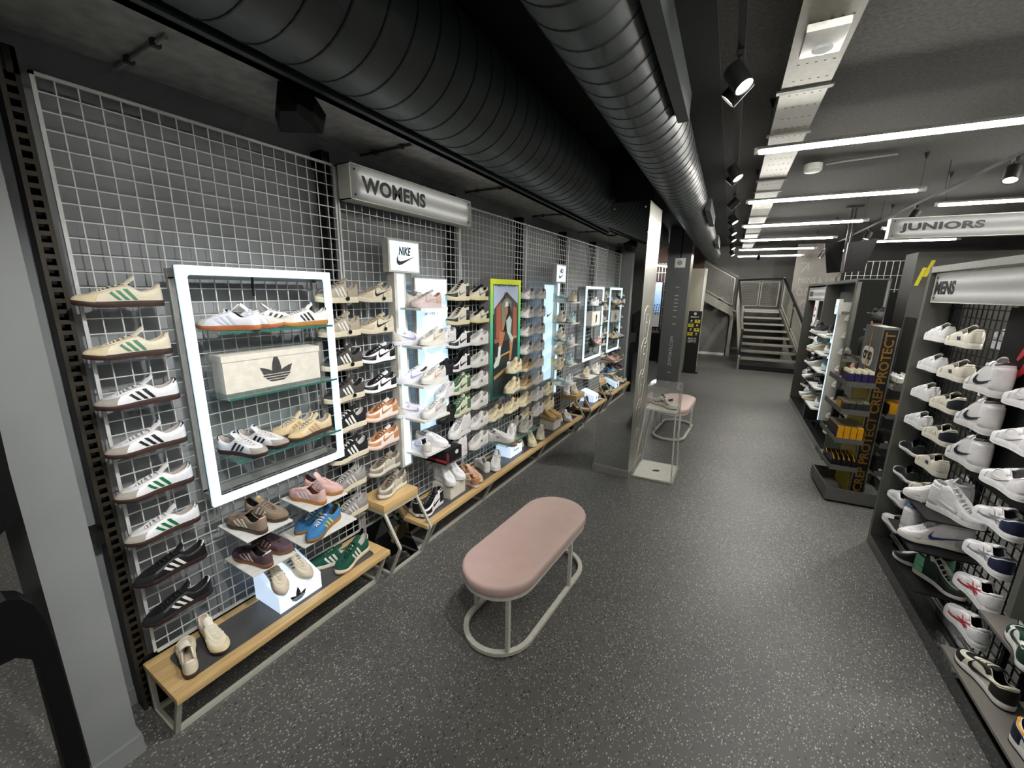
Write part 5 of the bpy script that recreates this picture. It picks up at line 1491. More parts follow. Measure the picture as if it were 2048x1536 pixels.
# ---------------------------------------------------------------- sock packs on a hook tray between totem and high-tops
M_PACK = mat('black_carton', '#17171a', .4, var=.1)
t = thing('pack_tray', 'clear tray hooked under the nearer totem holding black cartons', 'tray', (0.2, 1.93, 0.60))
MB().box(0.01, 0.30, 1.80, 2.06, 0.596, 0.60).build('tray_base', M_ACRYL, t); MB().box(0.297, 0.30, 1.80, 2.06, 0.60, 0.63).build('tray_lip', M_ACRYL, t)
for k in range(6):
    x = 0.045+0.042*k
    t = thing('shoe_care_carton', 'black and red shoe care carton, %s from the wall in the hooked tray' % ['first', 'second', 'third', 'fourth', 'fifth', 'sixth'][k], 'carton', (x, 1.93, 0.601), group='cartons in the hooked tray')
    MB().box(x-.019, x+.019, 1.83, 2.03, 0.601, 0.72).build('carton', M_PACK, t)
    MB().box(x-.0192, x+.0192, 1.829, 1.8302, 0.62, 0.64).build('red_band', M_RED, t)
    if k == 5:
        letters(MB(), 'CREP', .05, (x+.0195, 1.86, .63), (0, 0, 1), (0, -1, 0), width=.07, height=.022, extrude=.0004).build('lettering', M_RED, t)
        decal(MB(), ellipse(0, 0, .022, .018), (x+.0195, 1.965, .68), (0, 1, 0), (0, 0, 1), .0005).build('print_spot', M_WHITE, t)

# ---------------------------------------------------------------- far frame: shoes and box
G = 'shoes on the farther lit frame'
shoe((0.18, 5.45, SH[0]+.0005), math.radians(-90), C_AF1_WHITE, 'white trainer on the top shelf of the farther lit frame', L=.28, group=G)
shoe((0.15, 5.75, SH[0]+.0005), math.radians(50), C_SAMBA_BLACK, 'black trainer on the top shelf of the farther lit frame', L=.28, group=G)
shoe((0.18, 5.42, SH[2]+.0005), math.radians(-60), C_SAMBA_BLACK, 'black trainer on the lowest shelf of the farther lit frame', L=.28, group=G)
shoe((0.18, 5.72, SH[2]+.0005), math.radians(-85), C_GAZ_PINK, 'pink trainer on the lowest shelf of the farther lit frame', L=.28, group=G)
t = thing('shoe_box', 'cream shoe box on the middle shelf of the farther lit frame', 'shoe box', (.11, 5.6, SH[1]))
MB().box(.05, .17, 5.42, 5.80, SH[1]+.0005, SH[1]+.21).build('carton', M_CARD, t)
decal(MB(), [(0, 0), (.05, .02), (.07, .12), (.02, .14)], (.1705, 5.58, SH[1]+.03), (0, 1, 0), (0, 0, 1)).build('mark', M_INK, t)
shoe((0.12, 4.95, 0.536), YM+0.4, C_RUN_BLACKCREAM, 'cream and black runner on the farther oak pedestal', L=.29, group=G)
G = 'shoes low beside the farther frame'
shoe((0.10, 4.72, 0.565), YM+.3, C_RUN_WHITE2, 'white runner low on the wall left of the farther pedestal', L=.29, group=G); wall_shelf(4.72, .565, 'left of the farther pedestal')
shoe((0.16, 5.32, 0.72), YM+.2, C_RUN_SAND, 'sand runner on a plate under the farther lit frame', L=.30, group=G); plate(5.15, 5.5, .718, 'white shoe plate under the farther lit frame, left')
shoe((0.16, 5.75, 0.72), YM, C_AF1_CREAM, 'cream low-top on a plate under the farther lit frame', L=.30, group=G); plate(5.6, 5.95, .718, 'white shoe plate under the farther lit frame, right')
shoe((0.18, 5.35, zb), YM+.3, C_GAZ_PLUM, 'plum trainer on the farthest bench', L=.29, group=G)
lit_box(5.50, 5.72, 'small glowing white riser on the farthest bench', 'bar2')

# ---------------------------------------------------------------- MENS unit on the right
M_PLINTH = mat('gloss_black_plinth', '#2c2d2c', .18, var=.05, scale=4, coat=.4)
M_BWIRE = mat('black_wire', '#1b1b1b', .4, metal=.2)
t = thing('mens_gondola', 'dark grey display unit with black wire grid and end panel, right of the aisle', 'display unit', (0.3, -1.2, 0), fr=RF)
MB(RF).box(0, 0.46, 0.0, 0.042, 0, 2.18).build('end_panel', M_GOND, t)
MB(RF).box(0, 0.46, -2.6, 0.0, 0, 0.088).build('plinth', M_PLINTH, t)
MB(RF).box(0.0, 0.05, -2.6, 0.0, 2.14, 2.18).build('top_rail', M_GREYM, t)
MB(RF).box(0.41, 0.46, -2.6, 0.0, 2.14, 2.18).build('top_rail', M_GREYM, t)
MB(RF).box(0.02, 0.46, -1.62, -1.58, 0.6, 2.14).build('divider', M_GOND, t)
for y in (-0.80, -0.03, -1.56): MB(RF).box(0.15, 0.185, y-.02, y+.02, 0.088, 2.14).build('post', M_BLACK, t)
def black_grid(x, y0, y1, z0, z1, cell=.055):
    g = MB(RF); w = .0026
    n = int((y1-y0)/cell); m = int((z1-z0)/cell)
    for k in range(n+1): y = y0+(y1-y0)*k/n; g.box(x-w, x+w, y-w, y+w, z0, z1)
    for k in range(m+1): z = z0+(z1-z0)*k/m; g.box(x-3*w, x-w, y0, y1, z-w, z+w)
    g.build('wire_grid', M_BWIRE, t, kind='stuff')
black_grid(0.14, -0.78, -0.02, 0.13, 1.96); black_grid(0.14, -1.57, -0.82, 0.13, 1.96)
for z in (.125, .15):
    MB(RF).tube([(.12, -1.57, z), (.12, -.02, z)], .006, 6).build('bottom_bar', M_GREYM, t)
sign_box('long lit box sign reading MENS on the right hand unit', -1.75, -0.035, 1.937, 2.132, 'MENS', -0.062, 0.088, RF, '-x', 0.018, 0.10, 0.285)
t2 = thing('brand_board', 'black board with red jumping figure mark on the right hand unit', 'board', (.1, -1.1, .95), fr=RF)
MB(RF).box(.10, .118, -1.42, -.805, .98, 1.925).build('board', M_BLACKP, t2)
fig = [(-.02, .0), (.025, .0), (.10, .085), (.16, .13), (.20, .12), (.27, .05), (.30, .06), (.24, .17), (.22, .22), (.26, .30), (.24, .36), (.28, .38), (.27, .42), (.22, .42), (.20, .38), (.16, .33), (.10, .27), (.06, .20), (.045, .17), (.06, .16), (.10, .20), (.14, .21), (.10, .13), (.02, .05)]
decal(MB(RF), [(a, b) for a, b in fig], (.0995, -.93, 1.50), (0, -1, 0), (0, 0, 1), .002).build('jumping_mark', M_RED, t2)
RZ = (1.68, 1.475, 1.275, 1.07, .87, .67, .47, .27)
def rshoe(y, z, c, desc, L=.285, x=.068, yaw=YP, shelf=True, sw=None, side=1, pitch=0):
    shoe((x, y, z), yaw, c, desc, L=L, fr=RF, side=side, pitch=pitch, group='trainers on the MENS unit')
    if shelf:
        MB(RF).box(.03, .135, y-.08, y+.08, z-.005, z).build('black_shelf', M_ACRYL if shelf == 1 else M_BLACK, label='shelf under ' + desc, cat='shelf', group='shoe shelves of the MENS unit')
CP = 'column beside the end panel'
for r, (c, d) in enumerate(((C_PLAIN_WHITE, 'plain white low-top'), (C_PLAIN_WHITE, 'plain white low-top'), (C_PLAIN_WHITE, 'plain white low-top'), (C_PLAIN_WHITE, 'plain white low-top'),
                            (C_SB_BLACK, 'black trainer with white sole'), (C_SB_BLACK, 'black trainer with white sole'), (C_SB_WHITE, 'white trainer with black heel'), (C_SB_WHITE, 'white trainer with black heel'))):
    rshoe(-.165, RZ[r], c, '%s, %s, %s' % (d, ORD[r], CP), L=.28)
CQ = 'second column of MENS unit'
for r, (c, d) in enumerate(((C_NB_CREAM, 'cream trainer'), (C_NB_CREAM, 'cream trainer'), (C_NB_BLACK, 'cream and black trainer'), (C_NB_BLACK, 'cream and black trainer'), (C_NB_CREAM, 'cream trainer'), (C_NB_CREAM, 'cream trainer'))):
    rshoe(-.505, RZ[r], c, '%s, %s, %s' % (d, ORD[r], CQ), L=.295)
CR = 'column before the black board'
for r in range(3):
    rshoe(-.925, RZ[r+1], C_J1_WHITEBLK, 'white high-top with black collar, %s, %s' % (ORD[r], CR), L=.305, x=.045, shelf=2)
CS = 'column at right edge'
for r in range(7):
    c, d = ((C_AF1_WHITE, 'white low-top'),)*3 + ((C_CEMENT, 'white low-top with navy heel'),)*2 + ((C_JRED, 'white low-top with red'),)*2 if False else [(C_AF1_WHITE, 'white low-top'), (C_AF1_WHITE, 'white low-top'), (C_AF1_WHITE, 'white low-top'), (C_CEMENT, 'white low-top with navy panel'), (C_CEMENT, 'white low-top with navy panel'), (C_JRED, 'white low-top with red panel'), (C_JRED, 'white low-top with red panel')][r]
    rshoe(-1.275, RZ[r+1], c, '%s, %s, %s' % (d, ORD[r], CS), L=.30, x=.055 if r < 3 else .068)
def rplate(x0, x1, y0, y1, z, label):
    MB(RF).box(x0, x1, y0, y1, z-.008, z).build('black_plate', M_BLACK, label=label, cat='shelf', group='black plates of the MENS unit')
rplate(-.12, .135, -1.10, -.74, .765, 'black plate holding white high-tops on the MENS unit')
rplate(-.16, .135, -1.12, -.74, .575, 'black plate holding blue collared high-tops on the MENS unit')
rplate(-.10, .135, -1.12, -.74, .325, 'lowest black plate holding green and black high-tops')
rshoe(-.83, .766, C_J1_WHITE, 'white high-top on a black plate, heel to camera', x=.0, yaw=math.radians(152), shelf=0, L=.285)
rshoe(-1.0, .766, C_J1_WHITE, 'white high-top on a black plate, toe to camera', x=.03, yaw=math.radians(-58), shelf=0, side=-1, L=.285)
rshoe(-.83, .576, C_J1_BLUE, 'white high-top with blue collar, heel to the aisle', x=-.01, yaw=math.radians(25), shelf=0, side=-1, L=.285)
rshoe(-.99, .576, C_J1_BLUE, 'white high-top with blue collar, toe to the aisle', x=-.03, yaw=math.radians(172), shelf=0, L=.305)
rshoe(-.84, .326, C_J1_GREENBLK, 'green and black high-top, heel to camera', x=.01, yaw=math.radians(140), shelf=0, L=.275)
rshoe(-1.0, .326, C_J1_GREENBLK, 'green and black high-top, toe to camera', x=.04, yaw=math.radians(-58), shelf=0, side=-1, L=.275)
# shoes on the other face of the unit, seen through the grid
for r in range(6):
    for k, y in enumerate((-.25, -.60, -.98, -1.32)):
        c = (C_AF1_WHITE, C_RUN_WHITE2, C_NB_CREAM, C_PLAIN_WHITE, C_DUNK_PANDA)[(r*3+k) % 5]
        shoe((.36, y, RZ[r]-.03), YP+math.pi, c, 'trainer on the far face of the MENS unit, %s row, place %s from end panel' % (['top', 'second', 'third', 'fourth', 'fifth', 'sixth'][r], ['first', 'second', 'third', 'fourth'][k]), L=.28, fr=RF, group='trainers on the far face', simple=True)
# stepped shelves at the near end
t = thing('stepped_shelf', 'grey stepped shelves with low-tops at the bottom right corner', 'shelf', (.15, -1.9, 0), fr=RF)
M_SHELFG = mat('taupe_shelf', '#6e6a64', .5, var=.04)
MB(RF).box(-.03, .40, -2.6, -1.33, .165, .18).build('lower_shelf', M_SHELFG, t)
MB(RF).box(.02, .40, -2.6, -1.42, .475, .49).build('upper_shelf', M_SHELFG, t)
MB(RF).box(.12, .14, -1.47, -1.45, .088, .475).build('bracket', M_BLACK, t); MB(RF).box(.12, .14, -1.90, -1.88, .088, .475).build('bracket', M_BLACK, t)
rshoe(-1.60, .491, C_DUNK_GREEN, 'dark green and white low-top at the back of the upper step', x=.16, yaw=math.radians(-92), shelf=0, side=-1, L=.30)
rshoe(-1.69, .491, C_DUNK_GREEN, 'dark green and white low-top at the front of the upper step', x=.06, yaw=math.radians(70), shelf=0, L=.30)
rshoe(-1.53, .181, C_DUNK_CREAMBLK, 'cream and black low-top on the lower step', x=.055, yaw=math.radians(97), shelf=0, L=.31)
rshoe(-1.98, .181, C_DUNK_NAVY, 'navy and white low-top with yellow collar on the lower step', x=.05, yaw=math.radians(-85), shelf=0, L=.31)

# ---------------------------------------------------------------- shoe care stand
CF = Matrix.Translation((3.077, 4.20, 0)) @ Matrix.Rotation(math.radians(5), 4, 'Z')
M_CSTEEL = mat('stand_grey', '#6a6a66', .45, metal=.3)
M_LETT = mat('ochre_letter', '#8a6420', .5)
t = thing('shoe_care_stand', 'grey shoe care stand with tilted trays and CREP PROTECT column', 'stand', (.28, .3, 0), fr=CF)
mb = MB(CF)
ring_b = [(0, 0), (.55, 0), (.55, .62), (0, .62)]
MB(CF).box(0, .55, 0, .012, .02, .145).build('base_wall', M_CSTEEL, t); MB(CF).box(0, .55, .608, .62, .02, .145).build('base_wall', M_CSTEEL, t)
MB(CF).box(0, .012, .012, .608, .02, .145).build('base_wall', M_CSTEEL, t); MB(CF).box(.538, .55, .012, .608, .02, .145).build('base_wall', M_CSTEEL, t)
MB(CF).box(.012, .538, .012, .608, .02, .035).build('base_floor', M_CSTEEL, t)
MB(CF).box(.02, .53, .02, .60, 0, .02).build('foot', M_BLACK, t)
MB(CF).box(.215, .335, .14, .58, .035, 1.70).build('column', M_ALU, t)
MB(CF).box(.225, .325, .1385, .14, .08, 1.68).build('black_face', M_INK, t)
MB(CF).box(.205, .215, .16, .56, .05, 1.15).build('yellow_side', mat('olive_yellow', '#9a8a1c', .5), t)
mb = MB(CF)
letters(mb, 'CREP PROTECT CREP PROTECT', .1, (.312, .138, .10), (0, 0, 1), (-1, 0, 0), width=1.56, height=.072, bold=.002, extrude=.0008)
mb.build('lettering', M_LETT, t)
# crep badge on the brushed side of the column
decal(MB(CF), rrect(.05, .33, 1.32, 1.50, .06), (.2148, .58, 0), (0, -1, 0), (0, 0, 1), .001).build('badge', M_WHITE, t)
letters(MB(CF), 'crep', .1, (.2132, .50, 1.34), (0, -1, 0), (0, 0, 1), width=.22, height=.12, bold=.004, extrude=.0006).build('badge_lettering', M_INK, t)
decal(MB(CF), [(.17, 1.22), (.20, 1.22), (.225, 1.66), (.215, 1.66)], (.2125, .58, 0), (0, -1, 0), (0, 0, 1), .0006).build('yellow_stroke', M_CREPY, t)
TRAYZ = (1.15, .885, .60, .325)
for z in TRAYZ:
    for x0, x1 in ((0.0, .215), (.335, .53)):
        tr = MB(CF).box(x0, x1, .03, .62, z, z+.006).build('tray', M_CSTEEL, t)
        MB(CF).box(x0, x1, .026, .03, z, z+.05).build('front_lip', M_CSTEEL, tr)
        xs = x0 if x0 < .1 else x1-.004
        MB(CF).box(xs, xs+.004, .03, .62, z, z+.05).build('side_lip', M_CSTEEL, tr)
M_CANB = mat('purple_can', '#2f2458', .35); M_CANT = mat('cream_can_top', '#c9c4a8', .5); M_CARTG = mat('taupe_carton', '#6f6a5a', .5); M_CARTD = mat('dark_carton', '#26262a', .45)
n = 0
for i in range(4):
    for j in range(4):
        x, y = .032+.05*i, .07+.055*j
        z = TRAYZ[0]+.007
        w = thing('spray_can', 'purple spray can with cream cap in the top tray, column %s, row %s' % (['one', 'two', 'three', 'four'][i], ['one', 'two', 'three', 'four'][j]), 'spray can', (x, y, z), fr=CF, group='purple cans in the top tray')
        MB(CF).box(x-.0215, x+.0215, y-.024, y+.024, z, z+.115).build('can_body', M_CANB, w)
        MB(CF).lathe([(.019, 0), (.019, .02), (.012, .032), (0, .032)], (x, y, z+.115), 12).build('cap', M_CANT, w, smooth=True)
        if j == 0: decal(MB(CF), ellipse(x, z+.022, .012, .009, 10), (0, y-.0241, 0), (1, 0, 0), (0, 0, 1), .0005).build('crep_badge', M_WHITE, w)
for i in range(4):
    for j in range(3):
        x, y = .034+.05*i, .075+.075*j; z = TRAYZ[1]+.007
        w = thing('wipe_carton', 'taupe and black carton in the second tray, column %s, row %s' % (['one', 'two', 'three', 'four'][i], ['one', 'two', 'three'][j]), 'carton', (x, y, z), fr=CF, group='cartons in the second tray')
        MB(CF).box(x-.022, x+.022, y-.034, y+.034, z, z+.10).build('carton', M_CARTD if j == 0 else M_CREPY, w)
        MB(CF).box(x-.0225, x+.0225, y-.0345, y+.0345, z+.10, z+.115).build('lid', M_CARTG, w)
for i in range(4):
    x = .034+.05*i; z = TRAYZ[2]+.007
    w = thing('yellow_carton', 'bright yellow shoe care carton, %s from left in the third tray' % ['first', 'second', 'third', 'fourth'][i], 'carton', (x, .2, z), fr=CF, group='yellow cartons in the third tray')
    MB(CF).box(x-.022, x+.022, .045, .40, z, z+.15).build('front_carton', M_CREPY, w)
    MB(CF).box(x-.022, x+.022, .0905, .40, z+.1502, z+.152).build('top_print', M_CARTG, w)
    MB(CF).box(x-.0225, x-.022, .06, .40, z+.005, z+.145).build('side_print', M_INK, w)
for i in range(5):
    x = .030+.04*i; z = TRAYZ[3]+.007
    w = thing('insole_pack', 'black insole pack with yellow edge, %s from left in the lowest tray' % ['first', 'second', 'third', 'fourth', 'fifth'][i], 'insole pack', (x, .2, z), fr=CF, group='insole packs in the lowest tray')
    vs = []; m = 12
    for k in range(m):
        y = .06+.028*k; zz = z + .09 + .03*math.sin(k*.55) + .02*(k/m)
        vs += [(x-.017, y, z), (x+.017, y, z), (x+.017, y, zz), (x-.017, y, zz)]
    fs = [(k*4+a, k*4+(a+1) % 4, (k+1)*4+(a+1) % 4, (k+1)*4+a) for k in range(m-1) for a in range(4)] + [(3, 2, 1, 0), ((m-1)*4, (m-1)*4+1, (m-1)*4+2, (m-1)*4+3)]
    MB(CF).add(vs, fs).build('pack', M_PACK, w)
    vs = []
    for k in range(m):
        y = .06+.028*k; zz = z + .0905 + .03*math.sin(k*.55) + .02*(k/m)
        vs += [(x-.004, y, zz), (x+.004, y, zz), (x+.004, y, zz+.001), (x-.004, y, zz+.001)]
    MB(CF).add(vs, fs).build('yellow_edge', M_CREPY, w)
for i in range(2):
    for j in range(4):
        x, y = .39+.065*i, .08+.06*j; z = TRAYZ[0]+.007
        w = thing('white_bottle', 'white bottle in the right top tray, column %s, row %s' % (['one', 'two'][i], ['one', 'two', 'three', 'four'][j]), 'bottle', (x, y, z), fr=CF, group='white bottles in the right tray')
        MB(CF).lathe([(.024, 0), (.024, .10), (.010, .115), (.010, .13), (0, .13)], (x, y, z), 12).build('bottle', M_WHITE, w, smooth=True)
        MB(CF).lathe([(.0242, .03), (.0242, .06)], (x, y, z), 12).build('print_band', M_CARTG, w)
for i in range(2):
    x = .385+.07*i; z = TRAYZ[1]+.007
    w = thing('yellow_carton', 'yellow carton in the right hand tray, %s' % ['left', 'right'][i], 'carton', (x, .16, z), fr=CF, group='yellow cartons in the right tray')
    MB(CF).box(x-.03, x+.03, .05, .28, z, z+.13).build('carton', M_CREPY, w); MB(CF).box(x-.0305, x-.03, .06, .27, z+.01, z+.12).build('side_print', M_INK, w)
for k, z in enumerate((TRAYZ[2], TRAYZ[3])):
    for i in range(2):
        x = .385+.07*i
        w = thing('black_carton', 'black carton in the right hand tray, %s tray, %s' % (['third', 'lowest'][k], ['left', 'right'][i]), 'carton', (x, .16, z), fr=CF, group='black cartons in the right trays')
        MB(CF).box(x-.03, x+.03, .05, .28, z+.007, z+.12).build('carton', M_PACK, w); decal(MB(CF), ellipse(x, z+.06, .015, .012, 10), (0, .0499, 0), (1, 0, 0), (0, 0, 1), .0005).build('print_spot', M_WHITE, w)

# ---------------------------------------------------------------- far stand along the aisle, mirrored end
t = thing('far_gondola', 'dark grey shelving unit with mirrored end farther down the aisle', 'display unit', (.15, 3.5, 0), fr=RF)
MB(RF).box(0, .30, 1.955, 1.985, 0, 2.165).build('end_panel', M_GOND, t)
MB(RF).box(.012, .288, 1.948, 1.955, .35, 2.15).build('mirror', M_MIRROR, t)
MB(RF).box(0, .30, 3.57, 3.61, 0, 2.165).build('divider', M_GOND, t); MB(RF).box(0, .30, 5.17, 5.21, 0, 2.165).build('end_panel', M_GOND, t)
MB(RF).box(0, .30, 1.985, 5.17, 2.13, 2.165).build('top', M_GOND, t); MB(RF).box(0, .30, 1.985, 5.17, 0, .09).build('plinth', M_PLINTH, t)
MB(RF).box(.17, .19, 1.985, 5.17, .09, 2.13).build('back_board', mat('slate_back', '#3b3b39', .7, var=.15, scale=10), t)
sign_box('small lit box sign on the far stand, half hidden', 3.62, 5.16, 1.893, 2.105, 'KIDS', 5.05, .09, RF, '-x', .02, .09, .30)
def far_totem(y, label, word):
    w = thing('lit_totem', label, 'display totem', (-.05, y, .45), fr=RF, group='lit totems of the far stand')
    MB(RF).box(-.06, -.02, y-.075, y+.075, 1.75, 1.935).build('sign_box', M_WHITEM, w); MB(RF).box(-.063, -.06, y-.068, y+.068, 1.757, 1.928).build('lit_sign', M_NIKEP, w)
    MB(RF).box(-.04, .165, y-.02, y+.02, .40, 1.75).build('column', M_WHITEM, w); MB(RF).box(-.044, -.04, y-.018, y+.018, .40, 1.75).build('light_strip', M_STRIP, w)
    MB(RF).box(-.02, .165, y-.07, y+.07, 1.79, 1.90).build('bracket', M_WHITEM, w)
    letters(MB(RF), word, .05, (-.0635, y+.04, 1.82), (0, -1, 0), (0, 0, 1), width=.08, height=.035, extrude=.0006).build('mark', M_INK, w)
far_totem(2.36, 'lit white totem with small sign on the far stand, nearer', 'PJ')
w = thing('brand_tag', 'tall white tag board with red print on the far stand', 'sign board', (-.02, 3.95, 1.5), fr=RF)
MB(RF).prism([(3.83, 1.60), (3.95, 1.50), (4.07, 1.60), (4.07, 1.90), (3.83, 1.90)], 'x', -.03, -.015).build('board', M_WHITE, w)
letters(MB(RF), 'KING', .05, (-.0305, 4.03, 1.74), (0, -1, 0), (0, 0, 1), width=.16, height=.06, extrude=.0006).build('red_lettering', M_RED, w)
letters(MB(RF), 'SPRING', .05, (-.0305, 4.03, 1.65), (0, -1, 0), (0, 0, 1), width=.16, height=.035, extrude=.0006).build('grey_lettering', M_INK, w)
w = thing('lit_wall_panel', 'pale lit panel behind shelves of the far stand', 'light panel', (.12, 3.2, .6), fr=RF)
MB(RF).box(.15, .168, 3.30, 3.52, .6, 1.45).build('lit_face', M_PANEL, w)
FZ = (1.47, 1.24, 1.02, .80, .53)
fc = [(C_RUN_BLACKW, 'black'), (C_SAMBA_BLACK, 'black'), (C_RUN_WHITE2, 'white'), (C_RUN_SAND, 'sand'), (C_RUN_AQUA, 'pale aqua'), (C_RUN_WHITE, 'pale grey')]
for k, z in enumerate(FZ):
    rown = ['top', 'second', 'third', 'fourth', 'lowest'][k]
    w = thing('white_shelf', 'white lit shelf of the far stand, ' + rown, 'shelf', (0, 3, z), fr=RF, group='white shelves of the far stand')
    MB(RF).box(-.12, .16, 2.42, 3.50, z-.02, z).build('shelf', M_WHITE, w)
    MB(RF).box(-.124, -.12, 2.42, 3.50, z-.02, z-.002).build('front_edge', M_WHITEM, w)
    for j, (y, yaw) in enumerate(((2.62, -100), (2.92, 160), (3.12, 165), (3.36, 90))):
        c, d = fc[(0 if k == 0 else k*2+j) % 6]
        if k in (0, 3) and j == 3: c, d = fc[0]
        shoe((-.02, y, z+.001), math.radians(yaw), c, '%s trainer on the %s white shelf of the far stand, place %s' % (d, rown, ['one', 'two', 'three', 'four'][j]), L=.28, fr=RF, simple=True, group='trainers on the far stand shelves')
for r in range(8):
    shoe((.07, 2.17, RZ[r]), YP, C_RUN_WHITE2 if r < 4 else C_RUN_WHITE, 'white runner, %s, column beside the mirrored end' % ORD[r], L=.28, fr=RF, simple=True, group='trainers beside the mirrored end')
    MB(RF).box(.03, .165, 2.09, 2.25, RZ[r]-.005, RZ[r]).build('acrylic_shelf', M_ACRYL, label='small clear shelf beside the mirrored end, ' + ORD[r], cat='shelf', group='clear shelves of the far stand')
for r in range(1, 7):
    for j, y in enumerate((3.85, 4.35)):
        shoe((.07, y, RZ[r]), YP, (C_RUN_SAND, C_RUN_BLACKW, C_RUN_WHITE2, C_RUN_BLACKW)[(r+j) % 4], 'runner in the far bay of the far stand, %s row, %s' % (['', 'top', 'second', 'third', 'fourth', 'fifth', 'sixth'][r], ['nearer', 'farther'][j]), L=.28, fr=RF, simple=True, group='trainers in the far bay')
        MB(RF).box(.03, .165, y-.08, y+.08, RZ[r]-.005, RZ[r]).build('acrylic_shelf', M_ACRYL, label='small clear shelf in the far bay, %s row, %s' % (['', 'top', 'second', 'third', 'fourth', 'fifth', 'sixth'][r], ['nearer', 'farther'][j]), cat='shelf', group='clear shelves of the far stand')

# tall dark pillar with yellow stripes behind the MENS unit
t = thing('striped_pillar', 'dark grey partition with yellow diagonal stripes behind the MENS unit', 'pillar', (.9, 2.6, 0), fr=RF)
MB(RF).box(.60, 1.5, 2.42, 2.8, 0, 2.47).build('pillar', M_DGREY, t)
for k in range(2):
    o = .0+.06*k
    decal(MB(RF), [(o+.02, 2.10+.10*k), (o+.055, 2.10+.10*k), (o+.10, 2.30+.08*k), (o+.065, 2.30+.08*k)], (.60, 2.419, 0), (1, 0, 0), (0, 0, 1), .002).build('yellow_stripe', M_YEL, t)

# ---------------------------------------------------------------- mirrored column and the display plinth beside it
t = thing('mirrored_column', 'square column with mirror face and engraved grey side in mid aisle', 'column', (1.08, 3.95, 0))
x0, x1, y0, y1 = 0.895, 1.275, 3.685, 4.27
MB().box(x0, x1-.006, y0+.006, y1, 0.0, 2.835).build('core', M_BLACK, t); MB().box(x0+.03, x1-.09, y0+.04, y1-.04, 2.835, 3.325).build('upper_core', M_BLACK, t)
MB().box(x0, x1, y0, y0+.006, .075, 2.828).build('mirror', M_MIRROR, t)
MB().box(x0-.006, x0, y0, y1, .075, 2.828).build('mirror', M_MIRROR, t)
M_COLP = mat('column_panel', '#8f8e86', .35, metal=.35, var=.06, scale=6)
MB().box(x1-.006, x1, y0+.001, y1, .075, 2.828).build('side_panel', M_COLP, t)
MB().box(x0-.012, x1+.014, y0-.025, y1, 0, .072).build('base', M_GREYM, t)
for x in (x0+.04, x1-.04): MB().lathe([(0, -.004), (.008, -.003), (.008, 0)], (x, y0, 2.77), 10, 'y').build('fixing', M_STEEL, t)
M_ENG = mat('engraved_line', '#d2d2c8', .4)
for k in range(5):
    z = .30+.34*k
    mb = MB()
    xx = x1+.0005
    pts = [(xx, 3.97+.14*math.cos(a)*(1+.1*math.sin(3*a)), z+.20*math.sin(a)+.02*math.cos(2*a)) for a in [2*math.pi*q/28 for q in range(28)]]
    mb.tube(pts, .0038, 5, closed=True)
    mb.tube([(xx, 3.94, z-.10), (xx, 3.94, z+.09), (xx, 4.02, z+.09)], .0038, 5); mb.tube([(xx, 3.94, z), (xx, 4.0, z+.01)], .0038, 5)
    mb.build('engraved_letter_loop', M_ENG, t)

t = thing('display_plinth', 'white tapered steel plinth frame with white base and top', 'plinth', (1.5, 3.99, 0))
PB = [(1.31, 3.74), (1.72, 3.76), (1.71, 4.255), (1.30, 4.235)]      # base corners
PT = [(1.395, 3.45+.27), (1.70, 3.72), (1.69, 4.10), (1.385, 4.10)]
zt = .80
def quad_slab(mb, P, z0, z1): return mb.add([(a, b, z0) for a, b in P]+[(a, b, z1) for a, b in P], [(3,2,1,0),(4,5,6,7),(0,1,5,4),(1,2,6,5),(2,3,7,6),(3,0,4,7)])
quad_slab(MB(), PB, .004, .018).build('base_plate', M_WHITEM, t)
quad_slab(MB(), PT, zt-.018, zt).build('top_plate', M_WHITEM, t)
for k in range(4):
    (a, b), (c, d) = PB[k], PT[k]
    cx, cy = 1.51, 3.95
    f = lambda x, y, e: (x+(cx-x)*e, y+(cy-y)*e)
    a, b = f(a, b, .03); c, d = f(c, d, .05)
    MB().bar((a, b, .012), (c, d, zt-.01), .013).build('leg', M_WHITEM, t)
for k in range(4):
    (a, b), (c, d) = PB[k], PB[(k+1) % 4]
    MB().bar((a, b, .011), (c, d, .011), .014).build('base_rail', M_WHITEM, t)
mb = MB(); decal(mb, [(0, 0), (.05, .0), (.075, .03), (.06, .05), (.02, .045), (-.01, .02)], (1.49, 3.96, .0185), (.97, .2, 0), (-.2, .97, 0), .001); mb.build('brand_mark', M_INK, t)
t = thing('clear_case', 'clear acrylic case on the white plinth', 'display case', (1.54, 3.91, zt))
zc = zt+.235
for (a, b), (c, d) in ((PT[0], PT[1]), (PT[1], PT[2]), (PT[2], PT[3]), (PT[3], PT[0])):
    p = Vector((a, b, (zt+zc)/2)); q = Vector((c, d, (zt+zc)/2)); e = (q-p).normalized()*.006
    MB().bar(p+e, q-e, .004, zc-zt-.002).build('pane', M_ACRYL, t)
quad_slab(MB(), PT, zc, zc+.004).build('top_pane', M_ACRYL, t)
C_CHUNK = cw('runner', 'waves', u='#e2ddd0', s='#e6e0d2', o='#1a1a1a', x='#2a2724', l='#e4dfd2', g='#ddd6c6', h='#1c1b1a', n='#1a1918', tex='mesh')
shoe((1.51, 3.93, zt+.001), math.radians(150), C_CHUNK, 'cream and black chunky trainer at the back of the clear case', L=.27, side=-1, group='trainers in the clear case')
shoe((1.585, 3.885, zt+.001), math.radians(-48), C_CHUNK, 'cream and black chunky trainer at the front of the clear case', L=.27, group='trainers in the clear case')

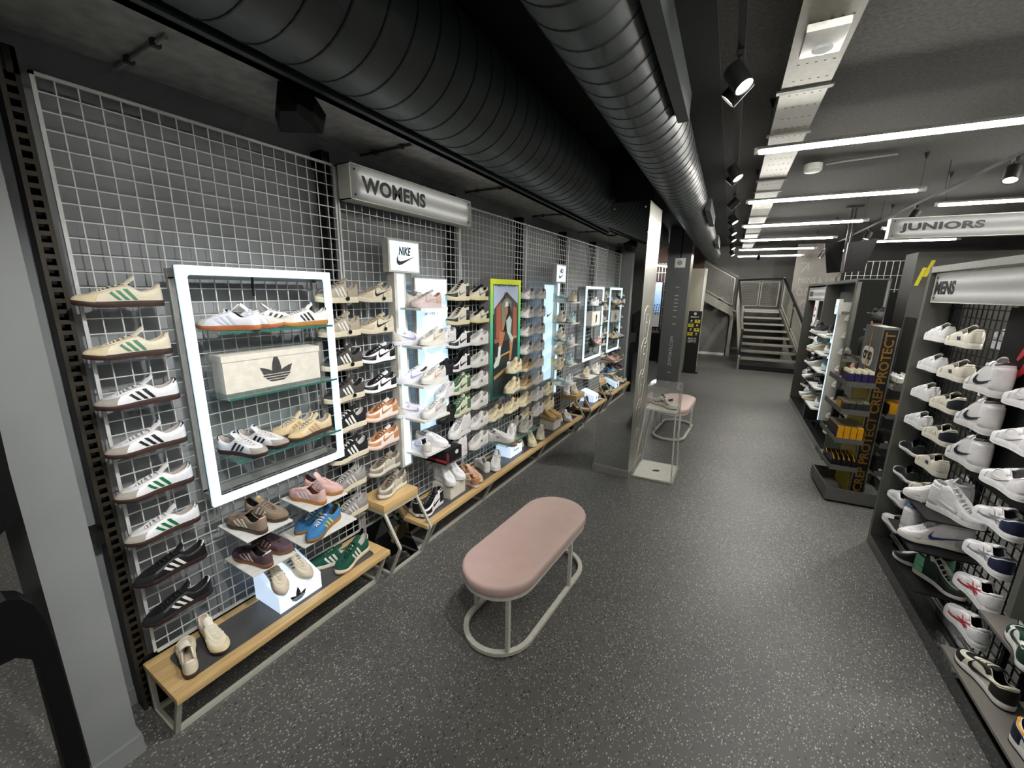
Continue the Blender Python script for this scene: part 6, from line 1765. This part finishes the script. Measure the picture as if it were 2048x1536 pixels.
# ---------------------------------------------------------------- pink stools
def stadium(cx, cy, hl, r, ang, n=14, off=0.0):
    """outline of a long round-ended shape, hl half length between the end centres"""
    P = []
    for s_, a0 in ((1, -90), (-1, 90)):
        for k in range(n+1):
            a = math.radians(a0+180*k/n)
            P.append((s_*hl+(r+off)*math.cos(a), (r+off)*math.sin(a)))
    c, s_ = math.cos(ang), math.sin(ang)
    return [(cx+a*c-b*s_, cy+a*s_+b*c) for a, b in P]
def stool(cx, cy, hl, r, ang, label, h=.45):
    t = thing('pink_stool', label, 'stool', (cx, cy, 0), group='pink padded stools')
    mb = MB(); n = None; rings = []
    for off, z in ((-.02, h-.062), (-.004, h-.060), (0, h-.052), (0, h-.016), (-.004, h-.006), (-.014, h)):
        rings.append([(a, b, z) for a, b in stadium(cx, cy, hl, r, ang, off=off)])
    k = len(rings[0]); vs = [p for g in rings for p in g]
    fs = [(i*k+j, i*k+(j+1) % k, (i+1)*k+(j+1) % k, (i+1)*k+j) for i in range(len(rings)-1) for j in range(k)]
    fs += [tuple(range(k))[::-1], tuple(range((len(rings)-1)*k, len(rings)*k))]
    mb.add(vs, fs).build('padded_seat', M_PINK, t, smooth=True)
    MB().sweep([(a, b, h-.0745) for a, b in stadium(cx, cy, hl, r-.018, ang)], .022, .022, closed=True).build('upper_ring', M_WHITEM, t)
    MB().sweep([(a, b, .022) for a, b in stadium(cx, cy, hl, r-.018, ang)], .03, .022, closed=True).build('floor_ring', M_WHITEM, t)
    S_ = stadium(cx, cy, hl, r-.018, ang)
    c, s_ = math.cos(ang), math.sin(ang)
    for a, b in ((hl*.55, -(r-.018)), (-hl-r*.55, -(r-.018)*.72), (hl*.55, r-.018), (-hl*.9, r-.018)):
        if abs(a) > hl:
            e = math.sqrt(max(0, (r-.018)**2-b*b)); a = -hl-e
        x, y = cx+a*c-b*s_, cy+a*s_+b*c
        MB().box(x-.011, x+.011, y-.011, y+.011, .03, h-.08).build('leg', M_WHITEM, t)
    for q in (3, 11, 18, 26):
        a, b = S_[q]
        MB().lathe([(.012, 0), (.012, .011)], (a, b, 0), 10).build('foot', M_BLACK, t)
stool(1.172, 1.562, .335, .222, math.radians(90-3), 'long pink padded stool on white steel frame in the foreground')
stool(1.44, 5.62, .30, .225, math.radians(88), 'pink padded stool behind the white plinth')

# ---------------------------------------------------------------- black furniture at the left edge
t = thing('black_stand', 'black rounded metal stand cut off at the lower left edge', 'stand', (.24, -.45, 0))
MB().prism([(-1.2, .99), (-.375, .985), (-.345, .965), (-.325, .93), (-.310, .86), (-.303, .73), (-.303, 0), (-.362, 0), (-.352, .70), (-.362, .745), (-.39, .775), (-1.2, .80)], 'x', .205, .285).build('frame', M_BLACKP, t)
MB().prism([(-1.2, 1.64), (-.292, 1.56), (-.300, 1.24), (-.346, 1.198), (-1.2, 1.12)], 'x', .205, .265).build('screen_back', M_BLACKP, t)
MB().box(.215, .255, -.85, -.78, .98, 1.16).build('stem', M_BLACKP, t)

# ---------------------------------------------------------------- far end: second column, ticket totem, pale column
M_COL2 = mat('slate_column', '#5d6060', .5, var=.05, scale=5)
t = thing('slate_column', 'slate grey column with vertical JDSPORTS.COM lettering and white box', 'column', (.73, 9.45, 0))
MB().box(.50, .97, 9.24, 9.66, 0, 3.34).build('column', M_COL2, t)
MB().box(.97, .974, 9.26, 9.64, 0, 3.30).build('side_panel', M_COLP, t)  # paler sheet: the light on this side put into its colour
letters(MB(), 'JDSPORTS.COM', .1, (.80, 9.2395, .36), (0, 0, 1), (-1, 0, 0), width=.66, height=.085, extrude=.0008).build('lettering', M_ENG, t)
for k, z in enumerate((.20, 1.30, 1.46, 1.60, 1.68, 1.76, 1.84, 1.92, 2.10)):
    MB().box(.72, .80, 9.2375, 9.24, z, z+.012).build('height_mark', M_ENG, t)
MB().rbox(.655, .87, 9.215, 9.24, 2.52, 2.72, .006).build('white_box', M_WHITE, t, smooth=True)
MB().tube([(.77, 9.23, 2.72), (.77, 9.23, 3.30)], .012, 6).build('conduit', M_BLACK, t)
MB().lathe([(.05, 0), (.05, .004)], (.76, 9.211, 2.62), 16, 'y').build('grille', M_GREYM, t)
t = thing('pale_column', 'pale cream column behind the black totem', 'column', (.9, 11.6, 0))
MB().box(.72, 1.05, 11.5, 11.8, 0, 2.62).build('column', mat('cream_paint', '#a39f8d', .6), t)
MB().box(1.05, 1.09, 11.49, 11.8, 0, 2.62).build('edge_trim', M_WHITEM, t)
t = thing('ticket_totem', 'black floor totem with yellow ticket tiles', 'totem', (1.04, 10.65, 0))
MB().box(.88, 1.18, 10.65, 10.69, .02, 1.555).build('board', M_INK, t)
MB().box(.83, 1.23, 10.58, 10.76, 0, .02).build('foot', M_BLACK, t)
for k in range(4):
    z = 1.26-.105*k
    x = 1.03 if k % 2 == 0 else .89
    tl = decal(MB(), [(x, z), (x+.135, z), (x+.125, z+.03), (x+.135, z+.085), (x, z+.085), (x+.008, z+.04)], (0, 10.649, 0), (1, 0, 0), (0, 0, 1), .003).build('yellow_tile', M_YEL, t)
    decal(MB(), ellipse(x+.067, z+.055, .016, .016, 12), (0, 10.6455, 0), (1, 0, 0), (0, 0, 1), .001).build('tile_mark', M_INK, tl)
    x2 = .90 if k % 2 == 0 else 1.04
    decal(MB(), ellipse(x2+.06, z+.055, .022, .022, 12), (0, 10.6495, 0), (1, 0, 0), (0, 0, 1), .002).build('white_dot', M_WHITE, t)
    letters(MB(), 'GIFT', .03, (x2+.025, 10.6485, z+.008), (1, 0, 0), (0, 0, 1), width=.07, height=.016, extrude=.0006).build('tile_text', M_WHITE, t)
decal(MB(), ellipse(1.03, 1.49, .035, .035, 16), (0, 10.6495, 0), (1, 0, 0), (0, 0, 1), .002).build('white_badge', M_WHITE, t)
letters(MB(), 'SPEND IT', .05, (.93, 10.649, 1.39), (1, 0, 0), (0, 0, 1), width=.20, height=.035, bold=.002, extrude=.0008).build('heading', M_WHITE, t)
for k, wd in enumerate(('BUY IT', 'LOAD IT', 'GIFT IT')):
    letters(MB(), wd, .05, (.92, 10.649, .86-.045*k), (1, 0, 0), (0, 0, 1), width=.20, height=.032, bold=.002, shear=.15, extrude=.0008).build('slogan_line', M_WHITE, t)

# ---------------------------------------------------------------- staircase
M_STAIR = mat('stair_grey', '#7d7a70', .6, metal=.1, var=.08, scale=8)
M_RAIL = mat('rail_black', '#161616', .4)
t = thing('staircase', 'grey open steel staircase with black handrails at the far end', 'staircase', (-.2, 9.5, 0), fr=RF)
NTR = 8
for i in range(NTR):
    z = .31+.17*i; y = 8.52+.28*i
    xr = .52-.06*i
    MB(RF).box(-.80, xr, y, y+.27, z-.045, z).build('tread', M_STAIR, t)
def stringer(x0, x1, name):
    mb = MB(RF)
    mb.add([(x0, 8.45, 0), (x0, 8.75, 0), (x0, 10.85, 1.35), (x0, 10.75, 1.62), (x0, 8.45, .34), (x1[0], 8.45, 0), (x1[0], 8.75, 0), (x1[1], 10.85, 1.35), (x1[1], 10.75, 1.62), (x1[0], 8.45, .34)],
           [(0, 1, 2, 3, 4), (9, 8, 7, 6, 5), (0, 5, 6, 1), (1, 6, 7, 2), (2, 7, 8, 3), (3, 8, 9, 4), (4, 9, 5, 0)])
    mb.build(name, M_STAIR, t)
stringer(-.86, (-.815, -.815), 'stringer')
mb = MB(RF); mb.add([(.53, 8.45, 0), (.53, 8.75, 0), (.10, 10.85, 1.35), (.10, 10.75, 1.62), (.53, 8.45, .34), (.57, 8.45, 0), (.57, 8.75, 0), (.14, 10.85, 1.35), (.14, 10.75, 1.62), (.57, 8.45, .34)],
    [(0, 1, 2, 3, 4), (9, 8, 7, 6, 5), (0, 5, 6, 1), (1, 6, 7, 2), (2, 7, 8, 3), (3, 8, 9, 4), (4, 9, 5, 0)]); mb.build('stringer', M_STAIR, t)
MB(RF).box(-.80, .52, 8.50, 8.53, .0, .12).build('kick_plate', M_BLACK, t)
MB(RF).box(-1.2, .2, 10.76, 12.2, 1.45, 1.54).build('landing', M_STAIR, t)
def rail(pts, name='handrail', w=.05):
    mb = MB(RF)
    for a, b in zip(pts[:-1], pts[1:]): mb.bar(a, b, w)
    mb.build(name, M_RAIL, t)
rail([(-.84, 8.55, .10), (-.84, 8.55, 1.05), (-1.05, 10.6, 2.42)])
rail([(.12, 10.7, 2.45), (.55, 8.6, 1.15), (.55, 8.6, .2)])
rail([(.12, 10.7, 1.55), (.12, 10.7, 2.47)], 'newel'); rail([(-1.05, 10.6, 1.5), (-1.05, 10.6, 2.45)], 'newel'); rail([(.34, 9.65, .95), (.34, 9.65, 1.80)], 'newel', .04)
rail([(-1.05, 11.4, 2.42), (-.40, 11.9, 2.47), (.12, 11.6, 2.47), (.12, 10.7, 2.47)])
M_SMESH = mat('stair_mesh', '#8d8b80', .6)
def infill(p00, p10, p11, p01, n, m, name='mesh_infill'):
    mb = MB(RF)
    L4 = [Vector(p) for p in (p00, p10, p11, p01)]
    f = lambda u, v: (L4[0]*(1-u)+L4[1]*u)*(1-v)+(L4[3]*(1-u)+L4[2]*u)*v
    for k in range(n+1): mb.bar(f(k/n, 0), f(k/n, 1), .006 if 0 < k < n else .03)
    for k in range(m+1): mb.bar(f(0, k/m), f(1, k/m), .006 if 0 < k < m else .03)
    mb.build(name, M_SMESH, t, kind='stuff')
infill((-.98, 11.5, 1.62), (-.42, 11.9, 1.62), (-.42, 11.9, 2.38), (-.98, 11.5, 2.38), 12, 14)
infill((-.36, 11.9, 1.62), (.10, 11.6, 1.62), (.10, 11.6, 2.38), (-.36, 11.9, 2.38), 10, 14)
infill((.15, 10.6, 1.65), (.52, 8.75, .55), (.52, 8.75, 1.05), (.15, 10.6, 2.32), 16, 10)
infill((-.86, 8.6, .45), (-1.02, 10.5, 1.6), (-1.02, 10.5, 2.3), (-.86, 8.6, .98), 16, 10)
# upper flight rising to the left
mb = MB(RF); mb.add([(-1.10, 10.6, 1.30), (-1.10, 10.6, 1.55), (-3.6, 10.6, 2.95), (-3.6, 10.6, 2.60), (-1.10, 10.66, 1.30), (-1.10, 10.66, 1.55), (-3.6, 10.66, 2.95), (-3.6, 10.66, 2.60)], [(0,1,2,3),(7,6,5,4),(0,4,5,1),(1,5,6,2),(2,6,7,3),(3,7,4,0)]); mb.build('upper_stringer', M_STAIR, t)
for k in range(2):
    a, b = (-1.16-1.0*k, -2.06-1.0*k)
    zz = lambda x: 1.62 + (-1.10-x)*.56
    infill((a, 10.63, zz(a)), (b, 10.63, zz(b)), (b, 10.63, zz(b)+.80), (a, 10.63, zz(a)+.80), 16, 14)
rail([(-1.08, 10.63, 2.50), (-3.6, 10.63, 3.92)], 'handrail', .06)
for k in range(7):
    MB(RF).box(-1.40-.3*k, -1.12-.3*k, 10.66, 11.6, 1.66+.17*k, 1.70+.17*k).build('upper_tread', M_STAIR, t)
MB(RF).box(-1.16, -1.06, 11.0, 11.1, 0, 1.45).build('support_post', M_STAIR, t)
MB(RF).box(-4.2, -1.2, 11.15, 11.22, 0, 1.9).build('wall_under_stairs', mat('stair_wall_paint', '#6a6963', .7, var=.06, scale=3), kind='structure')
MB(RF).box(-4.2, -1.2, 11.13, 11.15, 0, .08).build('baseboard_stairs', M_WHITEM, kind='structure')
# lettered wall right of the stairs
M_PLANK = mat('plank_wall', '#74706a', .75, var=.12, scale=2.5, bump=.3, bscale=30)
MB(RF).box(.30, 4.9, 10.4, 10.5, 0, 5.1).build('wall_lettered', M_PLANK, kind='structure')
t = thing('wall_lettering', 'faint raised grey directory lettering on the wall right of the stairs', 'lettering', (.9, 10.4, 1.6), fr=RF)
M_EMB = mat('embossed_letter', '#8d8983', .6)
for k, (wd, z, h, wl) in enumerate((('\u2197', 2.62, .26, .2), ('MENS & JUNIORS', 2.27, .2, 1.25), ('CLOTHING', 1.97, .2, .8), ('UPSTAIRS', 1.66, .2, .8))):
    if k == 0:
        mb = MB(RF); mb.add([(.45, 10.392, 2.62), (.47, 10.392, 2.60), (.62, 10.392, 2.83), (.60, 10.392, 2.85), (.45, 10.4, 2.62), (.47, 10.4, 2.60), (.62, 10.4, 2.83), (.60, 10.4, 2.85)], [(0,1,2,3),(7,6,5,4),(0,4,5,1),(1,5,6,2),(2,6,7,3),(3,7,4,0)])
        mb.box(.42, .63, 10.392, 10.4, 2.85, 2.88); mb.box(.60, .63, 10.392, 10.4, 2.70, 2.86)
        mb.build('arrow', M_EMB, t)
    else:
        letters(MB(RF), wd, .1, (.43, 10.399, z), (1, 0, 0), (0, 0, 1), width=wl, height=h, extrude=.006).build('letter_row', M_EMB, t)

# ---------------------------------------------------------------- left far zone between the columns: tiled wall, screen, counter
M_TILE = mat('brown_wall', '#4a3630', .7, var=.15, scale=4)
MB().box(-4, .9, 12.7, 12.8, 0, 3.34).build('wall_tiled', M_TILE, kind='structure')
t = thing('rod_grid', 'pale rod grid in front of the brown far wall', 'grid', (-.5, 12.6, .8))
mb = MB()
for k in range(32): x = -2.2+.09*k; mb.box(x-.008, x+.008, 12.61, 12.625, .82, 2.85)
for k in range(9): z = .82+.25*k; mb.box(-2.2, .62, 12.60, 12.61, z-.008, z+.008)
mb.build('rods', M_WIRE, t, kind='stuff')
t = thing('portrait_screen', 'portrait screen showing blue sky between the two columns', 'screen', (-.27, 12.45, 1.0))
MB().box(-.62, -.13, 12.45, 12.5, .95, 2.32).build('bezel', M_BLACKP, t)
MB().box(-.60, -.15, 12.447, 12.45, 1.42, 2.29).build('sky_picture', emit('screen_sky', '#4f9fe0', .8, lamp=False), t)
MB().box(-.60, -.15, 12.447, 12.45, .98, 1.42).build('dark_picture', emit('screen_dark', '#14212c', .5, lamp=False), t)
mb = MB()
for k in range(4): mb.bar((-.42+.07*k, 12.4465, 1.32), (-.38+.07*k, 12.4465, 1.66), .012)
for k in range(4): mb.bar((-.42, 12.446, 1.36+.08*k), (-.19, 12.446, 1.40+.08*k), .012)
mb.build('tower_picture', M_INK, t)
t = thing('far_counter', 'black counter below the portrait screen', 'counter', (-.3, 12.3, 0))
MB().box(-2.4, .45, 12.0, 12.4, 0, .82).build('body', M_BLACK, t); MB().box(-2.45, .5, 11.95, 12.42, .82, .86).build('worktop', M_DGREY, t)
for x in (-.28, .02): MB().bar((x, 11.8, 0), (x, 11.8, .95), .03).build('queue_post', M_BLACK, t)
tube_y = 11.6
t = thing('wall_tube', 'short bright tube light above the portrait screen', 'tube light', (-.2, 12.2, 2.75))
MB().tube([(-.75, 11.6, 2.78), (.02, 12.3, 2.72)], .018, 10).build('lamp', M_TUBE, t); MB().bar((-.75, 11.6, 2.81), (.02, 12.3, 2.75), .03, .03).build('housing', M_WHITEM, t)

# ---------------------------------------------------------------- right far zone: rod grid on a black wall, dark door
MB(RF).box(1.0, 4.9, 8.2, 8.3, 0, 3.34).build('wall_black', mat('black_wall', '#1c1a19', .8, var=.2, scale=3), kind='structure')
t = thing('rod_grid', 'pale rod grid on the black wall at the far right', 'grid', (2.2, 8.15, .8), fr=RF)
mb = MB(RF)
for k in range(24): x = 1.05+.115*k; mb.box(x-.005, x+.005, 8.13, 8.145, .3, 2.74)
for k in range(9): z = .30+.305*k; mb.box(1.05, 3.7, 8.12, 8.13, z-.005, z+.005)
mb.build('rods', M_WIRE, t, kind='stuff')
MB(RF).box(1.72, 2.02, 8.05, 8.11, 0, 2.07).build('door_1', M_BLACKP, kind='structure')
t = thing('side_display', 'dark shelving with small items seen between stand and pillar', 'shelf', (.9, 1.9, 0), fr=RF)
for z in (1.05, 1.55): MB(RF).box(.62, .86, 2.02, 2.38, z, z+.012).build('glass_shelf', M_GLASS, t)
MB(RF).box(.60, .62, 2.02, 2.38, .0, 1.75).build('side_panel', M_DGREY, t)

# ---------------------------------------------------------------- behind the MENS unit (seen in the mirrored end): cap wall and a person
t = thing('cap_shelving', 'white back shelving for caps behind the MENS unit', 'shelf', (1.5, -1.5, 0), fr=RF)
MB(RF).box(1.62, 1.66, -3.4, .4, 0, 2.3).build('back_panel', emit('cap_back_glow', '#7f9a98', .18, lamp=False), t)  # panel glows faintly in place of greenish light falling on it
for z in (.95, 1.3, 1.65): MB(RF).box(1.38, 1.62, -3.4, .4, z-.02, z).build('shelf', M_WHITE, t)
for r, z in enumerate((1.3, 1.65)):
    for k in range(9):
        y = -3.1+.4*k
        c = thing('baseball_cap', 'black cap on the %s shelf behind the MENS unit, number %s from the front' % (['lower', 'upper'][r], ['one', 'two', 'three', 'four', 'five', 'six', 'seven', 'eight', 'nine'][k]), 'cap', (1.49, y, z), fr=RF, group='black caps behind the MENS unit')
        MB(RF).lathe([(.10, 0), (.10, .05), (.08, .10), (.04, .125), (0, .13)], (1.50, y, z+.001), 16).build('crown', M_PACK, c, smooth=True)
        MB(RF).prism([(1.42, y-.08), (1.36, y-.05), (1.345, y), (1.36, y+.05), (1.42, y+.08)], 'z', z+.001, z+.012).build('peak', M_PACK, c)
        MB(RF).box(1.395, 1.399, y-.02, y+.02, z+.03, z+.05).build('badge', M_WHITE, c)

def person(loc, rotz, label):
    """standing figure in black, grown from a jointed skeleton"""
    t = thing('person', label, 'person', loc, rotz, fr=RF)
    V = [(0, 0, .90), (0, 0, 1.08), (0, 0.02, 1.25), (0, .02, 1.38), (0, .01, 1.45), (0, 0, 1.52),            # pelvis..neck
         (.17, .02, 1.36), (.21, -.02, 1.10), (.22, .10, .90), (-.17, .02, 1.36), (-.21, -.02, 1.10), (-.20, .10, .92),
         (.095, 0, .86), (.10, .02, .48), (.10, -.02, .09), (.11, .12, .04), (-.095, 0, .86), (-.10, .02, .48), (-.10, -.02, .09), (-.11, .12, .04),
         (0, .02, 1.57), (0, .025, 1.66)]
    E = [(0,1),(1,2),(2,3),(3,4),(4,5),(3,6),(6,7),(7,8),(3,9),(9,10),(10,11),(0,12),(12,13),(13,14),(14,15),(0,16),(16,17),(17,18),(18,19),(5,20),(20,21)]
    R = [.15,.14,.15,.14,.065,.055,.065,.048,.034,.065,.048,.034,.095,.065,.048,.042,.095,.065,.048,.042,.085,.085]
    me = bpy.data.meshes.new('body'); me.from_pydata(V, E, [])
    o = bpy.data.objects.new('body', me); COL.objects.link(o); o.parent = t
    sk = o.modifiers.new('skin', 'SKIN')
    for i, sv in enumerate(me.skin_vertices[0].data):
        sv.radius = (R[i]*(1.15 if i < 4 else 1), R[i]*(.8 if i < 4 else 1)); sv.use_root = (i == 0)
    su = o.modifiers.new('sub', 'SUBSURF'); su.levels = 2; su.render_levels = 2
    # skin tone on head and forearms, black clothes elsewhere: one material that switches with height and reach
    m = bpy.data.materials.new('skin_and_black_clothes'); m.use_nodes = True
    nt = m.node_tree; b = nt.nodes['Principled BSDF']; b.inputs['Roughness'].default_value = .8
    tc = nt.nodes.new('ShaderNodeTexCoord'); sp = nt.nodes.new('ShaderNodeSeparateXYZ'); nt.links.new(tc.outputs['Object'], sp.inputs[0])
    g = nt.nodes.new('ShaderNodeMath'); g.operation = 'GREATER_THAN'; g.inputs[1].default_value = 1.46; nt.links.new(sp.outputs['Z'], g.inputs[0])
    ab = nt.nodes.new('ShaderNodeMath'); ab.operation = 'ABSOLUTE'; nt.links.new(sp.outputs['X'], ab.inputs[0])
    g2 = nt.nodes.new('ShaderNodeMath'); g2.operation = 'GREATER_THAN'; g2.inputs[1].default_value = .165; nt.links.new(ab.outputs[0], g2.inputs[0])
    g3 = nt.nodes.new('ShaderNodeMath'); g3.operation = 'LESS_THAN'; g3.inputs[1].default_value = 1.12; nt.links.new(sp.outputs['Z'], g3.inputs[0])
    mu = nt.nodes.new('ShaderNodeMath'); mu.operation = 'MULTIPLY'; nt.links.new(g2.outputs[0], mu.inputs[0]); nt.links.new(g3.outputs[0], mu.inputs[1])
    mx = nt.nodes.new('ShaderNodeMath'); mx.operation = 'MAXIMUM'; nt.links.new(mu.outputs[0], mx.inputs[0]); nt.links.new(g.outputs[0], mx.inputs[1])
    mc = nt.nodes.new('ShaderNodeMixRGB'); mc.inputs[1].default_value = lin('#0e0f10'); mc.inputs[2].default_value = lin('#b08a74')
    nt.links.new(mx.outputs[0], mc.inputs[0]); nt.links.new(mc.outputs[0], b.inputs['Base Color'])
    me.materials.append(m)
    def loc_mesh(name, mb_, mm):
        Mw = WM[t]; mb_.fr = Mw
        return mb_.build(name, mm, t, smooth=True)
    vs = MB(); vs.lathe([(.0, .115), (.05, .108), (.088, .07), (.097, .02), (.093, -.03), (.086, -.04)], (0, .012, 1.655), 18)
    loc_mesh('hair', vs, mat('dark_hair', '#1a1512', .7))
    MBn = MB(); MBn.lathe([(.0, .03), (.012, .0), (.010, -.012), (0, -.014)], (0, .118, 1.62), 8); loc_mesh('nose', MBn, mat('skin_tone', '#b08a74', .6))
    for x in (-.032, .032):
        e = MB(); e.lathe([(0, .008), (.009, 0), (0, -.008)], (x, .098, 1.655), 8); loc_mesh('eye', e, M_INK)
        e = MB(); e.lathe([(0, .03), (.012, 0), (0, -.03)], (x*2.85, .02, 1.65), 8); loc_mesh('ear', e, mat('skin_tone', '#b08a74', .6))
    e = MB(); e.box(-.022, .022, .100, .104, 1.578, 1.586); loc_mesh('mouth', e, mat('lip_tone', '#8a5a50', .6))
    for s_ in (1, -1):      # hands: palm, four fingers and a thumb
        h = MB(); bx, by, bz = s_*.215, .115, .885
        h.rbox(bx-.014, bx+.014, by-.04, by+.04, bz-.075, bz+.02, .01)
        for k in range(4):
            y = by-.03+.02*k; ln = (.062, .072, .07, .055)[k]
            h.tube([(bx, y, bz-.07), (bx-s_*.004, y, bz-.07-ln*.5), (bx-s_*.018, y, bz-.07-ln)], [.0088, .008, .0066], 6)
        h.tube([(bx, by+.035, bz-.01), (bx-s_*.006, by+.058, bz-.04), (bx-s_*.012, by+.06, bz-.075)], [.011, .0095, .008], 6)
        loc_mesh('hand', h, mat('skin_tone', '#b08a74', .6))
person((.66, .42, 0), math.radians(60), 'person in black T-shirt and trousers seen in the mirrored end panel')
